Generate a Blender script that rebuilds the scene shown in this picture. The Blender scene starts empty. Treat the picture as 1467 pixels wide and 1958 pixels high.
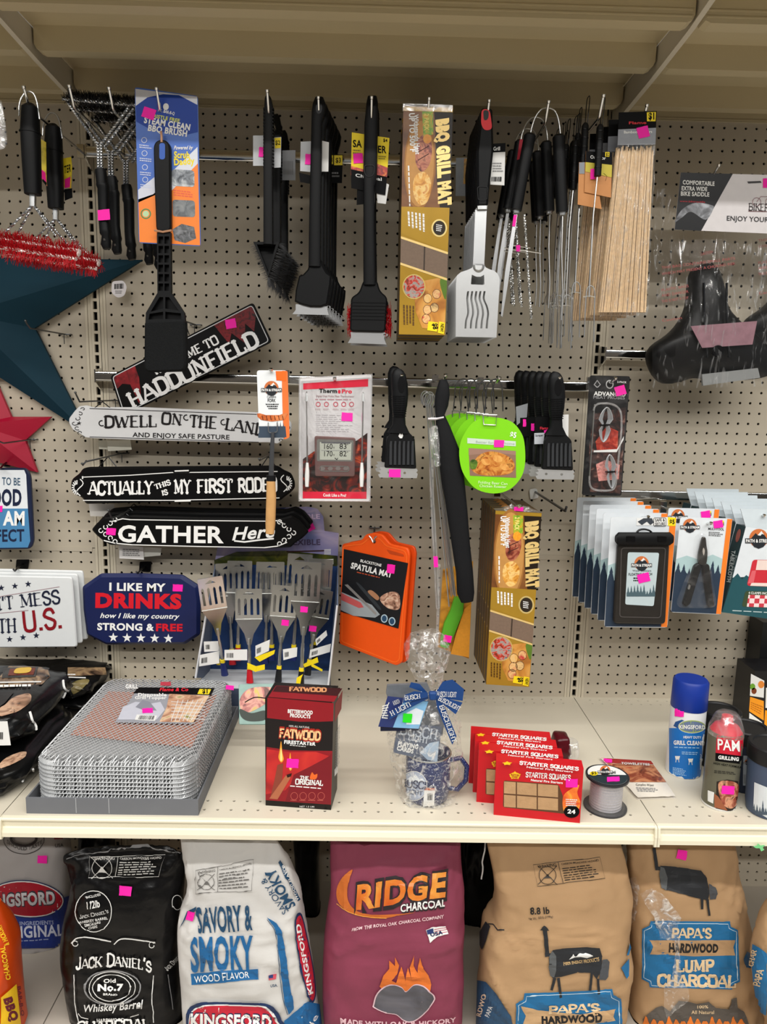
import bpy, bmesh, math, random
from mathutils import Vector as V, Matrix, noise
from mathutils.bvhtree import BVHTree
from mathutils.geometry import tessellate_polygon

# ---------------------------------------------------------------- frame
# Working unit: inches. X right along the wall, Y into the wall (goods stand at -Y), Z up, Z=0 is the shelf top.
IN = 0.0254
FLOOR = -26.5
random.seed(7)
scene = bpy.context.scene
COL = scene.collection
def W(p): return V((p[0]*IN, p[1]*IN, (p[2]-FLOOR)*IN))

# ---------------------------------------------------------------- camera (fitted to the 1" pegboard grid)
CX, CD, CZ, YAW, PITCH, ROLL, FPX = 26.5931, 72.0752, 31.1543, 0.015973, 0.164616, 0.0217197, 1402.489
FW = V((math.sin(YAW)*math.cos(PITCH), math.cos(YAW)*math.cos(PITCH), -math.sin(PITCH)))
R0 = V((math.cos(YAW), -math.sin(YAW), 0)); U0 = R0.cross(FW)
RT = R0*math.cos(ROLL) + U0*math.sin(ROLL); UP = -R0*math.sin(ROLL) + U0*math.cos(ROLL)
CAM = V((CX, -CD, CZ))
cd = bpy.data.cameras.new('camera'); cd.sensor_fit = 'HORIZONTAL'; cd.sensor_width = 36
cd.lens = 36*FPX/1467; cd.clip_start = 0.05; cd.clip_end = 60
co = bpy.data.objects.new('camera', cd); COL.objects.link(co); scene.camera = co
mw = Matrix.Identity(4)
for i in range(3):
    mw[i][0] = RT[i]; mw[i][1] = UP[i]; mw[i][2] = -FW[i]; mw[i][3] = W(CAM)[i]
co.matrix_world = mw

# ---------------------------------------------------------------- world, lamps, exposure
wd = bpy.data.worlds.new('world'); scene.world = wd; wd.use_nodes = True
wd.node_tree.nodes['Background'].inputs[0].default_value = (0.92, 0.96, 1.0, 1)
wd.node_tree.nodes['Background'].inputs[1].default_value = 0.22
scene.view_settings.view_transform = 'Standard'
scene.view_settings.look = 'None'
scene.view_settings.gamma = 1
scene.view_settings.use_curve_mapping = False
scene.view_settings.exposure = 0.0
def tube_lamp(y, z, x, power, length=6.0, wdt=0.12):
    l = bpy.data.lights.new('fluorescent_lamp', 'AREA'); l.shape = 'RECTANGLE'; l.size = length; l.size_y = wdt
    l.energy = power; l.color = (1.0, 0.975, 0.93)
    o = bpy.data.objects.new('fluorescent_lamp', l); COL.objects.link(o)
    o.location = (x, y, z)
    return o
# rows of ceiling tubes along the aisle (their cut-off by the upper shelf gives the stepped shadow on the wall)
tube_lamp(-1.35, 3.45, 0.8, 66)
tube_lamp(-2.70, 3.45, 0.8, 130)
tube_lamp(-4.40, 3.45, 0.8, 190)

# ---------------------------------------------------------------- pixels to directions
def ray(x, y): return RT*((x-733.5)/FPX) - UP*((y-979)/FPX) + FW
def at(x, y, d):
    v = ray(x, y); return CAM + v*((CD-d)/v.y)
def atz(x, y, z):
    v = ray(x, y); return CAM + v*((z-CZ)/v.z)
def ipp(p): return (p-CAM).dot(FW)/FPX           # inches per pixel at a point
def zc(x0, y0, s): return lambda *a: [(x0+a[i]/s, y0+a[i+1]/s) for i in range(0, len(a), 2)]

class Pl:
    """a plane standing at distance d from the wall, optionally turned; called with a pixel gives the point on it"""
    def __init__(s, d, yaw=0, tilt=0, at_px=(733, 979)):
        s.p = at(at_px[0], at_px[1], d)
        y, t = math.radians(yaw), math.radians(tilt)
        s.n = V((math.sin(y)*math.cos(t), -math.cos(y)*math.cos(t), math.sin(t)))
        s.flat = True
    def __call__(s, x, y, lift=0.0):
        v = ray(x, y); return CAM + v*((s.p-CAM).dot(s.n)/v.dot(s.n)) + s.n*lift
    def N(s, x, y): return s.n
class Hz:
    """a level plane at height z"""
    def __init__(s, z): s.z = z; s.n = V((0, 0, 1)); s.flat = True
    def __call__(s, x, y, lift=0.0): return atz(x, y, s.z) + s.n*lift
    def N(s, x, y): return s.n
class P3:
    """plane through three points"""
    def __init__(s, a, b, c):
        s.p = V(a); s.n = (V(b)-V(a)).cross(V(c)-V(a)).normalized(); s.flat = True
        if s.n.dot(CAM-s.p) < 0: s.n.negate()
    __call__ = Pl.__call__
    N = Pl.N
class Sf:
    """the surface of a built mesh; a pixel gives the point of it that lies in that direction"""
    def __init__(s, b, step=7, back=None, extra=.0):
        s.t = BVHTree.FromPolygons([tuple(v) for v in b.v], b.f); s.flat = False; s.step = step; s.extra = extra
    def hit(s, x, y):
        v = ray(x, y).normalized()
        p, n, i, d = s.t.ray_cast(CAM, v)
        if p is None:            # just past the outline: the nearest point of the surface to that direction
            best = 1e9
            for k in range(40, 82, 2):
                r = s.t.find_nearest(CAM + v*k)
                if r[3] < best: best = r[3]; p, n = r[0], r[1]
        if n.dot(v) > 0: n = -n
        return p, n
    def __call__(s, x, y, lift=0.0):
        p, n = s.hit(x, y); return p + n*(lift*1.5+s.extra)
    def N(s, x, y): return s.hit(x, y)[1]

# ---------------------------------------------------------------- materials
def lin(h):
    h = h.lstrip('#'); c = [int(h[i:i+2], 16)/255 for i in (0, 2, 4)]
    return tuple((x/12.92 if x <= .04045 else ((x+.055)/1.055)**2.4) for x in c)
_M = {}
def _new(key):
    m = bpy.data.materials.new(key); m.use_nodes = True
    nt = m.node_tree; return m, nt, nt.nodes, nt.links, nt.nodes['Principled BSDF']
def mat(h, rough=.5, metal=0., var=.06, sc=60, bump=0., bsc=300, spec=.32, coat=0.):
    k = ('m', h, rough, metal, var, sc, bump, bsc, spec, coat)
    if k in _M: return _M[k]
    m, nt, N, L, b = _new('paint_'+h.strip('#'))
    c = lin(h)
    b.inputs['Roughness'].default_value = rough; b.inputs['Metallic'].default_value = metal
    b.inputs['Specular IOR Level'].default_value = spec; b.inputs['Coat Weight'].default_value = coat
    tc = N.new('ShaderNodeTexCoord')
    nz = N.new('ShaderNodeTexNoise'); nz.inputs['Scale'].default_value = sc; nz.inputs['Detail'].default_value = 3
    L.new(tc.outputs['Object'], nz.inputs['Vector'])
    mx = N.new('ShaderNodeMix'); mx.data_type = 'RGBA'
    mx.inputs[6].default_value = (*[max(0, x*(1-var)) for x in c], 1)
    mx.inputs[7].default_value = (*[min(1, x*(1+var)) for x in c], 1)
    L.new(nz.outputs['Fac'], mx.inputs[0]); L.new(mx.outputs[2], b.inputs['Base Color'])
    if bump:
        n2 = N.new('ShaderNodeTexNoise'); n2.inputs['Scale'].default_value = bsc; n2.inputs['Detail'].default_value = 4
        L.new(tc.outputs['Object'], n2.inputs['Vector'])
        bp = N.new('ShaderNodeBump'); bp.inputs['Strength'].default_value = bump; bp.inputs['Distance'].default_value = .002
        L.new(n2.outputs['Fac'], bp.inputs['Height']); L.new(bp.outputs[0], b.inputs['Normal'])
    _M[k] = m; return m
def pic(cols, sc=60, dist=1.5, rough=.35, seed=0., stretch=(1, 1, 1)):
    """a printed photograph: blotches of the given colours"""
    k = ('p', tuple(cols), sc, dist, rough, seed, stretch)
    if k in _M: return _M[k]
    m, nt, N, L, b = _new('printed_picture')
    b.inputs['Roughness'].default_value = rough
    tc = N.new('ShaderNodeTexCoord'); mp = N.new('ShaderNodeMapping')
    mp.inputs['Location'].default_value = (seed, seed*.7, seed*1.3); mp.inputs['Scale'].default_value = stretch
    nz = N.new('ShaderNodeTexNoise'); nz.inputs['Scale'].default_value = sc*.6; nz.inputs['Detail'].default_value = 3
    nz.inputs['Distortion'].default_value = dist
    rp = N.new('ShaderNodeValToRGB'); e = rp.color_ramp.elements
    n = len(cols)
    e[0].position = .3; e[0].color = (*lin(cols[0]), 1); e[1].position = .7; e[1].color = (*lin(cols[-1]), 1)
    for i in range(1, n-1):
        x = e.new(.3+.4*i/(n-1)); x.color = (*lin(cols[i]), 1)
    L.new(tc.outputs['Object'], mp.inputs[0]); L.new(mp.outputs[0], nz.inputs['Vector'])
    L.new(nz.outputs['Fac'], rp.inputs[0]); L.new(rp.outputs[0], b.inputs['Base Color'])
    _M[k] = m; return m
def film(h='f4f6f8', lo=.05, hi=.35, sc=70, stretch=(1, 1, 1), bump=.6, thr=.5, rough=.12):
    """clear plastic film: mostly see-through, with creases that catch the light"""
    k = ('f', h, lo, hi, sc, stretch, bump, thr, rough)
    if k in _M: return _M[k]
    m, nt, N, L, b = _new('clear_film')
    N.remove(b); out = N['Material Output']
    tr = N.new('ShaderNodeBsdfTransparent'); gl = N.new('ShaderNodeBsdfGlossy'); gl.inputs['Roughness'].default_value = rough
    gl.inputs['Color'].default_value = (*lin(h), 1)
    df = N.new('ShaderNodeBsdfDiffuse'); df.inputs['Color'].default_value = (*lin(h), 1)
    m1 = N.new('ShaderNodeMixShader'); m1.inputs[0].default_value = .35
    L.new(gl.outputs[0], m1.inputs[1]); L.new(df.outputs[0], m1.inputs[2])
    tc = N.new('ShaderNodeTexCoord'); mp = N.new('ShaderNodeMapping'); mp.inputs['Scale'].default_value = stretch
    nz = N.new('ShaderNodeTexNoise'); nz.inputs['Scale'].default_value = sc; nz.inputs['Detail'].default_value = 5
    nz.inputs['Distortion'].default_value = 1.2
    L.new(tc.outputs['Object'], mp.inputs[0]); L.new(mp.outputs[0], nz.inputs['Vector'])
    mr = N.new('ShaderNodeMapRange'); mr.inputs[1].default_value = thr; mr.inputs[2].default_value = thr+.25
    mr.inputs[3].default_value = lo; mr.inputs[4].default_value = hi
    L.new(nz.outputs['Fac'], mr.inputs[0])
    ms = N.new('ShaderNodeMixShader'); L.new(mr.outputs[0], ms.inputs[0])
    L.new(tr.outputs[0], ms.inputs[1]); L.new(m1.outputs[0], ms.inputs[2]); L.new(ms.outputs[0], out.inputs[0])
    bp = N.new('ShaderNodeBump'); bp.inputs['Strength'].default_value = bump; bp.inputs['Distance'].default_value = .004
    L.new(nz.outputs['Fac'], bp.inputs['Height']); L.new(bp.outputs[0], gl.inputs['Normal'])
    _M[k] = m; return m
def checker(a, bcol, sc, rough=.4):
    k = ('c', a, bcol, sc)
    if k in _M: return _M[k]
    m, nt, N, L, b = _new('check_print')
    tc = N.new('ShaderNodeTexCoord'); ck = N.new('ShaderNodeTexChecker'); ck.inputs['Scale'].default_value = sc
    ck.inputs[1].default_value = (*lin(a), 1); ck.inputs[2].default_value = (*lin(bcol), 1)
    L.new(tc.outputs['Object'], ck.inputs[0]); L.new(ck.outputs[0], b.inputs['Base Color']); b.inputs['Roughness'].default_value = rough
    _M[k] = m; return m
BLK = mat('0c0d0f', .52, var=.12, sc=90, bump=.05, spec=.2)
BLKG = mat('070709', .35, spec=.25)
DBLK = mat('1d1f22', .6, var=.15)
CHROME = mat('dcdcda', .1, 1., var=.03)
STEEL = mat('c9cacb', .34, 1., var=.08, sc=20, bump=.05, bsc=900)
WIRE = mat('b9bbbd', .3, 1., var=.1)
PINK = mat('ff1fae', .6, var=.02)
PINKD = mat('f0118f', .6, var=.02)
WHITE = mat('f1f1ef', .5, var=.02)
PAPER = mat('e4e4e2', .6, var=.04)
YEL = mat('f4d81c', .5, var=.02)
BEIGE = mat('cdc2aa', .45, var=.03, sc=8, bump=.03, bsc=250)
CREAM = mat('e6dfc8', .38, var=.025, sc=6)
GREYTX = mat('8a8a8c', .6)
BLACKP = mat('08080a', .6, var=.05, spec=.12)

# ---------------------------------------------------------------- objects
ORG = {}; LAST = {}
ORD = ['first', 'second', 'third', 'fourth', 'fifth', 'sixth', 'seventh', 'eighth', 'ninth', 'tenth', 'eleventh', 'twelfth']
def thing(name, label, cat, loc, group=None):
    o = bpy.data.objects.new(name, None); COL.objects.link(o); o.empty_display_size = .02
    o.location = W(loc); ORG[o.name] = V(loc)
    o['label'] = label; o['category'] = cat
    if group: o['group'] = group
    return o
def relabel(o, label, group=None):
    o['label'] = label
    if group: o['group'] = group
def dup(root, off, label=None, group=None, rotz=0, skip=()):
    r = root.copy(); COL.objects.link(r)
    r.location = root.location + V(off)*IN; r.rotation_euler.z += rotz
    ORG[r.name] = ORG[root.name] + V(off)
    if label: r['label'] = label
    if group: r['group'] = group
    for ch in list(root.children):
        if ch.name.split('.')[0] in skip: continue
        c = ch.copy(); COL.objects.link(c); c.parent = r
        for g in ch.children:
            if g.name.split('.')[0] in skip: continue
            d = g.copy(); COL.objects.link(d); d.parent = c
    return r

class B:
    """collects vertices and faces; obj() links them as one mesh object"""
    def __init__(s): s.v = []; s.f = []
    def add(s, vs, fs):
        n = len(s.v); s.v += [V(p) for p in vs]; s.f += [tuple(i+n for i in f) for f in fs]; return s
    def box(s, x0, x1, y0, y1, z0, z1):
        return s.add([(x, y, z) for x in (x0, x1) for y in (y0, y1) for z in (z0, z1)],
                     [(0, 1, 3, 2), (4, 6, 7, 5), (0, 4, 5, 1), (2, 3, 7, 6), (0, 2, 6, 4), (1, 5, 7, 3)])
    def hexa(s, a):      # 8 points: front quad then back quad, same order
        return s.add(a, [(0, 1, 2, 3), (7, 6, 5, 4), (0, 4, 5, 1), (1, 5, 6, 2), (2, 6, 7, 3), (3, 7, 4, 0)])
    def loft(s, rings, cap=True, closed=False):
        n = len(rings[0]); b0 = len(s.v)
        for r in rings: s.v += [V(p) for p in r]
        m = len(rings)
        for i in range(m if closed else m-1):
            for j in range(n):
                a = b0+i*n+j; b = b0+i*n+(j+1) % n; c = b0+((i+1) % m)*n+(j+1) % n; d = b0+((i+1) % m)*n+j
                s.f.append((a, b, c, d))
        if cap and not closed:
            s.f.append(tuple(b0+j for j in reversed(range(n)))); s.f.append(tuple(b0+(m-1)*n+j for j in range(n)))
        return s
    def tube(s, path, r, n=6, cap=True, closed=False):
        P = [V(p) for p in path]; m = len(P); rings = []
        rr = r if isinstance(r, (list, tuple)) else [r]*m
        t = (P[1]-P[0]).normalized(); up = V((0, 0, 1)) if abs(t.z) < .9 else V((0, 1, 0))
        a = t.cross(up).normalized()
        for i in range(m):
            if closed: t = (P[(i+1) % m]-P[i-1]).normalized()
            else: t = (P[min(i+1, m-1)]-P[max(i-1, 0)]).normalized()
            a = (a - t*a.dot(t)).normalized(); b = t.cross(a)
            rings.append([P[i]+(a*math.cos(k*2*math.pi/n)+b*math.sin(k*2*math.pi/n))*rr[i] for k in range(n)])
        return s.loft(rings, cap, closed)
    def limb(s, S, pts, ws, ts, n=12, e=2.6, lift=0.):
        """a body along pixel points: ws half-widths in pixels, ts half-thicknesses in inches"""
        rings = []; m = len(pts)
        C = [S(x, y, lift) for x, y in pts]
        for i in range(m):
            t = (C[min(i+1, m-1)]-C[max(i-1, 0)]).normalized(); nn = S.N(*pts[i]); sd = t.cross(nn).normalized()
            w = (ws[i] if isinstance(ws, (list, tuple)) else ws)*ipp(C[i]); th = ts[i] if isinstance(ts, (list, tuple)) else ts
            if th is None: th = w
            ring = []
            for k in range(n):
                a = k*2*math.pi/n; ca, sa = math.cos(a), math.sin(a)
                ring.append(C[i]+sd*(w*math.copysign(abs(ca)**(2/e), ca))+nn*(th*math.copysign(abs(sa)**(2/e), sa)))
            rings.append(ring)
        return s.loft(rings)
    def wire(s, S, pts, rpx, n=6, lift=0., smooth=0):
        if smooth: pts = crv(pts, smooth, False)
        P = [S(x, y, lift) for x, y in pts]
        return s.tube(P, [(rpx[i] if isinstance(rpx, (list, tuple)) and len(rpx) == len(P) else (rpx if not isinstance(rpx, (list, tuple)) else rpx[0]))*ipp(P[i]) for i in range(len(P))], n)
    def twist(s, p0, p1, r, pitch=.42, n=5):
        p0, p1 = V(p0), V(p1); d = p1-p0; L = d.length; t = d/L
        a = t.cross(V((0, 1, .01))).normalized(); b = t.cross(a); m = max(4, int(L/pitch*6))
        for ph in (0, math.pi):
            s.tube([p0+t*(L*i/m)+(a*math.cos(ph+2*math.pi*(L*i/m)/pitch)+b*math.sin(ph+2*math.pi*(L*i/m)/pitch))*r*.95 for i in range(m+1)], r, n)
        return s
    def lathe(s, prof, c, n=28, axis=V((0, 0, 1)), cap=True):
        ax = V(axis).normalized(); a = ax.orthogonal().normalized(); b = ax.cross(a); c = V(c)
        return s.loft([[c+ax*z+(a*math.cos(k*2*math.pi/n)+b*math.sin(k*2*math.pi/n))*r for k in range(n)] for r, z in prof], cap)
    def plate(s, S, poly, t, bev=0., lift=0., holes=()):
        """a flat piece whose front outline is given in pixels; thickness t runs back from the surface"""
        nn = S.N(*poly[0])
        P = [S(x, y, lift) for x, y in poly]
        if area3(P, nn) < 0: P.reverse()
        H = []
        for h in holes:
            q = [S(x, y, lift) for x, y in h]
            if area3(q, nn) > 0: q.reverse()
            H.append(q)
        if bev and not H:
            I = inset(P, nn, bev); rings = [[p-nn*t for p in P], [p-nn*bev for p in P], I]
            s.loft(rings, True)
            return s
        loops = [P]+H
        tri = tessellate_polygon([[p.to_tuple() for p in l] for l in loops])
        flat = [p for l in loops for p in l]; b0 = len(s.v); m = len(flat)
        s.v += [V(p) for p in flat]+[p-nn*t for p in flat]
        for a, b, c in tri:
            if (flat[b]-flat[a]).cross(flat[c]-flat[a]).dot(nn) < 0: b, c = c, b
            s.f.append((b0+a, b0+b, b0+c)); s.f.append((b0+m+c, b0+m+b, b0+m+a))
        o = 0
        for l in loops:
            k = len(l)
            for i in range(k):
                a, b = o+i, o+(i+1) % k; s.f.append((b0+b, b0+a, b0+m+a, b0+m+b))
            o += k
        return s
    def spikes(s, p0, p1, r, n, length, rad, jit=.3, half=None, core=0.):
        """bristles standing out around the line p0-p1; half=(direction) keeps only that side"""
        p0, p1 = V(p0), V(p1); t = (p1-p0).normalized(); a = t.orthogonal().normalized(); b = t.cross(a)
        for _ in range(n):
            c = p0.lerp(p1, random.random()); an = random.random()*6.2832
            dr = a*math.cos(an)+b*math.sin(an)
            if half is not None and dr.dot(V(half)) < -.1: dr = -dr
            dr = (dr+t*random.uniform(-jit, jit)).normalized(); q = dr.orthogonal().normalized()*rad; w = dr.cross(q)
            l = length*random.uniform(.8, 1.08); k = c+dr*core; e = c+dr*l
            s.add([k+q, k-q*.5+w*.87, k-q*.5-w*.87, e+q*.45, e-q*.22+w*.4, e-q*.22-w*.4], [(0, 1, 4, 3), (1, 2, 5, 4), (2, 0, 3, 5), (3, 4, 5)])
        return s
    def warp(s, amp, sc, seed=0.):
        for v in s.v:
            q = V((v.x*sc+seed, v.y*sc, v.z*sc)); v += V((noise.noise(q), noise.noise(q+V((9, 3, 1))), noise.noise(q+V((2, 7, 5)))))*amp
        return s
    def obj(s, name, m, parent=None, smooth=None, label=None, kind=None, cat=None, group=None):
        me = bpy.data.meshes.new(name); o0 = V((0, 0, 0))
        root = parent
        while root is not None and root.parent is not None: root = root.parent
        if root is not None: org = ORG[root.name]; vv = [(v-org)*IN for v in s.v]
        else: vv = [W(v) for v in s.v]
        me.from_pydata([tuple(v) for v in vv], [], s.f)
        me.validate()
        if smooth is not None:
            me.shade_smooth(); me.set_sharp_from_angle(angle=math.radians(smooth))
        o = bpy.data.objects.new(name, me); COL.objects.link(o); me.materials.append(m)
        if parent is not None:
            o.parent = parent; LAST.setdefault(parent.name, []).append(o)
        else: ORG[o.name] = V((0, 0, FLOOR))
        if label: o['label'] = label
        if kind: o['kind'] = kind
        if cat: o['category'] = cat
        if group: o['group'] = group
        return o
def area3(P, n):
    c = V((0, 0, 0))
    for i in range(1, len(P)-1): c += (P[i]-P[0]).cross(P[i+1]-P[0])
    return c.dot(n)
def inset(P, n, d):
    m = len(P); out = []
    for i in range(m):
        e0 = (P[i]-P[i-1]); e1 = (P[(i+1) % m]-P[i])
        if e0.length < 1e-6 or e1.length < 1e-6: out.append(P[i].copy()); continue
        n0 = n.cross(e0.normalized()); n1 = n.cross(e1.normalized()); b = n0+n1
        if b.length < .2: b = n0
        b.normalize(); k = d/max(.45, b.dot(n0)); out.append(P[i]+b*k)
    return out
def rnd(poly, r, n=4):
    """round the corners of a pixel polygon"""
    out = []; m = len(poly)
    for i in range(m):
        p = V(poly[i]); a = V(poly[i-1]); b = V(poly[(i+1) % m])
        rr = r[i] if isinstance(r, (list, tuple)) else r
        if rr <= 0: out.append(tuple(p)); continue
        da = (a-p); db = (b-p); ra = min(rr, da.length*.48); rb = min(rr, db.length*.48)
        q0 = p+da.normalized()*ra; q1 = p+db.normalized()*rb
        for k in range(n+1):
            t = k/n; out.append(tuple(q0*(1-t)**2+p*2*t*(1-t)+q1*t*t))
    return out
def crv(pts, n=5, closed=True):
    m = len(pts); out = []
    for i in range(m if closed else m-1):
        g = (lambda k: V(pts[k % m])) if closed else (lambda k: V(pts[max(0, min(m-1, k))]))
        p0, p1, p2, p3 = g(i-1), g(i), g(i+1), g(i+2)
        for k in range(n):
            t = k/n
            out.append(tuple(.5*((2*p1)+(p2-p0)*t+(2*p0-5*p1+4*p2-p3)*t*t+(3*p1-p0-3*p2+p3)*t**3)))
    if not closed: out.append(tuple(pts[-1]))
    return out
def ell(cx, cy, rx, ry, n=24, rot=0):
    c, s_ = math.cos(math.radians(rot)), math.sin(math.radians(rot)); o = []
    for k in range(n):
        a = 2*math.pi*k/n; x, y = rx*math.cos(a), ry*math.sin(a); o.append((cx+x*c-y*s_, cy+x*s_+y*c))
    return o
def star(cx, cy, r, rot=-90, k=.4, sq=1.):
    return [(cx+(r if i % 2 == 0 else r*k)*math.cos(math.radians(rot+36*i)), cy+sq*(r if i % 2 == 0 else r*k)*math.sin(math.radians(rot+36*i))) for i in range(10)]
def quad(x, y, w, h, rot=0):
    c, s_ = math.cos(math.radians(rot)), math.sin(math.radians(rot))
    return [(x+a*w/2*c-b*h/2*s_, y+a*w/2*s_+b*h/2*c) for a, b in ((-1, -1), (1, -1), (1, 1), (-1, 1))]
def lerpq(q, u, v):
    """point (u,v) of a pixel quad TL,TR,BR,BL"""
    a = V(q[0]).lerp(V(q[1]), u); b = V(q[3]).lerp(V(q[2]), u); return tuple(a.lerp(b, v))

# ---------------------------------------------------------------- print (lettering and flat pictures lying on a surface)
_T = {}
_fc = bpy.data.curves.new('type', 'FONT'); _fo = bpy.data.objects.new('type', _fc)
def glyphs(s, bold=0.):
    k = (s, bold)
    if k in _T: return _T[k]
    if _fo.name not in COL.objects: COL.objects.link(_fo)
    _fc.body = s; _fc.size = 1; _fc.offset = bold*.8; _fc.space_character = 1+bold*1.6; _fc.resolution_u = 3; _fc.fill_mode = 'FRONT'
    dg = bpy.context.evaluated_depsgraph_get(); dg.update()
    me = _fo.evaluated_get(dg).to_mesh()
    v = [(p.co.x, p.co.y) for p in me.vertices]; f = [tuple(p.vertices) for p in me.polygons]
    _fo.evaluated_get(dg).to_mesh_clear()
    if not v: v = [(0, 0), (1, 0), (0, .01)]; f = [(0, 1, 2)]
    x0 = min(p[0] for p in v); x1 = max(p[0] for p in v)
    v = [((p[0]-x0)/CAPH, p[1]/CAPH) for p in v]
    _T[k] = (v, f, (x1-x0)/CAPH); return _T[k]
CAPH = 1.
CAPH = max(y for x, y in glyphs('H')[0]); _T.clear()

SERIF = {  # stroke skeletons of a slab-serif capital: (points, thick?) with a serif at every loose end
 'A': (.9, ['0,0 .42,1', '.9,0 .48,1t', '.17,.33 .73,.33']), 'B': (.8, ['.15,0 .15,1T', '.15,1 .5,1 .68,.88 .68,.63 .5,.53 .15,.53', '.15,.53 .55,.53 .75,.4 .75,.13 .55,0 .15,0t']),
 'C': (.8, ['.78,.8 .6,1 .3,1 .1,.8 .1,.2 .3,0 .6,0 .78,.2t']), 'D': (.85, ['.15,0 .15,1T', '.15,1 .5,1 .78,.8 .78,.2 .5,0 .15,0t']),
 'E': (.75, ['.15,0 .15,1T', '.15,1 .68,1', '.15,.52 .55,.52', '.15,0 .7,0']), 'F': (.72, ['.15,0 .15,1T', '.15,1 .68,1', '.15,.52 .55,.52']),
 'G': (.85, ['.78,.8 .6,1 .3,1 .1,.8 .1,.2 .3,0 .6,0 .78,.15 .78,.45t', '.5,.45 .85,.45']), 'H': (.9, ['.15,0 .15,1T', '.75,0 .75,1T', '.15,.5 .75,.5']),
 'I': (.36, ['.18,0 .18,1T']), 'J': (.6, ['.45,1 .45,.2 .3,0 .12,.05 .08,.25t']), 'K': (.85, ['.15,0 .15,1T', '.78,1 .2,.45', '.32,.58 .8,0t']),
 'L': (.7, ['.15,1 .15,0T', '.15,0 .65,0 .65,.25']), 'M': (1.05, ['.15,0 .15,1', '.15,1 .52,.15t', '.52,.15 .9,1', '.9,0 .9,1T']),
 'N': (.9, ['.15,0 .15,1', '.15,1 .75,0t', '.75,0 .75,1']), 'O': (.9, ['.45,1 .2,1 .1,.75 .1,.25 .2,0 .7,0 .8,.25 .8,.75 .7,1 .45,1t']),
 'Q': (.9, ['.45,1 .2,1 .1,.75 .1,.25 .2,0 .7,0 .8,.25 .8,.75 .7,1 .45,1t', '.5,.22 .85,-.12t']), 'X': (.85, ['.1,1 .75,0t', '.75,1 .1,0']),
 'P': (.75, ['.15,0 .15,1T', '.15,1 .5,1 .7,.88 .7,.6 .5,.47 .15,.47t']), 'R': (.85, ['.15,0 .15,1T', '.15,1 .5,1 .7,.88 .7,.62 .5,.5 .15,.5t', '.45,.5 .8,0t']),
 'S': (.72, ['.62,.8 .5,1 .25,1 .1,.85 .1,.65 .6,.4 .64,.2 .5,0 .22,0 .08,.2t']), 'T': (.8, ['.4,0 .4,1T', '.05,.78 .05,1 .75,1 .75,.78']),
 'U': (.88, ['.15,1 .15,.2 .3,0 .6,0 .75,.2 .75,1t']), 'V': (.88, ['.08,1 .44,0t', '.44,0 .8,1']), 'W': (1.2, ['.05,1 .35,0t', '.35,0 .6,.85', '.6,.85 .85,0t', '.85,0 1.15,1']),
 'Y': (.85, ['.08,1 .42,.5t', '.78,1 .42,.5', '.42,.5 .42,0T']), '.': (.3, ['.1,.02 .2,.02T']), "'": (.28, ['.15,1 .12,.75T']), ' ': (.4, []), '&': (.9, ['.8,.1 .3,.75 .3,.95 .45,1 .55,.9 .5,.75 .1,.3 .15,.05 .4,0 .75,.35t']),
 '7': (.7, ['.08,.8 .08,1 .65,1 .25,0t']), 'Z': (.75, ['.08,.8 .08,1 .68,1', '.68,1 .08,0t', '.08,0 .68,0 .68,.2'])}
def serif(s, tk=.15, tn=.07, sf=.075):
    k = ('serif', s, tk, tn, sf)
    if k in _T: return _T[k]
    v = []; f = []; x = 0.
    def bar(a, b, w):
        d = V((b[0]-a[0], b[1]-a[1])); L = d.length
        if L < 1e-6: return
        d /= L; n = V((-d.y, d.x))*w/2; e = d*w*.3; i = len(v)
        for p in ((V(a)-e)+n, (V(a)-e)-n, (V(b)+e)-n, (V(b)+e)+n): v.append((p.x, p.y))
        f.append((i, i+1, i+2, i+3))
    for ch in s:
        sc = 1.
        if ch.islower(): sc = .76; ch = ch.upper()
        w, st = SERIF.get(ch, SERIF['I'])
        for q in st:
            thick = q[-1] in 'tT'; sfd = q[-1] == 'T'
            pts = [tuple(float(c) for c in p.split(',')) for p in q.rstrip('tT').split()]
            P = [(x+px_*sc, py*sc) for px_, py in pts]
            if len(P) > 3: P = crv(P, 3, False)
            for a, b in zip(P[:-1], P[1:]): bar(a, b, (tk if thick else tn)*sc)
            if len(pts) == 2:
                for e, o in ((P[0], P[-1]), (P[-1], P[0])):
                    yy = e[1]/sc
                    if (yy < .02 or yy > .98) and abs(e[1]-o[1]) > .3*sc: bar((e[0]-.15*sc, e[1]+(sf/2 if yy < .5 else -sf/2)*sc), (e[0]+.15*sc, e[1]+(sf/2 if yy < .5 else -sf/2)*sc), sf*sc)
        x += (w+.06)*sc
    x0 = min((p[0] for p in v), default=0); x1 = max((p[0] for p in v), default=1)
    v = [(p[0]-x0, p[1]) for p in v]
    _T[k] = (v, f, x1-x0); return _T[k]

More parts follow.
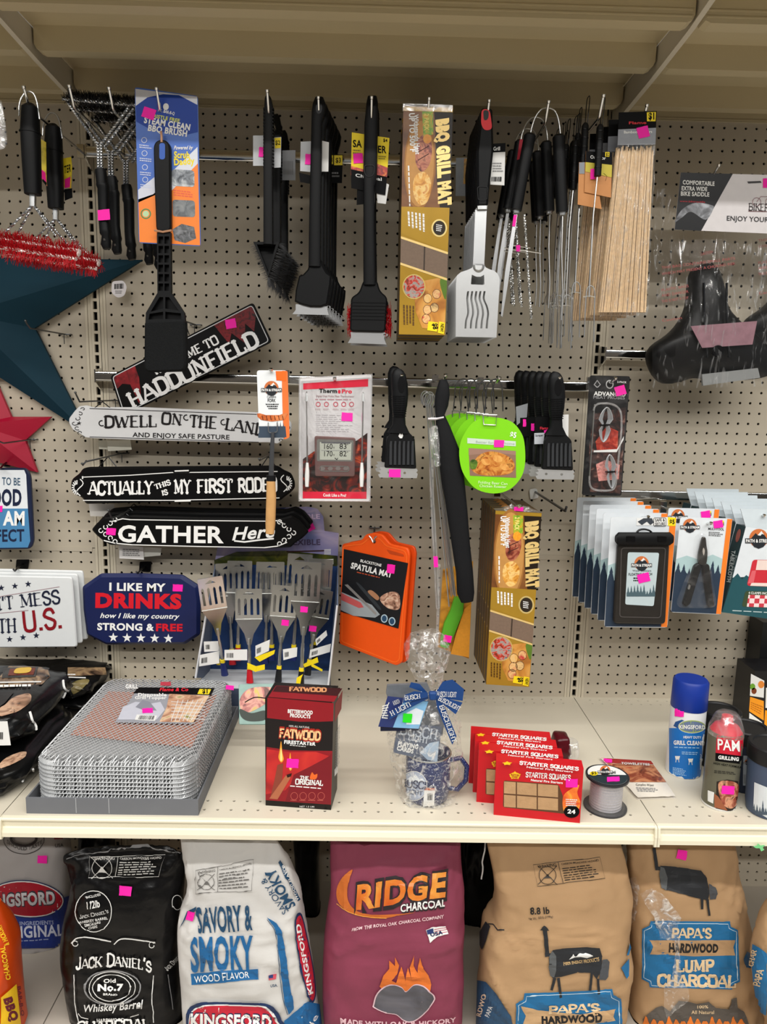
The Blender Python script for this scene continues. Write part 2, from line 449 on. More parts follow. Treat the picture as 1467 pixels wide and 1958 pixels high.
class Dec:
    """print on one thing: shapes in pixels laid on surface S; one mesh per ink"""
    BODY = ('backing_card', 'carton', 'card', 'plate', 'bag', 'header_card', 'label_card', 'can', 'header_board', 'foil', 'handle', 'mug', 'hang_tag', 'paper_tag', 'pouch', 'thermometer_body', 'cup', 'playing_card_box', 'gift_tag', 'bow_knot', 'upper_flange', 'paper', 'mat', 'plier_jaws', 'plastic_bag', 'steam_pad')
    def __init__(s, S, parent):
        s.S = S; s.k = {}; s.p = parent; s.u = 0
        if parent.parent is None:        # print belongs to the part it lies on
            cand = [c for c in LAST.get(parent.name, []) if c.name.split('.')[0] in s.BODY]
            if cand: s.p = cand[-1]
    def _put(s, pts, faces, m, name, lift, key=None):
        b = s.k.setdefault((name, m.name, lift if key is None else key, s.u if name not in ('fine_print', 'barcode') else 0), (B(), m, name))[0]
        if not s.S.flat:
            bm = bmesh.new(); vs = [bm.verts.new((x, y, 0)) for x, y in pts]
            for f in faces:
                try: bm.faces.new([vs[i] for i in f])
                except ValueError: pass
            st = s.S.step
            for ax in (0, 1):
                lo = min(p[ax] for p in pts); hi = max(p[ax] for p in pts); n = int((hi-lo)/st)
                for i in range(1, n+1):
                    c = [0, 0, 0]; c[ax] = lo+(hi-lo)*i/(n+1); no = [0, 0, 0]; no[ax] = 1
                    bmesh.ops.bisect_plane(bm, geom=bm.verts[:]+bm.edges[:]+bm.faces[:], plane_co=c, plane_no=no)
            bm.verts.index_update(); pts = [(v.co.x, v.co.y) for v in bm.verts]; faces = [[v.index for v in f.verts] for f in bm.faces]; bm.free()
        P = [s.S(x, y, lift) for x, y in pts]; out = []
        for f in faces:
            a, b_, c = P[f[0]], P[f[1]], P[f[2]]
            out.append(tuple(f) if (b_-a).cross(c-a).dot(CAM-a) > 0 else tuple(reversed(f)))
        b.add(P, out)
    def text(s, t, p0, p1, h=None, m=WHITE, bold=.02, lift=.03, shear=0., arch=0., font=None, name='lettering', up=None, **kw):
        s.u += 1
        v, f, w = serif(t, **kw) if font == 'serif' else glyphs(t, bold)
        d = V(p1)-V(p0); L = d.length; e = d/L; u = V((e.y, -e.x)) if up is None else V(up).normalized()
        if h is None: h = L/w
        pts = []
        for x, y in v:
            q = V(p0)+e*(x/w*L+shear*y*h)+u*(y*h+arch*4*(x/w)*(1-x/w)); pts.append((q.x, q.y))
        if font == 'serif':      # strokes that cross lie a hair apart
            for i, fc in enumerate(f): s._put([pts[j] for j in fc], [tuple(range(len(fc)))], m, name, lift+.0035*(i % 7), lift)
        else: s._put(pts, f, m, name, lift)
        return s
    def poly(s, pts, m, lift=.015, name='printed_panel', holes=()):
        s.u += 1
        loops = [[(x, y, 0) for x, y in l] for l in [pts]+list(holes)]
        tri = tessellate_polygon(loops); fl = [(p[0], p[1]) for l in loops for p in l]
        s._put(fl, [tuple(t) for t in tri], m, name, lift); return s
    def line(s, pts, w, m=WHITE, lift=.03, closed=False, name='printed_line'):
        s.u += 1
        n = len(pts); L = []; Rr = []
        for i in range(n):
            a = V(pts[i-1] if closed else pts[max(0, i-1)]); b = V(pts[(i+1) % n] if closed else pts[min(n-1, i+1)]); t = (b-a)
            t = t.normalized() if t.length > 1e-6 else V((1, 0)); nn = V((-t.y, t.x))*w/2
            L.append(V(pts[i])+nn); Rr.append(V(pts[i])-nn)
        m_ = n if closed else n-1
        s._put([tuple(p) for p in L+Rr], [(i, (i+1) % n, n+(i+1) % n, n+i) for i in range(m_)], m, name, lift); return s
    def greek(s, q, rows, m=GREYTX, lift=.03, fill=.5, ragged=.25):
        """small print too fine to read: rows of short dashes inside a pixel quad"""
        rg = random.Random(int(q[0][0]*7+q[0][1]))
        for r in range(rows):
            v0 = (r+.25)/rows; v1 = (r+.25+fill)/rows; u = 0.; end = 1-rg.random()*ragged
            while u < end:
                wd_ = min(rg.uniform(.06, .18), end-u)
                if wd_ > .02: s._put([lerpq(q, u, v0), lerpq(q, u+wd_, v0), lerpq(q, u+wd_, v1), lerpq(q, u, v1)], [(0, 1, 2, 3)], m, 'fine_print', lift)
                u += wd_+.03
        return s
    def barcode(s, q, n=14, m=BLACKP, lift=.03):
        rg = random.Random(int(q[0][0]*3+q[0][1])); u = 0.
        for i in range(n):
            w_ = rg.uniform(.3, .75)/n
            s._put([lerpq(q, u, 0), lerpq(q, u+w_, 0), lerpq(q, u+w_, 1), lerpq(q, u, 1)], [(0, 1, 2, 3)], m, 'barcode', lift); u += 1/n
        return s
    def done(s):
        for (nm, mn, lf, uu), (b, m, name) in s.k.items(): b.obj(name, m, s.p, kind='stuff' if name in ('fine_print', 'barcode') else None)
        s.k = {}; return s
def sticker(S, parent, x, y, w=20, h=15, rot=0, m=PINK, lift=.05):
    q = quad(x, y, w, h, rot); b = B()
    # torn, slightly notched edge of a price gun label
    pts = []
    for i in range(4):
        a, c = V(q[i]), V(q[(i+1) % 4])
        for k in range(4): pts.append(tuple(a.lerp(c, k/4)+V((random.uniform(-.35, .35), random.uniform(-.35, .35)))))
    if S.flat: b.plate(S, pts, .012, lift=lift)
    else:
        d = Dec(S, parent); d.poly(pts, m, lift, 'price_sticker'); d.done(); return
    b.obj('price_sticker', m, parent)
def bag(rows, dc, bs, n=64, sub=9, e=3., amp=.12, wsc=.55, seed=0., shift=None):
    """a filled bag: rows (y, xl, xr) of its outline in pixels on the upright plane at distance dc, bs half-depths in inches"""
    S = Pl(dc); ctl = [[y, xl, xr, bs[i]] for i, (y, xl, xr) in enumerate(rows)]
    pr = []
    for i in range(len(ctl)-1):
        for k in range(sub):
            t = k/sub; g = lambda j: ctl[max(0, min(len(ctl)-1, j))]
            pr.append([.5*((2*g(i)[c])+(g(i+1)[c]-g(i-1)[c])*t+(2*g(i-1)[c]-5*g(i)[c]+4*g(i+1)[c]-g(i+2)[c])*t*t+(3*g(i)[c]-g(i-1)[c]-3*g(i+1)[c]+g(i+2)[c])*t**3) for c in range(4)])
    pr.append(ctl[-1]); b = B(); rings = []
    for y, xl, xr, bd in pr:
        a = S(xl, y); c = S(xr, y); o = (a+c)/2; w = (c-a)/2; ring = []
        for k in range(n):
            an = 2*math.pi*k/n; ca, sa = math.cos(an), math.sin(an)
            ring.append(o+w*math.copysign(abs(ca)**(2/e), ca)+V((0, -1, 0))*(max(.06, bd)*math.copysign(abs(sa)**(2/e), sa)))
        rings.append(ring)
    b.loft(rings)
    if amp:
        for v in b.v:
            q = V((v.x*wsc+seed, v.y*wsc*.6, v.z*wsc*.7)); k = noise.noise(q)+.5*noise.noise(q*2.3)
            rd = 0.
            for (ax, az, s_, w_) in ((.9, -.5, 0., .9), (.45, .75, 5., .8), (1.5, .3, 11., .45), (.2, 1.3, 17., .5)):     # sharp creases running several ways
                c = abs(noise.noise(V((v.x*ax+v.z*az*.6+seed+s_, v.z*ax*.35-v.x*az*.25, seed+s_)))); rd += w_*max(0, 1-c*5)**1.5*(.4+noise.noise(V((v.x*.2+s_, v.z*.2, seed)))*1.2)
            v += V((.25*k*amp, -amp*(k+1.25*rd), .3*k*amp))
    return b
# ================================================================= the setting: a gondola bay
PEG = mat('bfb5a3', .5, var=.035, sc=6, bump=.04, bsc=180)
STRIP = mat('cfc5b0', .45, var=.03, sc=10)
SHELF = mat('d2cab8', .4, var=.03, sc=5, bump=.02, bsc=120)
DARK = mat('0b0a09', .9)
FLOORM = mat('b9b2a6', .35, var=.08, sc=4)

def perforated(b, us, vs, pt, nrm, r=.13, depth=.16, k=8):
    """cells between successive us / vs, each with a round hole at its centre"""
    for i in range(len(us)-1):
        for j in range(len(vs)-1):
            u0, u1, v0, v1 = us[i], us[i+1], vs[j], vs[j+1]; cu, cv = (u0+u1)/2, (v0+v1)/2
            out = [(u1, cv), (u1, v1), (cu, v1), (u0, v1), (u0, cv), (u0, v0), (cu, v0), (u1, v0)]
            hol = [(cu+r*math.cos(a*math.pi/4), cv+r*math.sin(a*math.pi/4)) for a in range(8)]
            n = len(b.v)
            b.v += [pt(*p) for p in out]+[pt(*p) for p in hol]+[pt(*p)-nrm*depth for p in hol]
            for a in range(8):
                c = (a+1) % 8
                b.f.append((n+a, n+c, n+8+c, n+8+a)); b.f.append((n+8+a, n+8+c, n+16+c, n+16+a))
    return b
def frame_rect(b, u0, u1, v0, v1, U0, U1, V0, V1, pt):
    """plain margin between an inner rectangle u0..v1 and an outer one U0..V1"""
    q = [(U0, V0), (U1, V0), (U1, V1), (U0, V1), (u0, v0), (u1, v0), (u1, v1), (u0, v1)]
    return b.add([pt(*p) for p in q], [(0, 1, 5, 4), (1, 2, 6, 5), (2, 3, 7, 6), (3, 0, 4, 7)])

back = B(); back.box(-30, 84, .55, .9, FLOOR, 62)
wall = back.obj('wall_back', DARK, kind='structure')
def panel(x0, n, z0, m, X0, X1, Z0, Z1):
    b = B(); pt = lambda u, v: V((u, 0, v)); nr = V((0, -1, 0))
    us = [x0-.5+i for i in range(n+1)]; vs = [z0-.5+i for i in range(m+1)]
    perforated(b, us, vs, pt, nr); frame_rect(b, us[0], us[-1], vs[0], vs[-1], X0, X1, Z0, Z1, pt)
    return b.obj('pegboard_panel', PEG, wall)
for (x0, n, X0, X1) in ((-24.5, 24, -25.2, -1.02), (1.5, 46, 1.02, 46.98), (49.4, 28, 48.96, 77.2)):
    panel(x0, n, 15.65, 41, X0, X1, 14.95, 56.4)
    panel(x0+.04, n, .5, 15, X0, X1, -.1, 14.93)
    panel(x0, n, -20.9, 20, X0, X1, -21.6, -.9)
    b = B(); b.box(X0+.25, X1-.25, -.05, .02, 14.62, 15.08); b.obj('label_rail', PEG, wall)
for X in (0., 48.):
    b = B(); pt = lambda u, v: V((X+u, -.06, v))
    for k in range(-21, 57):
        z = k+.5; w, h = .19, .37
        frame_rect(b, -w, w, z-h, z+h, -.42, .42, z-.5, z+.5, pt)
        n = len(b.v); q = [(-w, z-h), (w, z-h), (w, z+h), (-w, z+h)]
        b.v += [pt(*p) for p in q]+[pt(*p)+V((0, .3, 0)) for p in q]
        for a in range(4): b.f.append((n+a, n+(a+1) % 4, n+4+(a+1) % 4, n+4+a))
    b.obj('slotted_upright', STRIP, wall)
    b = B()
    for s_ in (-1, 1):
        b.box(X+s_*.45 if s_ > 0 else X-.72, X+.72 if s_ > 0 else X-.45, .0, .3, -21.6, 56.4)
        b.box(X+.76 if s_ > 0 else X-1.0, X+1.0 if s_ > 0 else X-.76, -.03, .3, -21.6, 56.4)
    b.obj('upright_flange', STRIP, wall)

# --- the shelf the goods stand on
def deck(X0, X1, name_i):
    SD = 22.97
    pt = lambda u, v: V((u, -v, 0)); nr = V((0, 0, 1)); b = B()
    us = [X0+1.0+i for i in range(int(X1-X0-2)+1)]
    rows = [(.25, 1.15), (1.15, 2.05)], [(19.75, 20.95), (20.95, 22.15)]
    cuts = [0.]
    for grp in rows:
        vs = [grp[0][0], grp[0][1], grp[1][1]]
        perforated(b, us, vs, pt, nr, r=.12, depth=.08)
        for (a, c) in ((X0+.03, us[0]), (us[-1], X1-.03)): b.add([pt(a, vs[0]), pt(c, vs[0]), pt(c, vs[2]), pt(a, vs[2])], [(0, 1, 2, 3)])
    for v0, v1 in ((0., .25), (2.05, 19.75), (22.15, 22.6)):
        b.add([pt(X0+.03, v0), pt(X1-.03, v0), pt(X1-.03, v1), pt(X0+.03, v1)], [(0, 1, 2, 3)])
    b.box(X0+.05, X1-.05, -22.5, -.1, -.32, -.3)
    o = b.obj('trim_1' if name_i == 0 else 'trim_%d' % (name_i+1), SHELF, kind='structure')
    o['label'] = 'cream metal shelf deck with rows of small holes along front and back'
    # rolled front edge with its price channel
    prof = [(22.58, 0), (22.9, -.02), (23.0, -.10), (23.0, -.2), (22.84, -.26), (22.82, -.7), (22.98, -.78), (23.1, -1.1), (23.1, -1.42), (22.98, -1.48), (22.5, -1.48), (22.5, -1.4), (22.6, -.3)]
    e = B(); e.loft([[V((x, -d, z)) for d, z in prof] for x in (X0+.12, X1-.12)])
    e.obj('price_channel', CREAM, o)
    for xx in (X0+.02, X1-.2):
        c = B(); c.loft([[V((x, -22.3, -.03)), V((x, -22.9, -.0)), V((x, -23.1, -.12)), V((x, -23.22, -.8)), V((x, -23.2, -1.55)), V((x, -23.05, -1.62)), V((x, -22.3, -1.5))] for x in (xx, xx+.18)])
        c.obj('end_cap', CREAM, o)
    return o
deck(-48, 0, 0); deck(0, 48, 1); deck(48, 96, 2)

# --- the upper shelf seen from below
def upper(X0, X1, i):
    SHELF = mat('c6b896', .42, var=.03, sc=5)
    b = B(); b.box(X0+.1, X1-.1, -22.7, 0, 57.8, 57.95)
    o = b.obj('trim_%d' % i, SHELF, kind='structure'); o['label'] = 'beige metal shelf underside with stiffening channels'
    for d, t in ((2.6, 1.0), (10., 1.1), (17.0, 1.2)):
        c = B(); X = [X0+.3, X0+.45, X0+.8, X1-.8, X1-.45, X1-.3]; zb = [56.5, 56.18, 56.02, 56.02, 56.18, 56.5]
        ring = lambda y: [V((X[0], y, 57.8))]+[V((X[k], y, zb[k])) for k in range(6)]+[V((X[-1], y, 57.8))]
        c.loft([ring(-d), ring(-d-t)]); c.obj('stiffening_channel', SHELF, o)
        if d > 15:
            for zz in (56.35, 56.75): c = B(); c.box(X0+.5, X1-.5, -d-t-.06, -d-t, zz, zz+.1); c.obj('channel_bead', SHELF, o)
    c = B(); c.box(X0+.1, X1-.1, -22.9, -22.5, 56.6, 57.95); c.obj('front_edge', CREAM, o)
    c = B(); c.box(X0+.6, X1-.6, -.28, .1, 56.15, 57.8); c.box(X0+.6, X1-.6, -.34, -.2, 56.15, 56.3); c.obj('back_rail', SHELF, o)
upper(-48, 0, 4); upper(0, 48, 5); upper(48, 96, 6)
for X, k in ((0., 7), (48., 8)):
    c = B()
    sd = [(0.1, 55.1), (2, 55.45), (10, 55.75), (17, 56.2), (22.3, 56.9), (22.3, 57.75), (0.1, 57.75)]
    c.loft([[V((x, -d, z)) for d, z in sd] for x in (X-.12, X+.12)])
    c2 = [(X-.22, X+.22)]
    lo = [(0.1, 55.1), (2, 55.45), (10, 55.75), (17, 56.2), (22.3, 56.9)]
    c.loft([[V((X-.2, -d, z)), V((X+.2, -d, z)), V((X+.2, -d, z-.09)), V((X-.2, -d, z-.09))] for d, z in lo])
    o = c.obj('trim_%d' % k, SHELF, kind='structure'); o['label'] = 'tapering shelf bracket under the upper shelf'

# --- base deck and floor
BASE = -21.6
b = B()
for X0, X1 in ((-48, 0), (0, 48), (48, 96)): b.box(X0+.05, X1-.05, -23.4, 0, BASE-.3, BASE)
b.box(-48, 96, -23.2, 0, FLOOR, BASE-.31)
b.obj('trim_9', mat('b5ada2', .45, var=.05, sc=4), kind='structure')['label'] = 'low base deck of the shelf unit'
b = B(); b.box(-100, 160, -200, 2, FLOOR-1, FLOOR); b.obj('floor', FLOORM, kind='structure')
b = B(); b.box(-100, 160, -200, 2, 117, 118); b.obj('ceiling', mat('c9c9c6', .7, var=.03, sc=3), kind='structure')
b = B(); b.box(-100, 160, -152, -146, FLOOR, 52); b.obj('unseen_gondola', pic(['141210', '2c2824', '6a625a', '1c1a18', '4a4a50'], 8, 1., rough=.6, stretch=(3, 1, 1.5)), kind='structure')  # unseen opposite gondola, added dark to deepen chrome reflections and cut ambient light

# --- chrome cross bars on the wall
def crossbar(x0, x1, z, label, h=.95, d=1.35, m=CHROME):
    o = thing('cross_bar', label, 'rail', (x0, -.1, z))
    pf = [(-d, -h/2), (-d-.14, -h/2), (-d-.2, -h*.46), (-d-.24, -h*.38), (-d-.25, -h*.25), (-d-.25, h*.25), (-d-.24, h*.38), (-d-.2, h*.46), (-d-.14, h/2), (-d, h/2)]
    b = B(); b.loft([[V((x, y_, z+z_)) for y_, z_ in pf] for x in (x0+.1, x1-.1)]); b.obj('bar', m, o, smooth=60)
    for x in (x0, x1-.12):
        b = B(); b.loft([[V((xx, .3, z-1.6)), V((xx, -d-.1, z-.7)), V((xx, -d-.3, z-.6)), V((xx, -d-.3, z+.6)), V((xx, .3, z+.8))] for xx in (x, x+.12)]); b.obj('end_bracket', m, o)
crossbar(.25, 47.7, 51.7, 'chrome cross bar carrying the row of long black barbecue tools')
crossbar(.25, 47.7, 31.9, 'chrome cross bar carrying the thermometer, scrapers and green roaster cards')
crossbar(48.3, 72, 35.0, 'chrome cross bar behind the bagged bike saddles', h=.85)
crossbar(48.3, 72, 21.6, 'chrome cross bar carrying the phone pouches and multitools')

# --- peg hooks
HK = {}
def hook(x, y, label, Z=53.2, Zb=51.7, up=1.3, r=.11, d=None, name='peg_hook'):
    if d is None: T = atz(x, y, Z); d = -T.y; X = T.x
    else: T = at(x, y, d); X = T.x; Zb = T.z-up
    o = thing(name, label, 'hook', (X, -1.3, Zb))
    b = B(); b.tube([V((X, -1.4, Zb)), V((X, -d+1.0, Zb)), V((X, -d+.75, Zb+.12)), V((X, -d+.12, Zb+up*.85)), V((X, -d, Zb+up))], r, 8); b.obj('rod', CHROME, o, smooth=50)
    b = B(); b.lathe([(r*.2, .1), (r*1.25, .06), (r*1.25, -.12), (r*.9, -.16)], (X, -d, Zb+up), 10, axis=V((0, -.5, 1))); b.obj('tip', CHROME, o, smooth=50)
    b = B(); b.box(X-.3, X+.3, -1.75, -1.3, Zb-.6, Zb+.55); b.obj('saddle_clip', CHROME, o)
    return X, d, Zb
# ================================================================= upper row of long tools
z3 = zc(0, 140, 3.6675); z4 = zc(400, 150, 3.5605); z5 = zc(740, 150, 3.5605); z6 = zc(1080, 150, 3.158); z7 = zc(940, 180, 5.642)
RUB = mat('0d0e10', .5, var=.1, sc=120, bump=.06, bsc=500, spec=.2)
SLV = mat('d6d7d6', .3, 1., var=.05)
REDB = mat('c0101c', .55, var=.3, sc=200)
BLKB = mat('141416', .5, var=.4, sc=300)
def tagcard(S, root, poly, m, t=.02, lift=0., name='hang_tag'):
    b = B(); b.plate(S, poly, t, lift=lift); return b.obj(name, m, root)

hook(45, 160, 'chrome peg hook holding the red bristle grill brushes')
hook(132, 158, 'chrome peg hook through the heads of the Y-shaped wire brushes, beside the red brushes')
hook(208, 162, 'chrome peg hook through the wire brush heads, beside the blue brush card')
hook(299, 163, 'chrome peg hook holding the blue and orange brush card')
hook(511, 167, 'chrome peg hook holding the triangular grill brushes')
hook(609, 180, 'chrome peg hook holding the wide scraper brushes with tags')
hook(711, 180, 'chrome peg hook holding the brushes with red bristles')
hook(821, 182, 'chrome peg hook holding the gold grill mat boxes under the upper shelf')
hook(936, 186, 'chrome peg hook holding the slotted steel turners')
hook(1050, 188, 'chrome peg hook holding the looped barbecue tongs')
hook(1155, 176, 'chrome peg hook holding the roasting forks')
hook(1238, 195, 'chrome peg hook holding the bamboo skewer packs')

# --- red bristle brushes
def red_brush(d, dx, dy, label, sc=1.):
    S = Pl(d); T = lambda x, y: (63+(x-63)*sc+dx, 372+(y-372)*sc+dy)
    o = thing('grill_brush', label, 'grill brush', S(*T(63, 520)), 'red bristle brushes on the first hook')
    b = B(); b.limb(S, [T(57, 199), T(58, 206), T(58, 250), T(60, 300), T(62, 345), T(63, 372)], [x*sc for x in (7, 15, 17, 16.5, 15.5, 14.5)], [.35, .6, .7, .66, .62, .6], 14); b.obj('handle', RUB, o, smooth=40)
    b = B(); b.limb(S, [T(58, 253), T(58, 255)], [19*sc]*2, .74, 14); b.obj('grip_ring', BLK, o, smooth=40)
    b = B(); b.wire(S, [T(36, 222), T(38, 196), T(46, 180), T(54, 175), T(64, 179), T(71, 195), T(76, 228)], 1.7*sc, 6, smooth=4); b.obj('hanging_loop', SLV, o, smooth=60)
    b = B(); b.limb(S, [T(63, 370), T(63, 395)], [5.8*sc, 5.4*sc], .2, 8, 4); b.obj('ferrule', SLV, o, smooth=40)
    b = B()
    for (x0, x1, y1, yy) in ((60, 8, 446, 0), (61, 20, 458, .6), (65, 108, 452, 0), (66, 128, 470, .6)):
        b.twist(S(*T(x0, 394)), S(*T(x1, y1))+V((0, yy, 0)), .055*sc)
    b.obj('twisted_wire', WIRE, o, smooth=60)
    k = lambda x, y, l: S(*T(x, y))+V((0, l, 0))
    b = B()
    for (p, q, n) in ((k(-30, 452, 0), k(150, 480, 0), 620), (k(-30, 470, -.6), k(150, 498, -.6), 700), (k(-30, 458, .8), k(150, 484, .8), 420)):
        b.spikes(p, q, 0, n, .82*sc, .035, .35, core=.08)
    b.obj('bristles', REDB, o, kind='stuff')
    b = B()
    for (p, q) in ((k(-32, 452, 0), k(152, 480, 0)), (k(-32, 470, -.6), k(152, 498, -.6))): b.twist(p, q, .09)
    b.twist(k(152, 480, 0), k(156, 490, -.6), .09); b.obj('bristle_core', mat('e8d8d4', .35, .3), o, smooth=60)
    return o
red_brush(11.95, 0, 0, 'red bristle grill brush with black handle and wire loop, foremost on its hook')
o = red_brush(8.2, 44, 27, 'red bristle grill brush with black handle hanging behind the first red brush', .93)
YT = pic(['e8c818', 'f2d830', 'b8a010'], 40)
S = Pl(9.8); r1 = bpy.data.objects['grill_brush']
for root, poly in ((r1, [(73, 262), (88, 272), (89, 345), (90, 356), (77, 338)]),):
    tagcard(S, root, poly, YT); D = Dec(S, root)
    D.poly([(77, 322), (87, 330), (90, 356), (78, 338)], PINKD, .03).poly([(82, 342), (90, 350), (89, 356), (81, 346)], BLACKP, .04).done()
S = Pl(7.4); tagcard(S, o, [(121, 303), (136, 300), (138, 318), (136, 360), (122, 358)], YT)
D = Dec(S, o); D.text('TER', (123, 332), (136, 328), 14, BLACKP, up=(0, -1)).poly([(124, 343), (135, 338), (134, 358), (124, 360)], PINKD, .03).poly([(123, 362), (138, 360), (139, 378), (124, 384)], BLACKP, .02).done()
# --- Y-shaped wire brushes, hung by their heads
def y_brush(label):
    S = Pl(11.0)
    o = thing('wire_grill_brush', label, 'grill brush', S(205, 478), 'Y-shaped wire brushes hung by their heads')
    b = B(); b.limb(S, [(192, 324), (193, 330), (195, 350), (195.5, 353), (197, 357), (197.5, 362), (199, 420), (201, 440), (202, 446), (203, 452), (203, 468), (205, 476)], [9.5, 10.5, 10, 11, 11, 10, 9.5, 10, 10.5, 8, 9.5, 7], None, 12); b.obj('handle', RUB, o, smooth=35)
    b = B(); b.limb(S, [(202, 458), (203, 462)], [2.5, 2.5], .46, 8); b.obj('rivet', SLV, o)
    b = B()
    for dx in (-3, 3): b.twist(S(192+dx, 327), S(190+dx, 272), .075)
    b.twist(S(187, 275), S(128, 193), .075); b.twist(S(190, 283)+V((0, .2, 0)), S(133, 200)+V((0, .4, 0)), .07); b.twist(S(195, 274), S(253, 197), .075); b.twist(S(203, 278), S(258, 205), .07)
    b.obj('twisted_wire', WIRE, o, smooth=60)
    k = lambda x, y, l: S(x, y)+V((0, l, 0)); b = B()
    for (p, q, n) in ((k(125, 176, .5), k(262, 188, .5), 900), (k(125, 190, -.3), k(262, 200, -.3), 700), (k(125, 178, .6), k(262, 190, .6), 500)): b.spikes(p, q, 0, n, .45, .022, .5, core=.05)
    b.obj('bristles', BLKB, o, kind='stuff')
    b = B(); b.twist(k(122, 180, .4), k(264, 192, .4), .07); b.twist(k(122, 192, -.3), k(264, 204, -.3), .07); b.obj('bristle_core', WIRE, o, smooth=60)
    return o
y0 = y_brush('black wire grill brush with pink price sticker on its handle')
dup(y0, (0.2, 1.85, -.05), 'black wire grill brush tucked right behind the one with the pink sticker')
for k, (dx, dy) in enumerate(((.78, 3.7), (1.7, 5.55), (2.0, 7.4))):
    dup(y0, (dx, dy, -.18-.06*k), 'black wire grill brush without sticker, %s in on the hook by the blue card' % ORD[k])
sticker(Pl(11.5), y0, 199, 411, 23, 20, -4)

# --- steam brush on its card
S = Pl(11.75); q = z3(945, 98, 1388, 160, 1408, 1213, 975, 1190)
o = thing('carded_grill_brush', 'long black pad brush on a blue and orange hanging card', 'grill brush', S(318, 690))
b = B(); b.plate(S, rnd(q, 5), .03); b.obj('backing_card', mat('4a72c8', .35, var=.03), o)
D = Dec(S, o); Q = lambda *a: [lerpq(q, a[i], a[i+1]) for i in range(0, len(a), 2)]
NAVY = mat('143fa0', .45, var=.05); ORG_ = mat('ff8c3a', .35, var=.04)
D.poly(Q(.01, .01, .99, .005, .99, .06, .7, .012, .45, .02, .2, .055, .01, .12), mat('d9dbe4', .35))
D.poly(Q(.01, .12, .2, .055, .45, .02, .7, .012, .99, .06, .99, .24, .8, .268, .5, .27, .2, .255, .01, .22), NAVY)
D.poly(Q(.01, .66, .3, .56, .52, .48, .52, .58, .3, .68, .01, .74), mat('d6d9e6', .35), .02)
D.poly(Q(.01, .72, .25, .68, .52, .58, .98, .37, .99, .995, .01, .995), ORG_, .02)
D.poly(Q(.52, .54, .98, .34, .98, .45, .52, .66), mat('dfe3ee', .35), .025)
D.text('MR. BAR-B-Q', lerpq(q, .36, .137), lerpq(q, .62, .148), 5.5, WHITE, .03)
D.poly(ell(*lerpq(q, .49, .10), 5.5, 6.5), PAPER, .03)
D.text('BRISTLE FREE', lerpq(q, .24, .18), lerpq(q, .7, .193), 6.5, mat('dfe35a', .4), .03)
D.text('STEAM CLEAN', lerpq(q, .13, .222), lerpq(q, .86, .236), 11, WHITE, .05)
D.text('BBQ BRUSH', lerpq(q, .19, .27), lerpq(q, .81, .28), 11, WHITE, .05)
D.text('Powered by', lerpq(q, .6, .375), lerpq(q, .9, .36), 7, WHITE, .03, shear=.25)
D.text('Scrub', lerpq(q, .6, .43), lerpq(q, .85, .42), 12, mat('f6df38', .4), .05); D.text('Daddy', lerpq(q, .6, .478), lerpq(q, .93, .455), 12, mat('f6df38', .4), .05)
for i, v in enumerate((.335, .42, .51, .59)):
    D.line(ell(*lerpq(q, .13, v), 5, 5, 12), 1.3, mat('cfd6ee'), closed=True); D.greek([lerpq(q, .05, v+.028), lerpq(q, .25, v+.028), lerpq(q, .25, v+.055), lerpq(q, .05, v+.055)], 2, mat('cfd6ee'))
for i, (v, cs) in enumerate(((.555, ['3a4048', '8a9098', 'd2d6d8']), (.755, ['4a4e54', '777c80', '8f9294']))):
    D.poly(rnd(Q(.56, v-.05, .92, v-.055, .92, v+.055, .56, v+.06), 6), pic(cs, 90), .03, 'picture')
D.greek(Q(.58, .635, .95, .64, .95, .685, .58, .68), 3, mat('f06a50'))
D.poly(Q(.55, .9, .7, .86, .9, .875, .93, .95, .75, .985, .58, .97), pic(['3a3c3e', '66686c', '8a8c90'], 120), .03, 'picture')
D.line(ell(*lerpq(q, .125, .81), 9, 9, 16), 2, mat('3f8f5a'), closed=True); D.poly(ell(*lerpq(q, .125, .81), 6, 6), mat('bfe0b0'), .03)
D.done(); sticker(S, o, 285, 217, 24, 20, 18)
S2 = Pl(12.25)
b = B(); b.plate(S2, rnd(z3(1075, 500, 1105, 465, 1160, 465, 1192, 500, 1195, 800, 1198, 1110, 1095, 1110, 1083, 800), 10), .5, .1, holes=()); b.obj('handle', RUB, o, smooth=30)
D = Dec(S2, o); D.poly(rnd(z3(1118, 490, 1158, 490, 1158, 605, 1118, 605), 5), mat('3a62b8', .5), .02, 'handle_slot').done()
b = B(); b.wire(S2, [(308, 251), (309, 262), (309, 272)], 2.2, 6); b.obj('twist_tie', mat('b98a6a', .5), o, smooth=50); b = B(); b.wire(S2, [(296, 441), (312, 444), (329, 441)], 2, 6, lift=.1); b.obj('twist_tie', mat('b98a6a', .5), o, smooth=50)
b = B(); hol = []
sh = [(300, 444), (326, 444), (327, 560), (352, 598), (354, 616), (278, 616), (279, 598), (301, 560)]
for i in range(6):
    y = 452+i*18
    for x in (303, 314.5): hol.append([(x, y), (x+9, y), (x+9, y+14), (x, y+14)])
hol += [[(305, 568), (312, 568), (312, 590), (288, 596)], [(316, 568), (323, 568), (342, 594), (316, 590)], [(286, 600), (312, 596), (312, 610), (284, 611)], [(316, 596), (346, 599), (347, 611), (316, 610)]]
b.plate(S2, sh, .45, holes=hol); b.obj('truss_shaft', BLK, o)
b = B(); b.plate(S2, sh, .05, lift=-.4); b.obj('shaft_back', BLKG, o)
b = B(); b.plate(Pl(12.4), rnd([(276, 614), (353, 611), (355, 700), (350, 710), (282, 712), (275, 705)], 6), .9, .15); b.obj('steam_pad', mat('1b1c1d', .98, var=.35, sc=500, bump=.8, bsc=700, spec=.08), o, smooth=40)

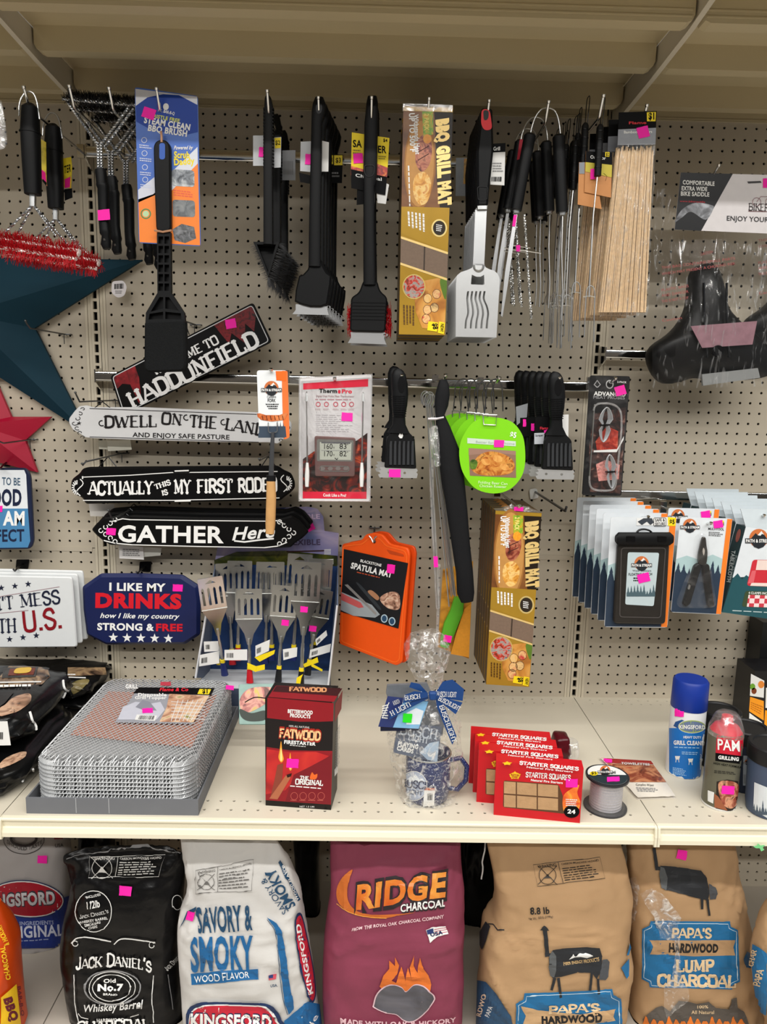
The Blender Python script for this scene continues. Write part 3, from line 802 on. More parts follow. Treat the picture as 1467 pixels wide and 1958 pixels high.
# --- triangular brushes
def tri_brush(label):
    S = Pl(11.6)
    o = thing('triangle_grill_brush', label, 'grill brush', S(514, 560), 'triangular grill brushes on one hook')
    b = B(); b.limb(S, [(512, 184), (513, 190), (514, 205), (514, 250), (513, 320), (513.5, 468)], [4, 6.5, 8.5, 9, 9, 9.5], [.2, .3, .32, .35, .35, .4], 10, 4); b.obj('handle', RUB, o, smooth=35)
    b = B()
    for i in range(18):
        for sx in (-1, 1): b.limb(S, [(514+sx*8.5, 208+i*6.5), (514+sx*8.5, 211+i*6.5)], [2, 2], .3, 6)
    b.obj('grip_nub', BLK, o, smooth=40)
    tri = z4(300, 1112, 478, 1112, 402, 1352); inn = z4(325, 1130, 455, 1130, 400, 1320)
    b = B(); b.plate(S, tri, 3.3, holes=[inn]); b.obj('head_frame', BLK, o)
    b = B(); b.plate(S, inn, .1, lift=-.9); b.obj('head_back', BLKG, o)
    A, Bq, C = [S(*p) for p in tri]; b = B(); yy = lambda p, l: p+V((0, l, 0))
    nA = V((-.9, 0, -.4)); nB = V((.9, 0, -.3))
    for i in range(9):
        l = .15+i*.37
        for (p, q, nn, n, ln) in ((A, C, nA, 26, .55), (Bq, C, nB, 22, .55)):
            for k in range(n):
                c = yy(p.lerp(q, (k+random.random())/n), l); dr = (nn+V((random.uniform(-.15, .15), random.uniform(-.15, .15), random.uniform(-.2, .2)))).normalized()
                e = c+dr*ln*random.uniform(.8, 1.1); w = V((.02, 0, .02)); w2 = V((0, .03, 0)); b.add([c+w, c-w, c+w2, e], [(0, 1, 3), (1, 2, 3), (2, 0, 3)])
        for k in range(6):
            c = yy(C, l); dr = V((random.uniform(-.25, .35), random.uniform(-.2, .2), -1)).normalized(); e = c+dr*random.uniform(.7, 1.2); b.add([c+V((.03, 0, 0)), c-V((.03, 0, 0)), c+V((0, .03, 0)), e], [(0, 1, 3), (1, 2, 3), (2, 0, 3)])
    b.obj('bristles', mat('2e2e30', .45, var=.4, sc=300), o, kind='stuff')
    return o
t0 = tri_brush('black grill brush with triangular bristle head, foremost of its row')
for k in range(1, 3): t1 = dup(t0, (.15*k, 3.8*k, 0), 'black grill brush with triangular head, %s in from the hook tip' % ORD[k])
t1 = bpy.data.objects['triangle_grill_brush.001']; S = Pl(11.17); PL = mat('b9bcc0', .3, var=.1); tagcard(S, t0, [(484, 259), (508, 259), (507, 317), (484, 317)], PL); sticker(S, t0, 502, 291, 13, 19, 3)
tagcard(S, t0, [(522, 263), (538, 262), (537, 320), (523, 321)], PL); D = Dec(S, t0); D.poly([(525, 264), (537, 263), (537, 283), (526, 284)], YEL); D.text('$2', (527, 277), (536, 277), 8, BLACKP, up=(0, -1)); D.done()
S = Pl(7.38); tagcard(S, t1, [(530, 288), (565, 287), (565, 345), (531, 344)], mat('9c9fa5', .4)); Dec(S, t1).barcode([(539, 308), (561, 308), (561, 334), (539, 334)], 16, GREYTX).done()

# --- wide scraper brushes
def flat_brush(handle, hw, head, blade, name, label, d, group, ridges=0):
    S = Pl(d); o = thing(name, label, 'grill brush', S(*blade[2]), group)
    b = B(); b.limb(S, handle, hw, .38, 12, 3.2); b.obj('handle', RUB, o, smooth=35)
    b = B(); b.plate(S, head, .55, .12, lift=.12); b.obj('head', BLK, o, smooth=35)
    b = B(); b.plate(S, blade, .05, lift=-.15, holes=[ell(x, y, 3, 2.6, 10) for x, y in ((blade[2][0]*.35+blade[3][0]*.65+1, blade[2][1]-7), (blade[2][0]*.62+blade[3][0]*.38, blade[2][1]-7))]); b.obj('scraper_blade', STEEL, o)
    return o, S
hd = z4(768, 1240, 775, 1275, 800, 1320, 832, 1345, 828, 1400, 805, 1540, 760, 1556, 690, 1555, 630, 1540, 583, 1518, 590, 1440, 612, 1345, 640, 1335, 672, 1300, 690, 1240)
bl = z4(588, 1535, 803, 1555, 806, 1580, 815, 1610, 566, 1603, 588, 1575)
s0, S = flat_brush([(611, 188), (611, 200), (609, 215), (606, 235), (605, 300), (603, 400), (602, 510)], [8, 13, 13, 10.5, 11, 11.5, 12], hd, bl, 'scraper_grill_brush', 'wide black grill brush with notched steel scraper edge, foremost of its row', 11.1, 'wide scraper brushes on one hook')
Dec(Pl(11.5), s0).poly(ell(610, 207, 6, 11), BLKG, .02, 'hanging_hole').done()
b = B(); k = lambda x, y, l: Pl(11.1)(x, y)+V((0, l, 0))
for i in range(5): b.spikes(k(572, 560+i*8, .45), k(625, 562+i*8, .45), 0, 120, .6, .03, .3, half=(0, 1, -.2))
b.obj('bristles', BLKB, s0, kind='stuff')
sb = [dup(s0, (.18*i, 1.25*i, -.06*i), 'wide black scraper brush, %s in from the hook tip' % ORD[i]) for i in range(1, 6)]
S = Pl(10.62); tagcard(S, s0, [(575, 271), (597, 270), (596, 329), (574, 327)], PL); sticker(S, s0, 590, 305, 12, 20, 2)
tagcard(S, s0, [(611, 268), (629, 272), (628, 328), (611, 328)], PAPER)
S = Pl(6.85); tagcard(S, sb[2], [(624, 293), (656, 296), (654, 350), (624, 350)], BLACKP); D = Dec(S, sb[2])
D.poly([(639, 297), (655, 297), (655, 316), (639, 316)], YEL).text('$3', (642, 311), (652, 311), 9, BLACKP).poly([(630, 297), (637, 297), (637, 314), (630, 314)], YEL).text('3', (632, 310), (636, 310), 8, BLACKP).greek([(631, 328), (652, 328), (652, 340), (631, 340)], 2).done()
tagcard(Pl(10.6), s0, [(572, 330), (596, 336), (596, 352), (574, 348)], BLACKP)
# --- brushes with red bristles and yellow header card
hd = rnd(z4(1052, 1370, 1142, 1370, 1165, 1450, 1215, 1490, 1200, 1728, 958, 1722, 966, 1490, 1020, 1460), 8)
bl = z4(962, 1725, 1198, 1728, 1192, 1770, 1207, 1810, 944, 1800, 966, 1762)
c0, S = flat_brush([(712, 186), (712, 196), (710, 235), (708, 330), (707, 352), (706, 356), (706, 440), (707, 545)], [9, 11, 13, 13.5, 12, 11, 11, 12], hd, bl, 'red_bristle_scraper_brush', 'black grill brush with red bristles and yellow header card', 11.15, 'red bristle scraper brushes on one hook')
D = Dec(Pl(11.55), c0); D.line(rnd([(697, 316), (716, 316), (715, 332), (710, 338), (702, 338), (697, 330)], 4), 1.2, BLKG, .02, True)
D.done(); D = Dec(Pl(11.29), c0)
for i in range(6): D.line([(672, 578+i*6.5), (738, 579+i*6.5)], 1.1, BLKG, .03)
D.done()
b = B()
for i in range(8): b.spikes(k(664, 588+i*6, .7), k(748, 588+i*6, .7), 0, 130, .55, .03, .3, half=(0, 1, 0))
b.obj('bristles', REDB, c0, kind='stuff')
S = Pl(10.68); q = [(673, 253), (745, 264), (740, 345), (671, 335)]; tagcard(S, c0, q, YEL, name='header_card'); D = Dec(S, c0)
D.poly([lerpq(q, 0, .78), lerpq(q, .35, .82), lerpq(q, .6, .62), lerpq(q, 1, .7), lerpq(q, 1, 1), lerpq(q, 0, 1)], pic(['6a1008', 'c02818', 'f0a020'], 120)).poly([lerpq(q, 0, .86), lerpq(q, 1, .92), lerpq(q, .98, 1.35), lerpq(q, .02, 1.3)], BLACKP, .02)
D.text('SA', (675, 281), (692, 282), 13, BLACKP, .03, up=(0, -1)).text('ER', (723, 292), (739, 293), 13, BLACKP, .03, up=(0, -1)).text('$4', (733, 271), (741, 272), 6, BLACKP, up=(0, -1))
D.greek([(675, 285), (694, 286), (694, 296), (675, 295)], 2, mat('8a7a10')).greek([(724, 297), (740, 298), (740, 306), (724, 305)], 2, mat('8a7a10'))
D.text('Charcoal', (680, 338), (730, 346), 6, WHITE, up=(0, -1)).done(); sticker(S, c0, 685, 303, 18, 19, -3)
dup(c0, (.12, 2.2, -.05), 'black grill brush with red bristles behind the one with the yellow card', skip=('header_card', 'lettering', 'printed_panel', 'price_sticker', 'fine_print'))
S = Pl(10.62); tagcard(S, c0, [(718, 340), (744, 353), (738, 390), (722, 388)], PAPER); tagcard(S, c0, [(684, 338), (700, 338), (698, 390), (682, 392)], BLACKP)

# --- gold boxes of grill mats
GOLD = mat('b08a2e', .3, .25, var=.12, sc=30)
def mat_box(q, S, label, group, depth, price_m=YEL, flap=False):
    o = thing('grill_mat_box', label, 'box', S(*lerpq(q, .5, 1)), group)
    qt = .062 if flap else 0.      # the hang tab above the carton is a single sheet, pierced by the hook
    if flap: b = B(); b.plate(S, [q[0], q[1], lerpq(q, 1, qt+.01), lerpq(q, 0, qt+.01)], .05); b.obj('hang_tab', GOLD, o)
    F = [S(*p) for p in (lerpq(q, 0, qt), lerpq(q, 1, qt), q[2], q[3])]; dv = V((0, depth, 0)); b = B(); b.hexa([F[3], F[2], F[1], F[0], F[3]+dv, F[2]+dv, F[1]+dv, F[0]+dv]); b.obj('carton', mat('4a3416', .45, var=.25, sc=25), o)
    D = Dec(S, o); Q = lambda *a: [lerpq(q, a[i], a[i+1]) for i in range(0, len(a), 2)]
    D.poly(Q(0, 0, 1, 0, 1, 1, 0, 1), GOLD, .012)
    D.poly(Q(.0, .02, 1, .02, 1, .44, .0, .44), pic(['4a2410', '7a4a20', '9a6a34'], 14, 1.), .018, 'picture').poly(ell(*lerpq(q, .36, .25), 30, 88, 28, 2), mat('a06c34', .4, var=.15), .0195, 'picture').poly(ell(*lerpq(q, .36, .25), 27, 82, 28, 2), mat('c08c4c', .4, var=.2), .021, 'picture')
    D.poly(Q(.62, .02, 1, .02, 1, .44, .8, .44, .7, .3, .66, .1), mat('231a12', .35, var=.2), .022)
    D.poly(crv(Q(.3, .15, .48, .12, .6, .17, .56, .25, .4, .285, .27, .24)), pic(['4a1c12', '8a3c2c', 'c07858', '5a2818'], 70, 2., seed=3), .024, 'picture').poly(crv(Q(.26, .31, .45, .285, .6, .33, .55, .41, .38, .43, .24, .38)), pic(['b06818', 'e0a040', 'f0cc80', 'c87828'], 60, 2., seed=5), .024, 'picture').line(Q(.32, .2, .54, .17), 1.6, mat('3a1410'), .026).line(Q(.32, .235, .54, .205), 1.6, mat('3a1410'), .026)
    D.poly(Q(.38, .02, .6, .02, .62, .12, .42, .13), pic(['5a8a20', '8ab430', 'e0a020'], 120), .026, 'picture')
    D.poly(ell(*lerpq(q, .5, .14), 8, 9), pic(['e88820', 'f0b030'], 100), .027, 'picture')
    D.poly(Q(.0, .44, .0, .56, 1., .635, 1., .44), GOLD, .026)
    YT = mat('f0d088', .35, .3)
    u = lambda a, b_: (V(lerpq(q, a, b_)))
    D.text('BBQ GRILL MAT', lerpq(q, .68, .055), lerpq(q, .79, .435), 21, YT, .11, .04, shear=-.12)
    D.text('2 PACK', lerpq(q, .43, .03), lerpq(q, .44, .105), 8, mat('f4e080'), .05, .04)
    D.text('Withstands Heat', lerpq(q, .22, .035), lerpq(q, .27, .21), 8, WHITE, .04, .04)
    D.text('UP TO 500°F', lerpq(q, .12, .03), lerpq(q, .16, .20), 10, WHITE, .05, .04)
    D.greek([lerpq(q, .16, .26), lerpq(q, .20, .44), lerpq(q, .15, .44), lerpq(q, .10, .26)], 1, WHITE, .04)
    D.greek([lerpq(q, .5, .47), lerpq(q, .52, .56), lerpq(q, .14, .545), lerpq(q, .11, .46)], 5, WHITE, .04)
    c = lerpq(q, .8, .53); D.poly(ell(*c, 15, 17), mat('e8d08a', .3, .5), .03).poly(ell(*c, 12, 14), mat('2a2014'), .035); D.greek([(c[0]-6, c[1]-8), (c[0]+6, c[1]-6), (c[0]+6, c[1]+8), (c[0]-6, c[1]+6)], 4, WHITE, .045)
    D.poly(Q(0, .575, 1, .64, 1, .755, 0, .69), mat('7a6656', .5, var=.15, sc=200), .03, 'window')
    D.poly(Q(.49, .606, .52, .608, .52, .724, .49, .722), mat('3c3026'), .034, 'roll_gap')
    for v0, v1 in (((.57, .635), (.58, .645)), ((.685, .75), (.695, .76))): D.poly([lerpq(q, 0, v0[0]), lerpq(q, 1, v0[1]), lerpq(q, 1, v1[1]), lerpq(q, 0, v1[0])], YT, .036)
    D.poly(Q(.3, .8, .45, .765, .8, .75, .99, .76, .99, .98, .5, .97, .35, .9), pic(['8a4c18', 'c88838', 'd8a050', 'a86a28'], 30, 1.), .03, 'picture').poly(crv(Q(.85, .76, .99, .75, .99, .84, .92, .82)), mat('5a7a28', .4, var=.3), .033, 'picture')
    c = lerpq(q, .3, .79); D.poly(ell(*c, 22, 24), mat('e0c878', .3, .5), .034).poly(ell(*c, 20, 22), pic(['38404a', 'a8a49c', 'c83018', '50301c'], 110, 2.), .038, 'picture')
    for uu, vv, cc in ((.6, .84, 'e0a030'), (.79, .82, 'c02430'), (.6, .89, 'd8603c'), (.75, .88, '3a2018'), (.58, .93, 'c83c30')): D.poly(ell(*lerpq(q, uu, vv), 8, 9), pic([cc, 'e8c080', cc], 70, 1.), .036, 'picture').line(ell(*lerpq(q, uu, vv), 8, 9, 12), .9, mat('5a2c14'), .038, True)
    D.greek([lerpq(q, .33, .875), lerpq(q, .34, .97), lerpq(q, .08, .965), lerpq(q, .06, .87)], 4, mat('5a3c10'), .04)
    D.poly(Q(.63, .94, .84, .945, .82, .985, .61, .98), price_m, .045).text('$8', lerpq(q, .72, .95), lerpq(q, .74, .976), 9, BLACKP, .05, .055)
    D.poly(Q(.86, .94, .99, .945, .97, .995, .84, .99), price_m, .044).text('NEW!', lerpq(q, .9, .95), lerpq(q, .89, .985), 6, BLACKP, .03, .055)
    D.done()
    return o
q = z5(112, 190, 450, 200, 396, 1748, 82, 1742); S = Pl(12)
m0 = mat_box(q, S, 'tall gold grill mat box, foremost under the upper shelf', 'grill mat boxes on the upper hook', 2.2, flap=True)
b = B(); b.plate(S, [(771, 198), (866, 201), (865, 214), (770, 212)], .02, lift=.05); b.obj('hang_flap', film('ffffff', .15, .5, 60), m0)
for i in (1, 2): dup(m0, (0, 2.35*i, -.05*i), 'tall gold grill mat box under the upper shelf, %s in from the hook tip' % ORD[i], skip=('hang_flap',))

# --- slotted turners
S = Pl(11.6)
def turner(label):
    o = thing('slotted_turner', label, 'spatula', S(905, 645), 'steel turners on one hook')
    b = B(); b.plate(Pl(11.95), rnd(z5(645, 195, 720, 200, 728, 480, 712, 640, 695, 790, 690, 870, 612, 870, 612, 700, 610, 500), 6), .56, .18); b.obj('handle', RUB, o, smooth=35)
    D = Dec(Pl(11.97), o); D.poly(rnd(z5(645, 208, 700, 212, 718, 340, 690, 355, 660, 350, 640, 310), 8), mat('e03038', .45), .02, 'red_inlay').poly(rnd(z5(655, 215, 695, 220, 690, 280, 660, 290), 6), BLKG, .04, 'hanging_hole').line(rnd(z5(615, 735, 690, 738, 680, 830, 622, 832), 6), 1.2, BLKG, .03, True).done()
    b = B(); b.limb(S, z5(648, 868, 648, 895), [10.5, 10], .25, 10, 4); b.obj('collar', SLV, o, smooth=40)
    b = B(); b.plate(S, z5(600, 892, 682, 892, 664, 1275, 584, 1275), .1, .02); b.obj('neck', STEEL, o)
    hol = [rnd(z5(578, 1335, 608, 1350, 640, 1350, 662, 1335, 664, 1405, 572, 1402), 2)]
    for i in range(5):
        x = 553+i*28; e = i*4
        c = [(x, 1448), (x-6, 1500), (x-2+e, 1550), (x+e*1.5, 1600), (x-14+e*2, 1650), (x-18+e*2, 1702)]
        cc = crv(c, 3, False); L_ = [(p[0]-6, p[1]) for p in cc]; R_ = [(p[0]+7, p[1]) for p in reversed(cc)]; hol.append(z5(*[t for p in L_+R_ for t in p]))
    out = z5(588, 1262, 580, 1290, 545, 1305, 505, 1318, 478, 1340, 470, 1400, 468, 1758, 746, 1764, 766, 1420, 769, 1365, 755, 1330, 730, 1308, 695, 1298, 672, 1285, 662, 1262)
    b = B(); b.plate(S, out, .06, holes=hol); b.obj('blade', mat('d3d4d4', .38, .9, var=.05), o)
    b = B(); b.wire(S, z5(590, 1270, 600, 1300, 625, 1312, 650, 1300, 660, 1270), 2.5, 5, smooth=3); b.obj('neck_weld', SLV, o, smooth=50)
    return o
s0 = turner('slotted steel turner with black and red handle, foremost of its row')
S9 = Pl(11.375); tagcard(S9, s0, z5(706, 445, 808, 440, 800, 728, 704, 722), PAPER); D = Dec(S9, s0); D.poly(z5(706, 445, 808, 440, 806, 500, 706, 505), BLACKP).text('Grill', z5(725, 492)[0], z5(770, 490)[0], 7, WHITE, up=(0, -1)).greek(z5(720, 570, 795, 570, 795, 640, 720, 640), 4).barcode(z5(712, 670, 782, 670, 780, 702, 710, 702), 14).done()
for i in range(1, 9): tl = dup(s0, (-.02*i, .65*i, -.015*i), 'slotted steel turner, %s in from the hook tip' % ORD[i], skip=('hang_tag', 'lettering', 'printed_panel', 'fine_print', 'barcode'))
S9 = Pl(6.15); tagcard(S9, tl, z5(470, 540, 580, 540, 575, 800, 468, 800), mat('9fa4a8', .35, var=.2)); D = Dec(S9, tl); D.poly(z5(525, 545, 560, 548, 550, 720, 520, 718), pic(['c8701c', 'e8b020', '6a3a10'], 60)).done()

# --- looped tongs
def tongs(label, d, dx=0, dy=0, sc=1.):
    S = Pl(d); T = lambda x, y: (1050+(x-1050)*sc+dx, 205+(y-205)*sc+dy)
    o = thing('barbecue_tongs', label, 'tongs', S(*T(1040, 640)), 'looped barbecue tongs on one hook')
    b = B(); b.wire(S, [T(1014, 258), T(1018, 240), T(1025, 222), T(1036, 209), T(1048, 206), T(1060, 211), T(1067, 225), T(1070, 240), T(1072, 260)], 1.5*sc, 7, smooth=3); b.obj('spring_loop', SLV, o, smooth=60)
    for (p, q_) in ((T(1014, 256), T(987, 402)), (T(1068, 258), T(1075, 406))):
        b = B(); b.limb(S, [p, (p[0]*.97+q_[0]*.03, p[1]*.97+q_[1]*.03), q_], [8*sc, 11.5*sc, 11*sc], None, 12); b.obj('grip', RUB, o, smooth=35)
        b = B(); b.limb(S, [q_, (q_[0], q_[1]+6*sc)], [6.5*sc, 6*sc], None, 10); b.obj('ferrule', SLV, o, smooth=40)
    b = B(); b.plate(S, [T(984, 408), T(990, 408), T(972, 540), T(961, 606), T(958, 604), T(966, 520)], .12); b.obj('blade_arm', STEEL, o)
    b = B(); b.wire(S, [T(1076, 410), T(1074, 480), T(1076, 560), T(1073, 612)], 1.6*sc, 6)
    b.twist(S(*T(1003, 410)), S(*T(1016, 610)), .06); b.obj('steel_arm', SLV, o, smooth=60)
    b = B(); b.wire(S, [T(994, 478), T(1035, 484)], 1.3*sc, 5); b.obj('cross_pin', SLV, o)
    return o
tongs('looped barbecue tongs with black grips, foremost of their row', 11.6)
tongs('looped barbecue tongs, second in from the hook tip', 9.4, -22, 18, .9); tongs('looped barbecue tongs, third in from the hook tip', 7.2, -38, 40, .84)
tongs('looped barbecue tongs, fourth in from the hook tip', 5.2, -44, 62, .78); tongs('looped barbecue tongs, fifth in from the hook tip', 3.6, -30, 66, .76)
t0 = bpy.data.objects['barbecue_tongs']
tb1 = bpy.data.objects['barbecue_tongs.001']; sticker(Pl(11.6), t0, 984, 422, 6, 22, 8); sticker(Pl(9.5), tb1, 991, 475, 8, 12, 0)
b = B(); b.plate(Pl(9.86), z5(905, 415, 935, 415, 915, 545, 885, 555), .05); b.obj('red_tab', mat('b01830', .5), tb1)

# --- roasting forks
def rfork(label):
    S = Pl(12.4); o = thing('roasting_fork', label, 'fork', S(1132, 662), 'roasting forks on one hook')
    b = B(); b.limb(S, z7(1180, 330, 1172, 360, 1160, 600, 1145, 885), [4, 6.5, 6.8, 6.5], None, 12); b.obj('handle', RUB, o, smooth=35)
    b = B()
    for y in (400, 490, 590, 690, 790): b.limb(S, z7(1172-(y-400)*.06, y, 1171-(y-400)*.06, y+8), [7.2, 7.2], None, 12)
    b.obj('grip_ring', BLKG, o, smooth=40)
    b = B(); b.wire(S, z7(1172, 340, 1190, 100, 1210, 40, 1225, 60, 1195, 340), .9, 5, smooth=4); b.obj('hanging_cord', BLKG, o, smooth=60)
    b = B(); b.wire(S, z6(196, 595, 172, 830, 150, 1250, 147, 1320), 1.7, 6); b.obj('rod', SLV, o, smooth=60)
    b = B(); b.wire(S, z6(118, 1560, 128, 1330, 137, 1270, 152, 1252, 172, 1260, 182, 1300, 178, 1430, 176, 1590), 1.2, 6, smooth=3); b.obj('prongs', SLV, o, smooth=60)
    b = B(); b.wire(S, z6(112, 1322, 150, 1312, 186, 1322), 1., 5, smooth=2); b.obj('prong_tie', SLV, o, smooth=60)
    return o
f0 = rfork('roasting fork with ringed black handle, foremost of its row')
for i, (dx, dy, dz, rz) in enumerate(((-.9, 1.0, .4, .1), (-1.3, 1.9, -.5, -.2), (-1.0, 2.8, .2, .3), (-1.6, 3.8, -.3, .1), (-.8, 4.7, .3, -.2), (-1.5, 5.7, .1, .2), (-1.0, 6.7, -.2, 0), (-1.6, 7.7, .2, .3), (-.8, 8.7, 0, .1))):
    dup(f0, (dx, dy, dz), 'roasting fork, %s in from the hook tip' % ORD[i+1], rotz=rz)
OT = mat('c98a52', .5, var=.1, sc=40)
S = Pl(11.86)
for (poly, l) in ((z7(945, 735, 1110, 740, 1190, 1240, 930, 1190), 0), (z7(1015, 620, 1300, 640, 1285, 1120, 1000, 1060), .1)):
    tagcard(S, f0, poly, OT, lift=l)
D = Dec(S, f0); q = z7(1015, 620, 1300, 640, 1285, 1120, 1000, 1060); D.poly([lerpq(q, *p) for p in ((0, 0), (1, 0), (1, .27), (0, .27))], BLACKP, .13).poly([lerpq(q, *p) for p in ((0, .27), (1, .27), (1, .55), (0, .5))], mat('c8b840'), .13).text('Outdoor', z7(1060, 700)[0], z7(1225, 715)[0], 6, WHITE, lift=.15)
D.poly(z7(1222, 630, 1268, 632, 1265, 682, 1220, 680), YEL, .15).text('$2', z7(1228, 672)[0], z7(1262, 674)[0], 6, BLACKP, lift=.17).poly(z7(945, 740, 1005, 735, 1003, 860, 945, 860), mat('8a9098'), .03).line(z7(1205, 860, 1240, 890, 1225, 940), 1, mat('8a5a30'), .13).done()
sticker(S, f0, *z7(1085, 870)[0], 9, 20, 0, lift=.2)

# --- bamboo skewers
S = Pl(12); hq = z6(325, 208, 553, 200, 545, 402, 316, 406)
def skewers(label):
    o = thing('bamboo_skewer_pack', label, 'skewers', S(1190, 600), 'bamboo skewer packs on one hook')
    b = B(); b.plate(S, hq, .06, lift=.1); b.obj('header_card', BLACKP, o)
    rg = random.Random(5); b = B()
    for lay in range(3):
        for i in range(34):
            u = (i+rg.random()*.7)/34; x0 = 318+u*222; x1 = 208+u*288
            p0 = S(*z6(x0, 412+rg.uniform(-6, 30))[0])+V((0, lay*.16+rg.uniform(0, .05), 0)); p1 = S(*z6(x1, 1412)[0])+V((0, lay*.16, 0))
            b.tube([p0, p1], .062, 5)
    b.obj('skewers', mat('d8ba92', .55, var=.3, sc=150), o, kind='stuff')
    b = B(); fl = z6(318, 400, 548, 396, 500, 1432, 202, 1440); n = 14; rings = []
    F = [[S(*lerpq(fl, i/6, j/n))+V((random.uniform(-.02, .02), -.12+random.uniform(-.06, .04), 0)) for j in range(n+1)] for i in range(7)]
    b.add([p for r in F for p in r], [(i*(n+1)+j, (i+1)*(n+1)+j, (i+1)*(n+1)+j+1, i*(n+1)+j+1) for i in range(6) for j in range(n)])
    b.obj('film_sleeve', film('ffffff', .04, .4, 55, (3, 1, .5), 1., .52), o, smooth=80)
    return o
k0 = skewers('pack of bamboo skewers with black header card, foremost of its hook')
D = Dec(S, k0); D.poly([lerpq(hq, *p) for p in ((0, .52), (1, .5), (1, 1), (0, 1))], mat('8c9098', .35, var=.15), .115)
D.poly(z6(493, 208, 548, 206, 545, 262, 494, 262), YEL, .115).text('$1', z6(503, 250)[0], z6(538, 250)[0], 12, BLACKP, .05, .13).text('Flame', z6(385, 280)[0], z6(490, 278)[0], 5, mat('e03038'), lift=.13).text('Bamboo Skewers', z6(355, 336)[0], z6(525, 332)[0], 5, WHITE, lift=.13).done()
sticker(S, k0, *z6(470, 328)[0], 22, 21, -14, lift=.15)
for i in (1, 2, 3): dup(k0, (-.35*i, 1.3*i, -.1*i), 'pack of bamboo skewers, %s in from the hook tip' % ORD[i], skip=('lettering', 'price_sticker'))
# ================================================================= left side: stars and tin signs
zs = zc(130, 560, 2.768); zl = zc(0, 480, 3.7656); zb = zc(0, 860, 3.6675); zr = zc(0, 600, 6.1188); zf = zc(130, 1020, 5.433)
TEAL = mat('07303f', .65, var=.12, sc=12, spec=.2); CRIM = mat('b00f34', .42, var=.08, sc=14)
def barn_star(S, c, tips, vall, hc, hv, m, name, label):
    """a folded tin star: ridges run from the raised centre to the tips, valleys to the notches"""
    o = thing(name, label, 'star', S(*tips[2]))
    C = S(*c)+V((0, -hc, 0)); T = [S(*p) for p in tips]; Nn = [S(*p) for p in vall]
    for i in range(5):
        b = B(); t = T[i]; a = Nn[i-1]; z = Nn[i]
        bk = V((0, .35, 0))
        b.add([C, a, t, z, a+bk, t+bk, z+bk], [(0, 1, 2), (0, 2, 3), (1, 4, 5, 2), (2, 5, 6, 3)])
        b.obj('star_point', m, o)
    return o
# blue star: two of its five points show
S = Pl(.8)
def ring5(c, R, r, rot):
    t = [(c[0]+R*math.cos(math.radians(rot+72*i)), c[1]+R*math.sin(math.radians(rot+72*i))) for i in range(5)]
    n = [(c[0]+r*math.cos(math.radians(rot+36+72*i)), c[1]+r*math.sin(math.radians(rot+36+72*i))) for i in range(5)]
    return t, n
c = (-45, 605); t, n = ring5(c, 330, 112, -17)
t[0] = (272, 497); t[1] = (168, 830); n[0] = (66, 627); n[4] = (-10, 492); n[1] = (0, 722); t[2] = (-330, 738)
bs = barn_star(S, c, t, n, 2.2, 0, TEAL, 'tin_star', 'large dark teal tin star hanging above the red star')
Sg = Pl(1.2); b = B(); b.plate(Sg, rnd([(214, 538), (236, 536), (243, 548), (238, 566), (225, 570), (213, 560)], 6), .02); b.obj('paper_tag', mat('e9e5e8', .5), bs)
Dec(Sg, bs).barcode([(219, 543), (237, 542), (237, 552), (219, 553)], 12).greek([(220, 555), (236, 555), (234, 562), (221, 562)], 2).done()
S = Pl(.6); c = (-28, 810); t, n = ring5(c, 128, 50, -6)
t[0] = (98, 797); t[1] = (71, 903); n[0] = (48, 842); n[1] = (-20, 880); n[4] = (21, 797); t[4] = (-8, 730)
barn_star(S, c, t, n, 1.7, 0, CRIM, 'tin_star', 'small crimson tin star below the teal star')

def wire_hook(x, y, d, label, tip=(-8, -3)):
    """short grey peg hook: two wire legs into the board, one arm out to a ball tip"""
    P = at(x, y, .3)
    if tip[0]: d = CD*(1-(730-x)/(730-x-tip[0]))      # the arm runs straight out from the board
    Tn = at(x+tip[0], y+tip[1], d); o = thing('wire_peg_hook', label, 'hook', (P.x, -.1, P.z))
    G = mat('5c5e5f', .35, .9)
    b = B(); b.tube([P+V((0, .3, 0)), P+V((0, -.4, 0)), V((Tn.x, Tn.y+.8, P.z if tip[0] else Tn.z-.55)), Tn+V((0, .12, -.15)), Tn], .075, 6); b.obj('arm', G, o, smooth=60)
    b = B(); b.tube([P+V((-.5, .3, 0)), P+V((-.5, -.1, 0)), P+V((.5, -.1, 0)), P+V((.5, .3, 0))], .07, 6); b.tube([P+V((-.08, -.1, 0)), P+V((-.08, -.12, -.9))], .04, 5); b.obj('back_wire', G, o, smooth=60)
    b = B(); b.lathe([(.02, -.1), (.11, -.05), (.11, .05), (.02, .1)], Tn, 8); b.obj('ball_tip', G, o, smooth=60)
    return o
wire_hook(*zl(470, 600)[0], 6.5, 'grey wire peg hook carrying the teal star', tip=(-76, -26))
wire_hook(*zl(225, 1357)[0], 5.5, 'grey wire peg hook in front of the red star', tip=(-62, 1))
wire_hook(*zl(840, 1075)[0], 4.5, 'grey wire peg hook over the white pasture sign', tip=(-79, -15))
wire_hook(*zl(885, 1455)[0], 4.5, 'grey wire peg hook over the black rodeo sign', tip=(-78, 20))
wire_hook(*zs(1090, 845)[0], 4.0, 'grey wire peg hook behind the campfire fork', tip=(-28, 12))
wire_hook(*zb(980, 395)[0], 4.2, 'grey wire peg hook over the black gather sign', tip=(-60, 8))

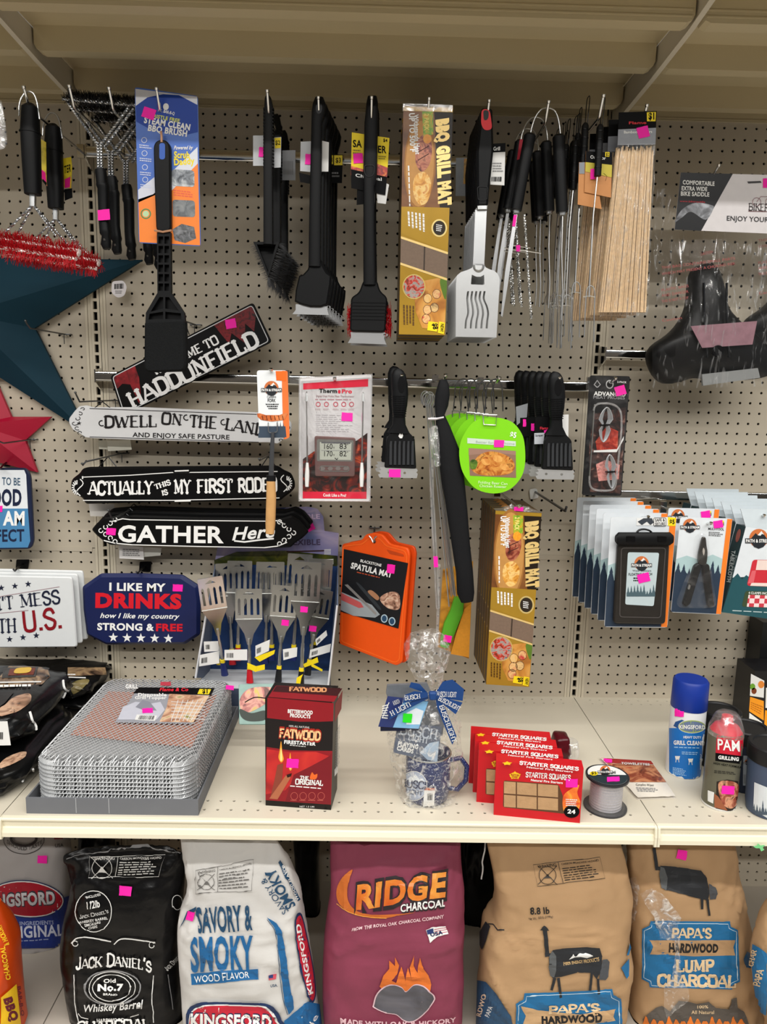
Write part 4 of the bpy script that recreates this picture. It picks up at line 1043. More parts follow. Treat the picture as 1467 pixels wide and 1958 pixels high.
def tin_sign(d, poly, m, t, bev, name, label, group=None, lift=0., yaw=0, loc=None):
    S = Pl(d, yaw, at_px=poly[0]); ys = max(poly, key=lambda p: p[1])
    o = thing(name, label, 'sign', S(*ys), group); b = B(); b.plate(S, poly, t, bev); b.obj('plate', m, o, smooth=25)
    return o, S
TIN = mat('060607', .4, var=.15, sc=40, spec=.2); TINW = mat('dfe0e2', .35, var=.03)
# Haddonfield plate, hanging askew
q = zs(222, 440, 980, 50, 1080, 260, 290, 655)
pl, S = tin_sign(3.4, rnd(q, 7), TIN, .12, .06, 'street_sign', 'black and red welcome plate hanging askew behind the pad brush')
D = Dec(S, pl); Q = lambda *a: [lerpq(q, a[i], a[i+1]) for i in range(0, len(a), 2)]
D.line(rnd(Q(.015, .05, .985, .05, .985, .95, .015, .95), 6), 1.6, mat('cfd0d2'), closed=True)
RD = pic(['3a0a10', '7a141c', '9a2028'], 60, 2.)
D.poly(Q(.02, .06, .17, .06, .17, .35, .145, .75, .12, .9, .105, .4, .06, .3, .02, .35), RD, .02).poly(Q(.72, .06, .98, .06, .98, .3, .93, .6, .9, .35, .85, .75, .8, .4, .76, .6), pic(['3a0a10', '7a141c', '16090b'], 70, 2.), .02)
D.text('WELCOME TO', lerpq(q, .26, .47), lerpq(q, .71, .47), 16, mat('e6e6e6'), font='serif', tk=.2, tn=.13).text('HADDONFIELD', lerpq(q, .07, .93), lerpq(q, .935, .93), 29, mat('e6e6e6'), font='serif', tk=.23, tn=.14, sf=.11).done()
sticker(S, pl, 441.5, 619, 20, 18, -10)
# white pasture sign
o_ = zs(5, 665, 35, 625, 60, 600, 100, 595, 130, 605, 400, 605, 1000, 632, 1080, 640, 1110, 630, 1150, 650, 1185, 690, 1185, 720, 1160, 760, 1110, 800, 1080, 792, 800, 790, 400, 780, 130, 770, 90, 765, 55, 740, 25, 725, 5, 690)
dw, S = tin_sign(3.6, rnd(o_, 3, 2), TINW, .1, .05, 'embossed_sign', 'white tin sign with black curly lettering about the land and safe pasture')
D = Dec(S, dw); IK = mat('1a1618', .45)
f = lambda a, b_: zs(a, b_)[0]
D.line(zs(115, 612, 1000, 643), 1.2, IK).line(zs(115, 762, 1010, 790), 1.2, IK)
D.text('DWELL', f(190, 712), f(470, 708), 21, IK, font='serif', tk=.2, tn=.09).text('ON', f(492, 690), f(602, 700), 20, IK, font='serif', tk=.2, tn=.09).text('THE', f(640, 708), f(785, 718), 22, IK, font='serif', tk=.2, tn=.09).text('LAND', f(828, 722), f(1040, 756), 21, IK, font='serif', tk=.2, tn=.09)
D.text('AND ENJOY SAFE PASTURE', f(342, 762), f(855, 776), 8.5, IK, .02)
for (x, y, s_) in ((180, 690, 1), (628, 660, 1), (825, 685, 1)): D.line(zs(*[t_ for p in ell(x, y, 15, 14, 14)[2:12] for t_ in p]), 2.2, IK)
def scrolls(D, cx, cy, s_, flip, m=IK, w=1.3):
    rg = random.Random(3)
    for i in range(-3, 4):
        r = 7*s_*(1-.1*abs(i)); x = cx+flip*(-abs(i)*-6*s_*.9); y = cy+i*9*s_
        D.line([(x+flip*r*math.cos(a)*(1-k*.1), y+r*math.sin(a)*(1-k*.1)*.7) for k, a in enumerate([j*.8+i for j in range(7)])], w, m)
    D.poly(star(cx+flip*9*s_, cy, 5*s_, k=.3), m, .03, 'ornament')
scrolls(D, *f(35, 690), 1., 1); scrolls(D, *f(1165, 712), .9, -1); D.done()
b = B(); S2 = Pl(1.5); b.plate(S2, zs(160, 780, 215, 780, 225, 830, 165, 826), .02); b.obj('paper_tag', mat('d9d7c8', .6), dw); b = B(); b.plate(Pl(1.8), zs(205, 782, 330, 778, 338, 830, 212, 838), .02); b.obj('paper_tag', mat('e0ded0', .6), dw)
# black rodeo sign
o_ = zs(12, 1010, 20, 985, 60, 955, 75, 930, 110, 922, 1110, 915, 1135, 935, 1180, 955, 1200, 1000, 1200, 1035, 1175, 1060, 1140, 1085, 1125, 1100, 500, 1108, 90, 1118, 75, 1085, 35, 1070, 12, 1040)
ac, S = tin_sign(3.8, rnd(o_, 5, 3), TIN, .35, .18, 'embossed_sign', 'black tin sign with white lettering about a first rodeo')
D = Dec(S, ac)
D.line(zs(80, 975, 330, 965, 560, 950, 655, 950, 1110, 945), 1.6).line(zs(80, 1098, 560, 1098, 660, 1095, 1120, 1085), 1.6).line(zs(78, 970, 78, 985), 2.5)
for w_, a, c_, h in (('ACTUALLY', (103, 1066), (455, 1062), 24), ('THIS', (462, 1040), (548, 1012), 9), ('IS', (500, 1072), (533, 1064), 9), ('MY', (562, 1062), (655, 1060), 26), ('FIRST', (682, 1057), (875, 1054), 25), ('RODEO', (900, 1053), (1110, 1046), 25)):
    D.text(w_, f(*a), f(*c_), h if w_ in ('THIS', 'IS') else h-1, WHITE, font='serif', tk=.24, tn=.12, sf=.1)
for cx, cy, fl in ((48, 1030, 1), (1160, 1008, -1)):
    x, y = f(cx, cy)
    for k in range(9):
        a = math.radians(90+22.5*k) if fl > 0 else math.radians(-90+22.5*k)
        D.line([(x+5*math.cos(a), y+6*math.sin(a)), (x+10*math.cos(a), y+14*math.sin(a))], 2)
    D.line([(x+fl*6+fl*6*math.sin(i*.8), y-16+i*4) for i in range(9)], 1.8)
D.poly(zs(545, 940, 570, 935, 640, 935, 655, 945, 640, 952, 560, 952), TIN, .035, 'ornament').line(zs(565, 943, 640, 940), 2.5, WHITE, .04).line(zs(565, 1102, 650, 1100), 2.5, WHITE, .04).done()
b = B(); b.plate(Pl(1.6), zs(110, 1115, 245, 1118, 245, 1185, 118, 1182), .02); b.obj('paper_tag', mat('dcd8d2', .6), ac)
# black gather sign
o_ = zs(122, 1255, 150, 1220, 190, 1190, 340, 1178, 700, 1190, 1130, 1195, 1180, 1180, 1225, 1205, 1250, 1235, 1275, 1265, 1240, 1300, 1200, 1325, 1180, 1348, 1040, 1355, 400, 1338, 220, 1335, 180, 1310, 150, 1285)
ga, S = tin_sign(4.0, rnd(o_, 4, 3), TIN, .35, .15, 'embossed_sign', 'black tin sign with pink price sticker reading gather here')
D = Dec(S, ga)
D.line(zs(330, 1200, 700, 1205, 1050, 1208), 1.7).line(zs(340, 1333, 700, 1342, 1040, 1348), 1.7)
D.text('GATHER', f(265, 1316), f(825, 1322), 30, WHITE, .035).text('Here', f(870, 1308), f(1090, 1292), 23, WHITE, .03, shear=.35)
D.line(zs(880, 1312, 935, 1318, 1010, 1308, 1090, 1300), 3)
for (x, y, fl) in ((175, 1258, 1), (1195, 1270, -1)):
    x, y = f(x, y)
    for i in range(-3, 4):
        D.line([(x+fl*(abs(i)*9+4*math.cos(a+i)), y+i*7+4*math.sin(a+i)) for a in [j*.7 for j in range(8)]], 1.8)
D.line(zs(230, 1210, 290, 1195, 330, 1200), 2).line(zs(190, 1310, 250, 1325, 340, 1333), 2).line(zs(1050, 1208, 1110, 1205, 1150, 1225), 2).line(zs(1040, 1348, 1110, 1340, 1160, 1320), 2).done()
sticker(S, ga, *f(229, 1263), 18, 13, 4)
b = B(); b.plate(Pl(2.2), zs(270, 1335, 398, 1345, 402, 1412, 272, 1405), .02); b.obj('paper_tag', mat('e4e2e0', .6), ga); Dec(Pl(2.2), ga).greek(zs(290, 1352, 385, 1356, 385, 1395, 290, 1392), 4).done()
b = B(); b.plate(Pl(2.0), zs(398, 1345, 495, 1350, 490, 1390, 400, 1398), .02); b.obj('paper_tag', mat('d4d4cc', .6), ga)
# wire bails by which the signs hang from the hook arms
for (o_, d_, a_, e_) in ((dw, 3.55, (196, 768), ((181, 780), (211, 780))), (ac, 3.6, (207, 873), ((186, 896), (226, 896))), (ac, 3.6, (513, 873), ((498, 895), (530, 895))), (ga, 3.8, (240, 981), ((226, 994), (254, 994)))):
    for p_ in e_: b = B(); b.tube([at(*a_, d_), at(*p_, d_)], .05, 5); b.obj('hanging_wire', mat('3a3b3d', .35, .9), o_, smooth=60)
wire_hook(374, 621, 5, 'grey wire peg hook carrying the askew welcome plate', tip=(-27, -4))
b = B(); b.tube([at(357, 626, 3.3), at(362, 640, 3.3)], .05, 5); b.obj('hanging_wire', mat('3a3b3d', .35, .9), pl, smooth=60)
# stack edge of further gather-type signs behind it
for i in (1, 2):
    g = dup(ga, (.15*i, .8*i, .32*i), 'black tin sign, %s behind the gather sign' % ORD[i-1], 'black tin signs behind the gather sign', skip=('paper_tag', 'lettering', 'printed_line', 'price_sticker', 'fine_print'))
# drinks sign
NV = mat('1a2350', .35, var=.06); o_ = zf(330, 425, 720, 425, 1180, 440, 1350, 550, 1368, 700, 1365, 1060, 1210, 1160, 390, 1165, 185, 1060, 150, 800, 140, 560)
dr, S = tin_sign(3.4, rnd(o_, [4]*11, 3), NV, .5, .3, 'tin_sign', 'navy eight-sided tin sign about drinks strong and free')
D = Dec(S, dr); g = lambda a, b_: zf(a, b_)[0]; RDT = mat('d81c2c', .4)
D.text('I LIKE MY', g(430, 590), g(1015, 600), 14, WHITE, .045).text('DRINKS', g(285, 762), g(1180, 775), 25, RDT, .07).text('how I like my country', g(335, 875), g(1150, 885), 9, WHITE, .03, shear=.35).text('STRONG &', g(305, 1000), g(895, 1008), 12.5, WHITE, .05).text('FREE', g(915, 1010), g(1192, 1014), 13, RDT, .05)
for i in range(5): D.poly(star(*g(472+143*i, 1080+3*i), 9.5), WHITE, .03, 'printed_star')
D.done(); sticker(S, dr, *g(1142, 565), 19, 13, 2)
# white sign stack
WS = mat('dcdfe0', .35, var=.03)
q = zb(-140, 880, 505, 893, 540, 1385, -140, 1390)
us, S = tin_sign(4.2, rnd(q, 6, 4), WS, .22, .1, 'tin_sign', 'white tin sign with stars and red U.S. lettering, foremost of its stack')
D = Dec(S, us); h = lambda a, b_: zb(a, b_)[0]; NVT = mat('1c2238', .45); RT_ = mat('8a1420', .45)
for x, y in ((10, 968), (105, 955), (198, 941), (68, 1328), (162, 1315), (255, 1302)): D.poly(star(*h(x, y), 6.5), NVT, .03, 'printed_star')
D.line(zb(-100, 1045, 418, 960), 1, mat('a08088')).line(zb(-100, 1155, 200, 1125), 1, mat('a08088'))
D.text("DON'T", h(-180, 1140), h(100, 1112), 24, NVT, font='serif', tk=.16, tn=.05).text('MESS', h(145, 1105), h(428, 1072), 24, NVT, font='serif', tk=.16, tn=.05).text('WITH', h(-140, 1290), h(118, 1278), 26, NVT, font='serif', tk=.17, tn=.05).text('U.S.', h(168, 1272), h(435, 1242), 36, RT_, font='serif', tk=.17, tn=.06).done()
for i in (1, 2): dup(us, (.22*i, .75*i, .12*i), 'white tin sign, %s behind the sign with red letters' % ORD[i-1], 'white tin signs behind the stars one', skip=('lettering', 'printed_star', 'printed_line'))
# blue and white sign
q = zb(-200, 130, 180, 130, 235, 690, -200, 705)
NB = mat('1b2440', .4); tb, S = tin_sign(3.05, rnd(zb(-200, 130, 180, 128, 212, 180, 235, 640, 215, 695, -200, 705), 7, 4), NB, .3, .08, 'tin_sign', 'blue and white tin sign ending in the word perfect')
D = Dec(S, tb)
D.poly(zb(-200, 142, 170, 142, 184, 175, 196, 412, -200, 412), mat('e4e9ee', .35)).poly(zb(-200, 412, 196, 412, 213, 640, 195, 685, -200, 690), mat('4b86b4', .35))
D.text('TO BE', h(15, 245), h(143, 250), 14, mat('3c5870'), .02, up=(0, -1)).text('GOOD', h(-130, 388), h(152, 388), 29, NB, .05).text('I AM', h(-30, 525), h(173, 527), 25, WHITE, .05).text('PERFECT', h(-170, 645), h(172, 640), 22, NB, .03).done()
sticker(S, tb, 0, 973, 10, 12, 0)
# black plastic sign hangers
def hanger(p, d, label):
    S = Pl(d); o = thing('sign_hanger', label, 'hook', S(*p[-1]))
    b = B(); b.plate(Pl(.35), rnd(p, 2), .1); b.obj('back_plate', BLKG, o)
    c = (sum(x for x, y in p)/len(p), sum(y for x, y in p)/len(p)); b = B(); b.tube([at(*c, .35), at(c[0]-8, c[1]+6, 2.2), at(c[0]-14, c[1]+13, 4.2), at(c[0]-17, c[1]+10, 4.6)], .09, 6); b.obj('arm', BLKG, o, smooth=60)
hanger(zb(115, 770, 205, 770, 195, 838, 110, 830), 1., 'black plastic hanger over the white stars sign')
hanger(zb(980, 785, 1062, 785, 1055, 855, 975, 850), 1., 'black plastic hanger over the navy drinks sign')
hanger(zb(5, 55, 100, 55, 70, 118, 25, 118), 1., 'black plastic hanger over the blue perfect sign')
# clear packet just showing at the far end of the wall
S = Pl(11); o = thing('clear_packet', 'clear plastic packet beside the red bristle brushes', 'packet', S(-4, 285))
b = B(); b.plate(S, rnd([(-28, 190), (2, 190), (10, 240), (13, 272), (8, 284), (-28, 290)], 6), .1, .04); b.obj('film_front', film('ffffff', .25, .6, 50), o)
# ================================================================= middle rows
zt = zc(480, 690, 3.4929); zm = zc(720, 690, 3.1077); zp = zc(990, 690, 3.0755); zd = zc(370, 960, 5.0586); zo = zc(350, 960, 3.26); zq = zc(1240, 330, 4.6608); zu = zc(1280, 900, 6.118)
def logo(D, x, y, w, lift=.04):
    """round mountain badge with a name bar"""
    D.poly(ell(x, y, w*.36, w*.36, 24), mat('c8703c'), lift).poly([(x-w*.34, y+w*.05), (x-w*.12, y-w*.2), (x-w*.02, y-w*.1), (x+w*.1, y-w*.28), (x+w*.34, y+w*.05)], mat('22262c'), lift+.008)
    D.poly([(x-w*.05, y-w*.12), (x+w*.1, y-w*.28), (x+w*.2, y-w*.14), (x+w*.12, y-w*.17), (x+w*.06, y-w*.1)], PAPER, lift+.012)
    D.poly([(x-w*.3, y+w*.16), (x+w*.3, y+w*.16), (x+w*.18, y+w*.33), (x, y+w*.4), (x-w*.18, y+w*.33)], mat('22262c'), lift+.008)
    D.poly([(x-w*.52, y), (x+w*.52, y), (x+w*.52, y+w*.19), (x-w*.52, y+w*.19)], mat('22262c'), lift+.014)
    D.text('PATH & STREAM', (x-w*.49, y+w*.155), (x+w*.49, y+w*.155), w*.12, WHITE, .04, lift+.022)
def trees(D, x0, x1, y0, y1, col, seed, lift, n=9):
    rg = random.Random(seed); pts = [(x0, y1)]
    for i in range(n):
        a = x0+(x1-x0)*i/n; w = (x1-x0)/n; hgt = (y1-y0)*rg.uniform(.45, 1.)
        pts += [(a, y1-hgt*.35), (a+w*.3, y1-hgt*.55), (a+w*.25, y1-hgt*.6), (a+w*.5, y1-hgt), (a+w*.75, y1-hgt*.6), (a+w*.7, y1-hgt*.55), (a+w, y1-hgt*.35)]
    pts.append((x1, y1)); D.poly(pts, col, lift, 'picture')

# --- hooks of the second row
def hook2(x, y, d, label): return hook(x, y, label, d=d, up=.35, r=.13)
hook2(518, 706, 12, 'chrome peg hook holding the campfire fork card')
hook2(640, 723, 9.6, 'chrome peg hook holding the thermometer pack')
hook2(768, 717, 11, 'chrome peg hook through the scraper with ridged black head')
hook2(852, 717, 11.6, 'chrome peg hook holding the skewer bundle')
hook2(955, 722, 12.3, 'chrome peg hook holding the green roaster cards')
hook2(1070, 722, 11.6, 'chrome peg hook holding the short scrapers beside the green cards')
hook2(1177, 723, 9, 'chrome peg hook holding the meat probe pack')

# --- campfire fork
S = Pl(11.6); q = [(491, 708), (549, 708), (554, 838), (496, 838)]
o = thing('campfire_fork', 'campfire fork with wooden handle on a white and orange card', 'fork', S(519, 1020))
b = B(); b.plate(S, rnd(q, 6), .04); b.obj('backing_card', mat('e4e8ea', .4), o)
D = Dec(S, o); OR_ = mat('f0763a', .4)
D.poly(rnd(zt(205, 65, 245, 68, 258, 510, 235, 522, 218, 522, 210, 300), 3), OR_, .015).poly(zt(165, 68, 235, 68, 235, 135, 170, 130), mat('ff6a1c', .5), .03)
trees(D, 494, 545, 802, 837, mat('3a4858'), 4, .02); D.poly([(495, 815), (546, 815), (548, 836), (497, 836)], mat('3a4858'), .021, 'picture')
D.poly(zt(40, 352, 60, 350, 100, 362, 190, 362, 235, 345, 248, 355, 225, 395, 140, 405, 70, 395, 45, 375), pic(['a0441c', 'c86834', 'e89058'], 60), .03, 'picture')
for i in range(6): D.line(zt(75+i*27, 365, 82+i*27, 395), 1.2, mat('4a1c0c'), .04)
logo(D, *zt(137, 182)[0], 38); D.text('Campfire', *zt(108, 250, 168, 248), 5, BLACKP, .0).text('FORK', *zt(112, 275, 165, 275), 6, BLACKP, .02).greek(zt(95, 283, 195, 283, 175, 325, 120, 325), 3, BLACKP).done()
b = B(); b.wire(S, zt(118, 410, 120, 470, 140, 480, 165, 476, 178, 465, 176, 410), 1.1, 6, lift=.2, smooth=2); b.obj('prongs', SLV, o, smooth=60)
b = B(); b.limb(S, zt(150, 475, 145, 560, 141, 660, 138, 765), [3.2, 4.2, 4.6, 5], None, 10, lift=.25); b.obj('shaft', mat('6e7074', .35, .9), o, smooth=40)
b = B(); b.limb(S, zt(138, 762, 137, 800), [9, 9.2], .3, 12, lift=.25); b.obj('collar', BLK, o, smooth=40)
b = B(); b.limb(S, [(519, 919), (519.5, 950), (518, 1000), (517, 1019)], [8.5, 9.5, 9.5, 8], .34, 12, 2.6, lift=.25); b.obj('wooden_handle', mat('c99a62', .55, var=.2, sc=40), o, smooth=40)

# --- thermometer pack
S = Pl(9.0); q = zt(325, 115, 808, 90, 795, 938, 322, 935)
o = thing('thermometer_pack', 'thermometer in a clear blister with red and white card', 'thermometer', S(640, 957))
b = B(); b.plate(S, rnd(q, 6), .06); b.obj('backing_card', mat('e6e4e6', .4), o)
D = Dec(S, o); RD = mat('d81c3c', .35)
Q = lambda *a: [lerpq(q, a[i], a[i+1]) for i in range(0, len(a), 2)]
D.poly(Q(.05, .045, .95, .035, .95, .095, .05, .095), RD).poly(Q(.05, .925, .95, .925, .95, .98, .05, .98), RD, .02)
D.poly(Q(.05, .66, .2, .6, .8, .52, .95, .46, .95, .925, .05, .925), pic(['120808', '2a100c', '7a1c10', 'e05a28'], 45, 2.), .018, 'picture')
D.text('Therm', *zt(455, 212, 575, 214), 7.2, BLACKP, .05).text('Pro', *zt(607, 215, 675, 216), 7.2, RD, .05).poly(ell(*zt(590, 206)[0], 2.6, 3.6), RD, .03)
D.text('Digital Dual Probe Meat Thermometer', *zt(435, 241, 690, 244), 3.6, mat('8a5860'), 0)
D.greek(zt(430, 250, 700, 252, 700, 266, 430, 264), 1, mat('b08890'))
for x in (449, 504, 566, 620, 672): D.line(ell(*zt(x, 290)[0], 4, 4.2, 14), 1.4, mat('b83048'), .03, True).greek(zt(x-20, 316, x+20, 316, x+20, 330, x-20, 330), 2, mat('c0a8ac'))
D.greek(zt(435, 355, 690, 360, 690, 480, 435, 475), 9, mat('b4b0b4'), fill=.3, ragged=.5)
D.text('Cook Like a Pro!', *zt(482, 905, 635, 908), 5.4, WHITE, .03).done(); sticker(S, o, *zt(642, 374)[0], 21, 16, 3)
S2 = Pl(9.7); tq = zt(424, 502, 698, 515, 692, 772, 428, 770)
b = B(); b.plate(S2, rnd(tq, 4), .5, .08); th = b.obj('thermometer_body', mat('8a6a68', .3, .6), o, smooth=30)
D = Dec(S2, o); D.poly(rnd(zt(440, 522, 685, 530, 680, 672, 440, 670), 3), mat('6a6a66', .4), .015, 'bezel').poly(zt(460, 542, 672, 545, 668, 662, 460, 660), mat('a9ada2', .4), .03, 'screen')
for t_, a, c_ in (('160', (490, 588), (545, 588)), ('83', (592, 588), (638, 588)), ('170', (490, 637), (545, 637)), ('82', (592, 637), (638, 637))): D.text(t_, *zt(*a, *c_), 10, BLACKP, .0, .045)
for t_, a in (('°F', (548, 588)), ('°', (640, 570)), ('°F', (548, 637)), ('°', (640, 620))): D.text(t_, *zt(*a, a[0]+10, a[1]), 4, BLACKP, 0, .045)
D.line(zt(470, 597, 665, 600), .8, GREYTX, .045).line(zt(470, 545, 665, 549), 2.5, mat('55565a'), .045).line(zt(560, 648, 575, 660, 580, 648), 1.5, BLACKP, .045)
D.line(rnd(zt(462, 702, 655, 705, 655, 738, 462, 735), 5), 1.8, SLV, .03, True)
for x in (478, 530, 582, 634): D.poly(ell(*zt(x, 719)[0], 5, 3.6), mat('a59a98', .3, .7), .03, 'button')
D.done()
for xs in ((372, 205, 376, 680), (748, 210, 741, 680)):
    b = B(); b.wire(S2, zt(*xs), [1.6, 1.6], 6); b.obj('probe', SLV, o, smooth=50)
    b = B(); x0 = xs[2]; b.limb(S2, zt(x0, 680, x0, 735, x0-1, 770, x0-2, 840), [2.5, 4, 4.5, 3.4], None, 10); b.obj('probe_tip', PAPER, o, smooth=50)
    b = B(); b.limb(S2, zt(xs[0], 215, xs[0]+1, 270), [2.2, 4], None, 8); b.obj('probe_cap', SLV, o, smooth=50)
b = B(); b.plate(Pl(9.95), rnd(q, 8), .95, .12); b.obj('blister', film('ffffff', .03, .14, 25, bump=.3), o, smooth=30)
b = B(); b.wire(Pl(9.6), q+[q[0]], 1.6, 5); b.obj('blister_rim', film('ffffff', .35, .7, 40), o)

# --- short scrapers
def scraper(T, d, label, group, flame=True):
    S = Pl(d); o = thing('grill_scraper', label, 'scraper', S(*T(762, 912)), group)
    b = B(); b.limb(S, [T(763, 705), T(762, 709), T(762, 718), T(764, 735), T(765, 755), T(764, 775), T(763, 795), T(763, 812), T(762, 828)], [5, 10, 14, 16, 16, 15, 12, 13, 22], [.25, .4, .5, .5, .5, .5, .45, .4, .35], 14, 2.6); b.obj('handle', RUB, o, smooth=35)
    b = B()
    for i in range(10): y = 757+i*4.2; b.limb(S, [T(764, y), T(764, y+1.6)], [15.5-i*.25]*2, .55, 12)
    b.obj('grip_rib', BLKG, o, smooth=35)
    Dec(Pl(d+.5), o).poly(ell(*T(768, 735), 7, 16), BLKG, .03, 'hanging_hole').done()
    b = B(); b.plate(S, rnd([T(752, 820), T(776, 820), T(793, 838), T(796, 896), T(735, 894), T(740, 838)], 4), .4, .08, lift=.2); b.obj('scraper_head', BLK, o, smooth=30)
    b = B()
    for i in range(6): x = 747+i*8.3; b.limb(S, [T(x+1, 843), T(x+.4, 850), T(x, 888)], [2.2, 2.8, 3.2], .12, 8, lift=.24)
    b.obj('ridge', mat('2e3033', .5), o, smooth=40)
    b = B(); b.plate(S, [T(734, 893), T(797, 896), T(799, 900), T(796, 903), T(799, 906), T(797, 914), T(726, 913), T(723, 907), T(728, 905), T(723, 900), T(729, 898), T(726, 893)], .06, lift=.1, holes=[ell(*T(744, 903), 2.6, 2.4, 10), ell(*T(774, 904), 2.6, 2.4, 10)]); b.obj('scraper_blade', mat('d4d5d5', .4, .8), o)
    if flame:
        Dec(Pl(d+.2), o).poly([T(765, 827), T(768, 832), T(769, 827), T(771, 833), T(769, 838), T(765, 838), T(762, 834)], PAPER, .03, 'flame_mark').done()
    return o
I = lambda x, y: (x, y)
a0 = scraper(I, 10.6, 'short grill scraper with pink sticker on its blade', 'short scrapers left of the skewer bundle')
sticker(Pl(10.7), a0, *zt(960, 750)[0], 22, 15, 1, lift=.06)
dup(a0, (-.25, 2.2, .25), 'short grill scraper hanging behind the one with the stickered blade', skip=('price_sticker',))
K = lambda x, y: (1062+(x-762)*.98, 711+(y-705)*.985)
e0 = scraper(K, 11.2, 'short grill scraper with bare steel blade, foremost beside the green cards', 'short scrapers right of the green cards', False)
eb = [dup(e0, (-.28*i, 1.5*i, .05*i), 'short grill scraper beside the green cards, %s in from the hook tip' % ORD[i]) for i in range(1, 6)]
S = Pl(10.5); tagcard(S, e0, zp(235, 318, 300, 315, 298, 470, 258, 470), PAPER); tagcard(S, e0, zp(105, 330, 195, 325, 190, 480, 98, 490), BLACKP); D = Dec(S, e0); D.poly(zp(98, 425, 160, 422, 150, 488, 98, 490), mat('b8bcc4')).text('Flame', *zp(132, 404, 180, 402), 5, mat('e03048')).text('Scraper', *zp(105, 445, 150, 443), 4, BLACKP).poly(zp(245, 335, 262, 333, 260, 385, 246, 386), YEL).done(); sticker(S, e0, *zp(172, 418)[0], 10, 9, -20)
tagcard(Pl(9.02), eb[0], zp(15, 335, 130, 330, 125, 440, 12, 445), BLACKP)
for (x, y) in ((40, 365), (88, 390)): sticker(Pl(9.02), eb[0], *zp(x, y)[0], 6, 14, 0)
tagcard(Pl(7.5), eb[1], zp(-10, 270, 60, 250, 55, 330, -5, 380), mat('a4a6ac', .4))

# --- skewer bundle with black sleeve
S = Pl(11.2); o = thing('skewer_set', 'bundle of steel skewers zip-tied to a long black sleeve', 'skewers', S(880, 1150))
rg = random.Random(2)
for i, (x0, y0, x1, y1) in enumerate(((300, 225, 432, 1460), (290, 215, 365, 1470), (312, 230, 445, 1400), (326, 235, 462, 1395), (338, 240, 470, 1400), (318, 220, 455, 1390))):
    b = B(); pr = zm(x0-20, y0+40, x0-25, y0-10, x0-5, y0-35, x0+18, y0-25, x0+22, y0+10, x0+8, y0+45, x0+15, 340)
    P = [Pl(11.4-.12*i)(*p) for p in crv(pr, 4, False)]+[Pl(11.4-.12*i)(*p) for p in zm(x0*.55+x1*.45+8, 800, x1, y1)]
    b.tube(P, .055, 6); b.obj('skewer', SLV, o, smooth=60)
b = B(); b.limb(S, zm(395, 110, 400, 140, 392, 200, 385, 260, 375, 320, 395, 400, 430, 540, 455, 700, 480, 900, 505, 1100, 522, 1250, 532, 1380, 540, 1430), [7, 11, 14, 13, 9, 14, 21, 21, 19.5, 18, 17, 16.5, 12], [.2, .4, .45, .4, .3, .45, .5, .5, .45, .42, .4, .35, .2], 14); b.warp(.1, .9); b.obj('sleeve', mat('0e0f12', .75, var=.15, sc=60, bump=.25, bsc=120, spec=.25), o, smooth=50)
b = B(); b.limb(S, zm(305, 345, 350, 345, 398, 335), [2.5, 2.8, 2.2], .5, 8); b.obj('zip_tie', mat('dcd8dc', .4), o, smooth=40)
b = B(); b.limb(S, zm(325, 400, 330, 800, 350, 1150, 365, 1470), [5, 4, 4.5, 4], .12, 6); b.obj('plastic_strip', film('ffffff', .25, .6, 60, (1, 1, .3)), o)
b = B(); b.limb(S, zm(330, 390, 350, 450, 365, 560, 360, 620), [8, 13, 10, 6], .3, 9, lift=.1); b.warp(.18, 2.5, 3); b.obj('film_knot', film('ffffff', .2, .85, 90, bump=1.), o)
b = B(); b.limb(S, zm(400, 125, 425, 150, 430, 230, 415, 300), [1, 1, 1, 1], None, 6); b.obj('wire_loop', SLV, o, smooth=60)
sticker(Pl(11.5), o, *zm(352, 1193)[0], 8, 21, -3)
# --- green handled brush pack behind the sleeve
S = Pl(7.5); o = thing('carded_brush_pack', 'orange and green carded pack behind the black sleeve', 'packet', S(880, 1258))
q = zm(395, 1240, 575, 1190, 550, 1770, 365, 1700); b = B(); b.plate(S, q, .05); b.obj('backing_card', pic(['8a5a20', 'd0902c', 'e8a83c'], 25), o)
b = B(); b.limb(S, zm(490, 1400, 475, 1480, 440, 1560, 415, 1640, 400, 1690), [10, 13, 14, 12, 8], .35, 12, lift=.3); b.obj('green_grip', mat('5aa82c', .4), o, smooth=40)
b = B(); b.plate(S, zm(520, 1470, 560, 1440, 548, 1755, 440, 1735, 470, 1620), .1, lift=.3); b.obj('orange_sponge', mat('d8902a', .8, var=.15, sc=200), o)
b = B(); b.plate(S, zm(365, 1210, 380, 1208, 368, 1700, 352, 1700), .3, lift=.1); b.obj('blister_edge', film('ffffff', .25, .6, 40), o)
sticker(S, o, *zm(418, 1635)[0], 15, 13, 12, lift=.75)
# --- green roaster cards
S = Pl(11.95); GR = mat('7fd21a', .42, var=.03); o = thing('roaster_card', 'lime green round card with roast chicken picture, foremost of its row', 'card', S(942, 943), 'green roaster cards on one hook')
out = crv(zm(690, 335, 800, 360, 862, 430, 882, 510, 882, 620, 855, 700, 790, 765, 700, 788, 600, 765, 535, 700, 500, 620, 494, 510, 530, 420, 590, 355), 4)
b = B(); b.plate(S, out, .06); b.obj('card', GR, o)
D = Dec(S, o); D.poly(zm(548, 518, 828, 535, 830, 695, 555, 682), mat('8a6a58'), .015, 'picture').poly(crv(zm(565, 640, 600, 570, 660, 540, 730, 545, 800, 580, 822, 630, 790, 670, 700, 682, 610, 675)), pic(['7a3810', 'b86a28', 'd89848', '5a2408'], 70, 2.), .022, 'picture').poly(crv(zm(555, 600, 575, 585, 600, 600, 590, 640, 560, 640)), pic(['2a4a18', '6a8a30'], 120), .025, 'picture').poly(zm(548, 518, 828, 535, 828, 560, 700, 545, 548, 560), mat('9a7868'), .018, 'picture')
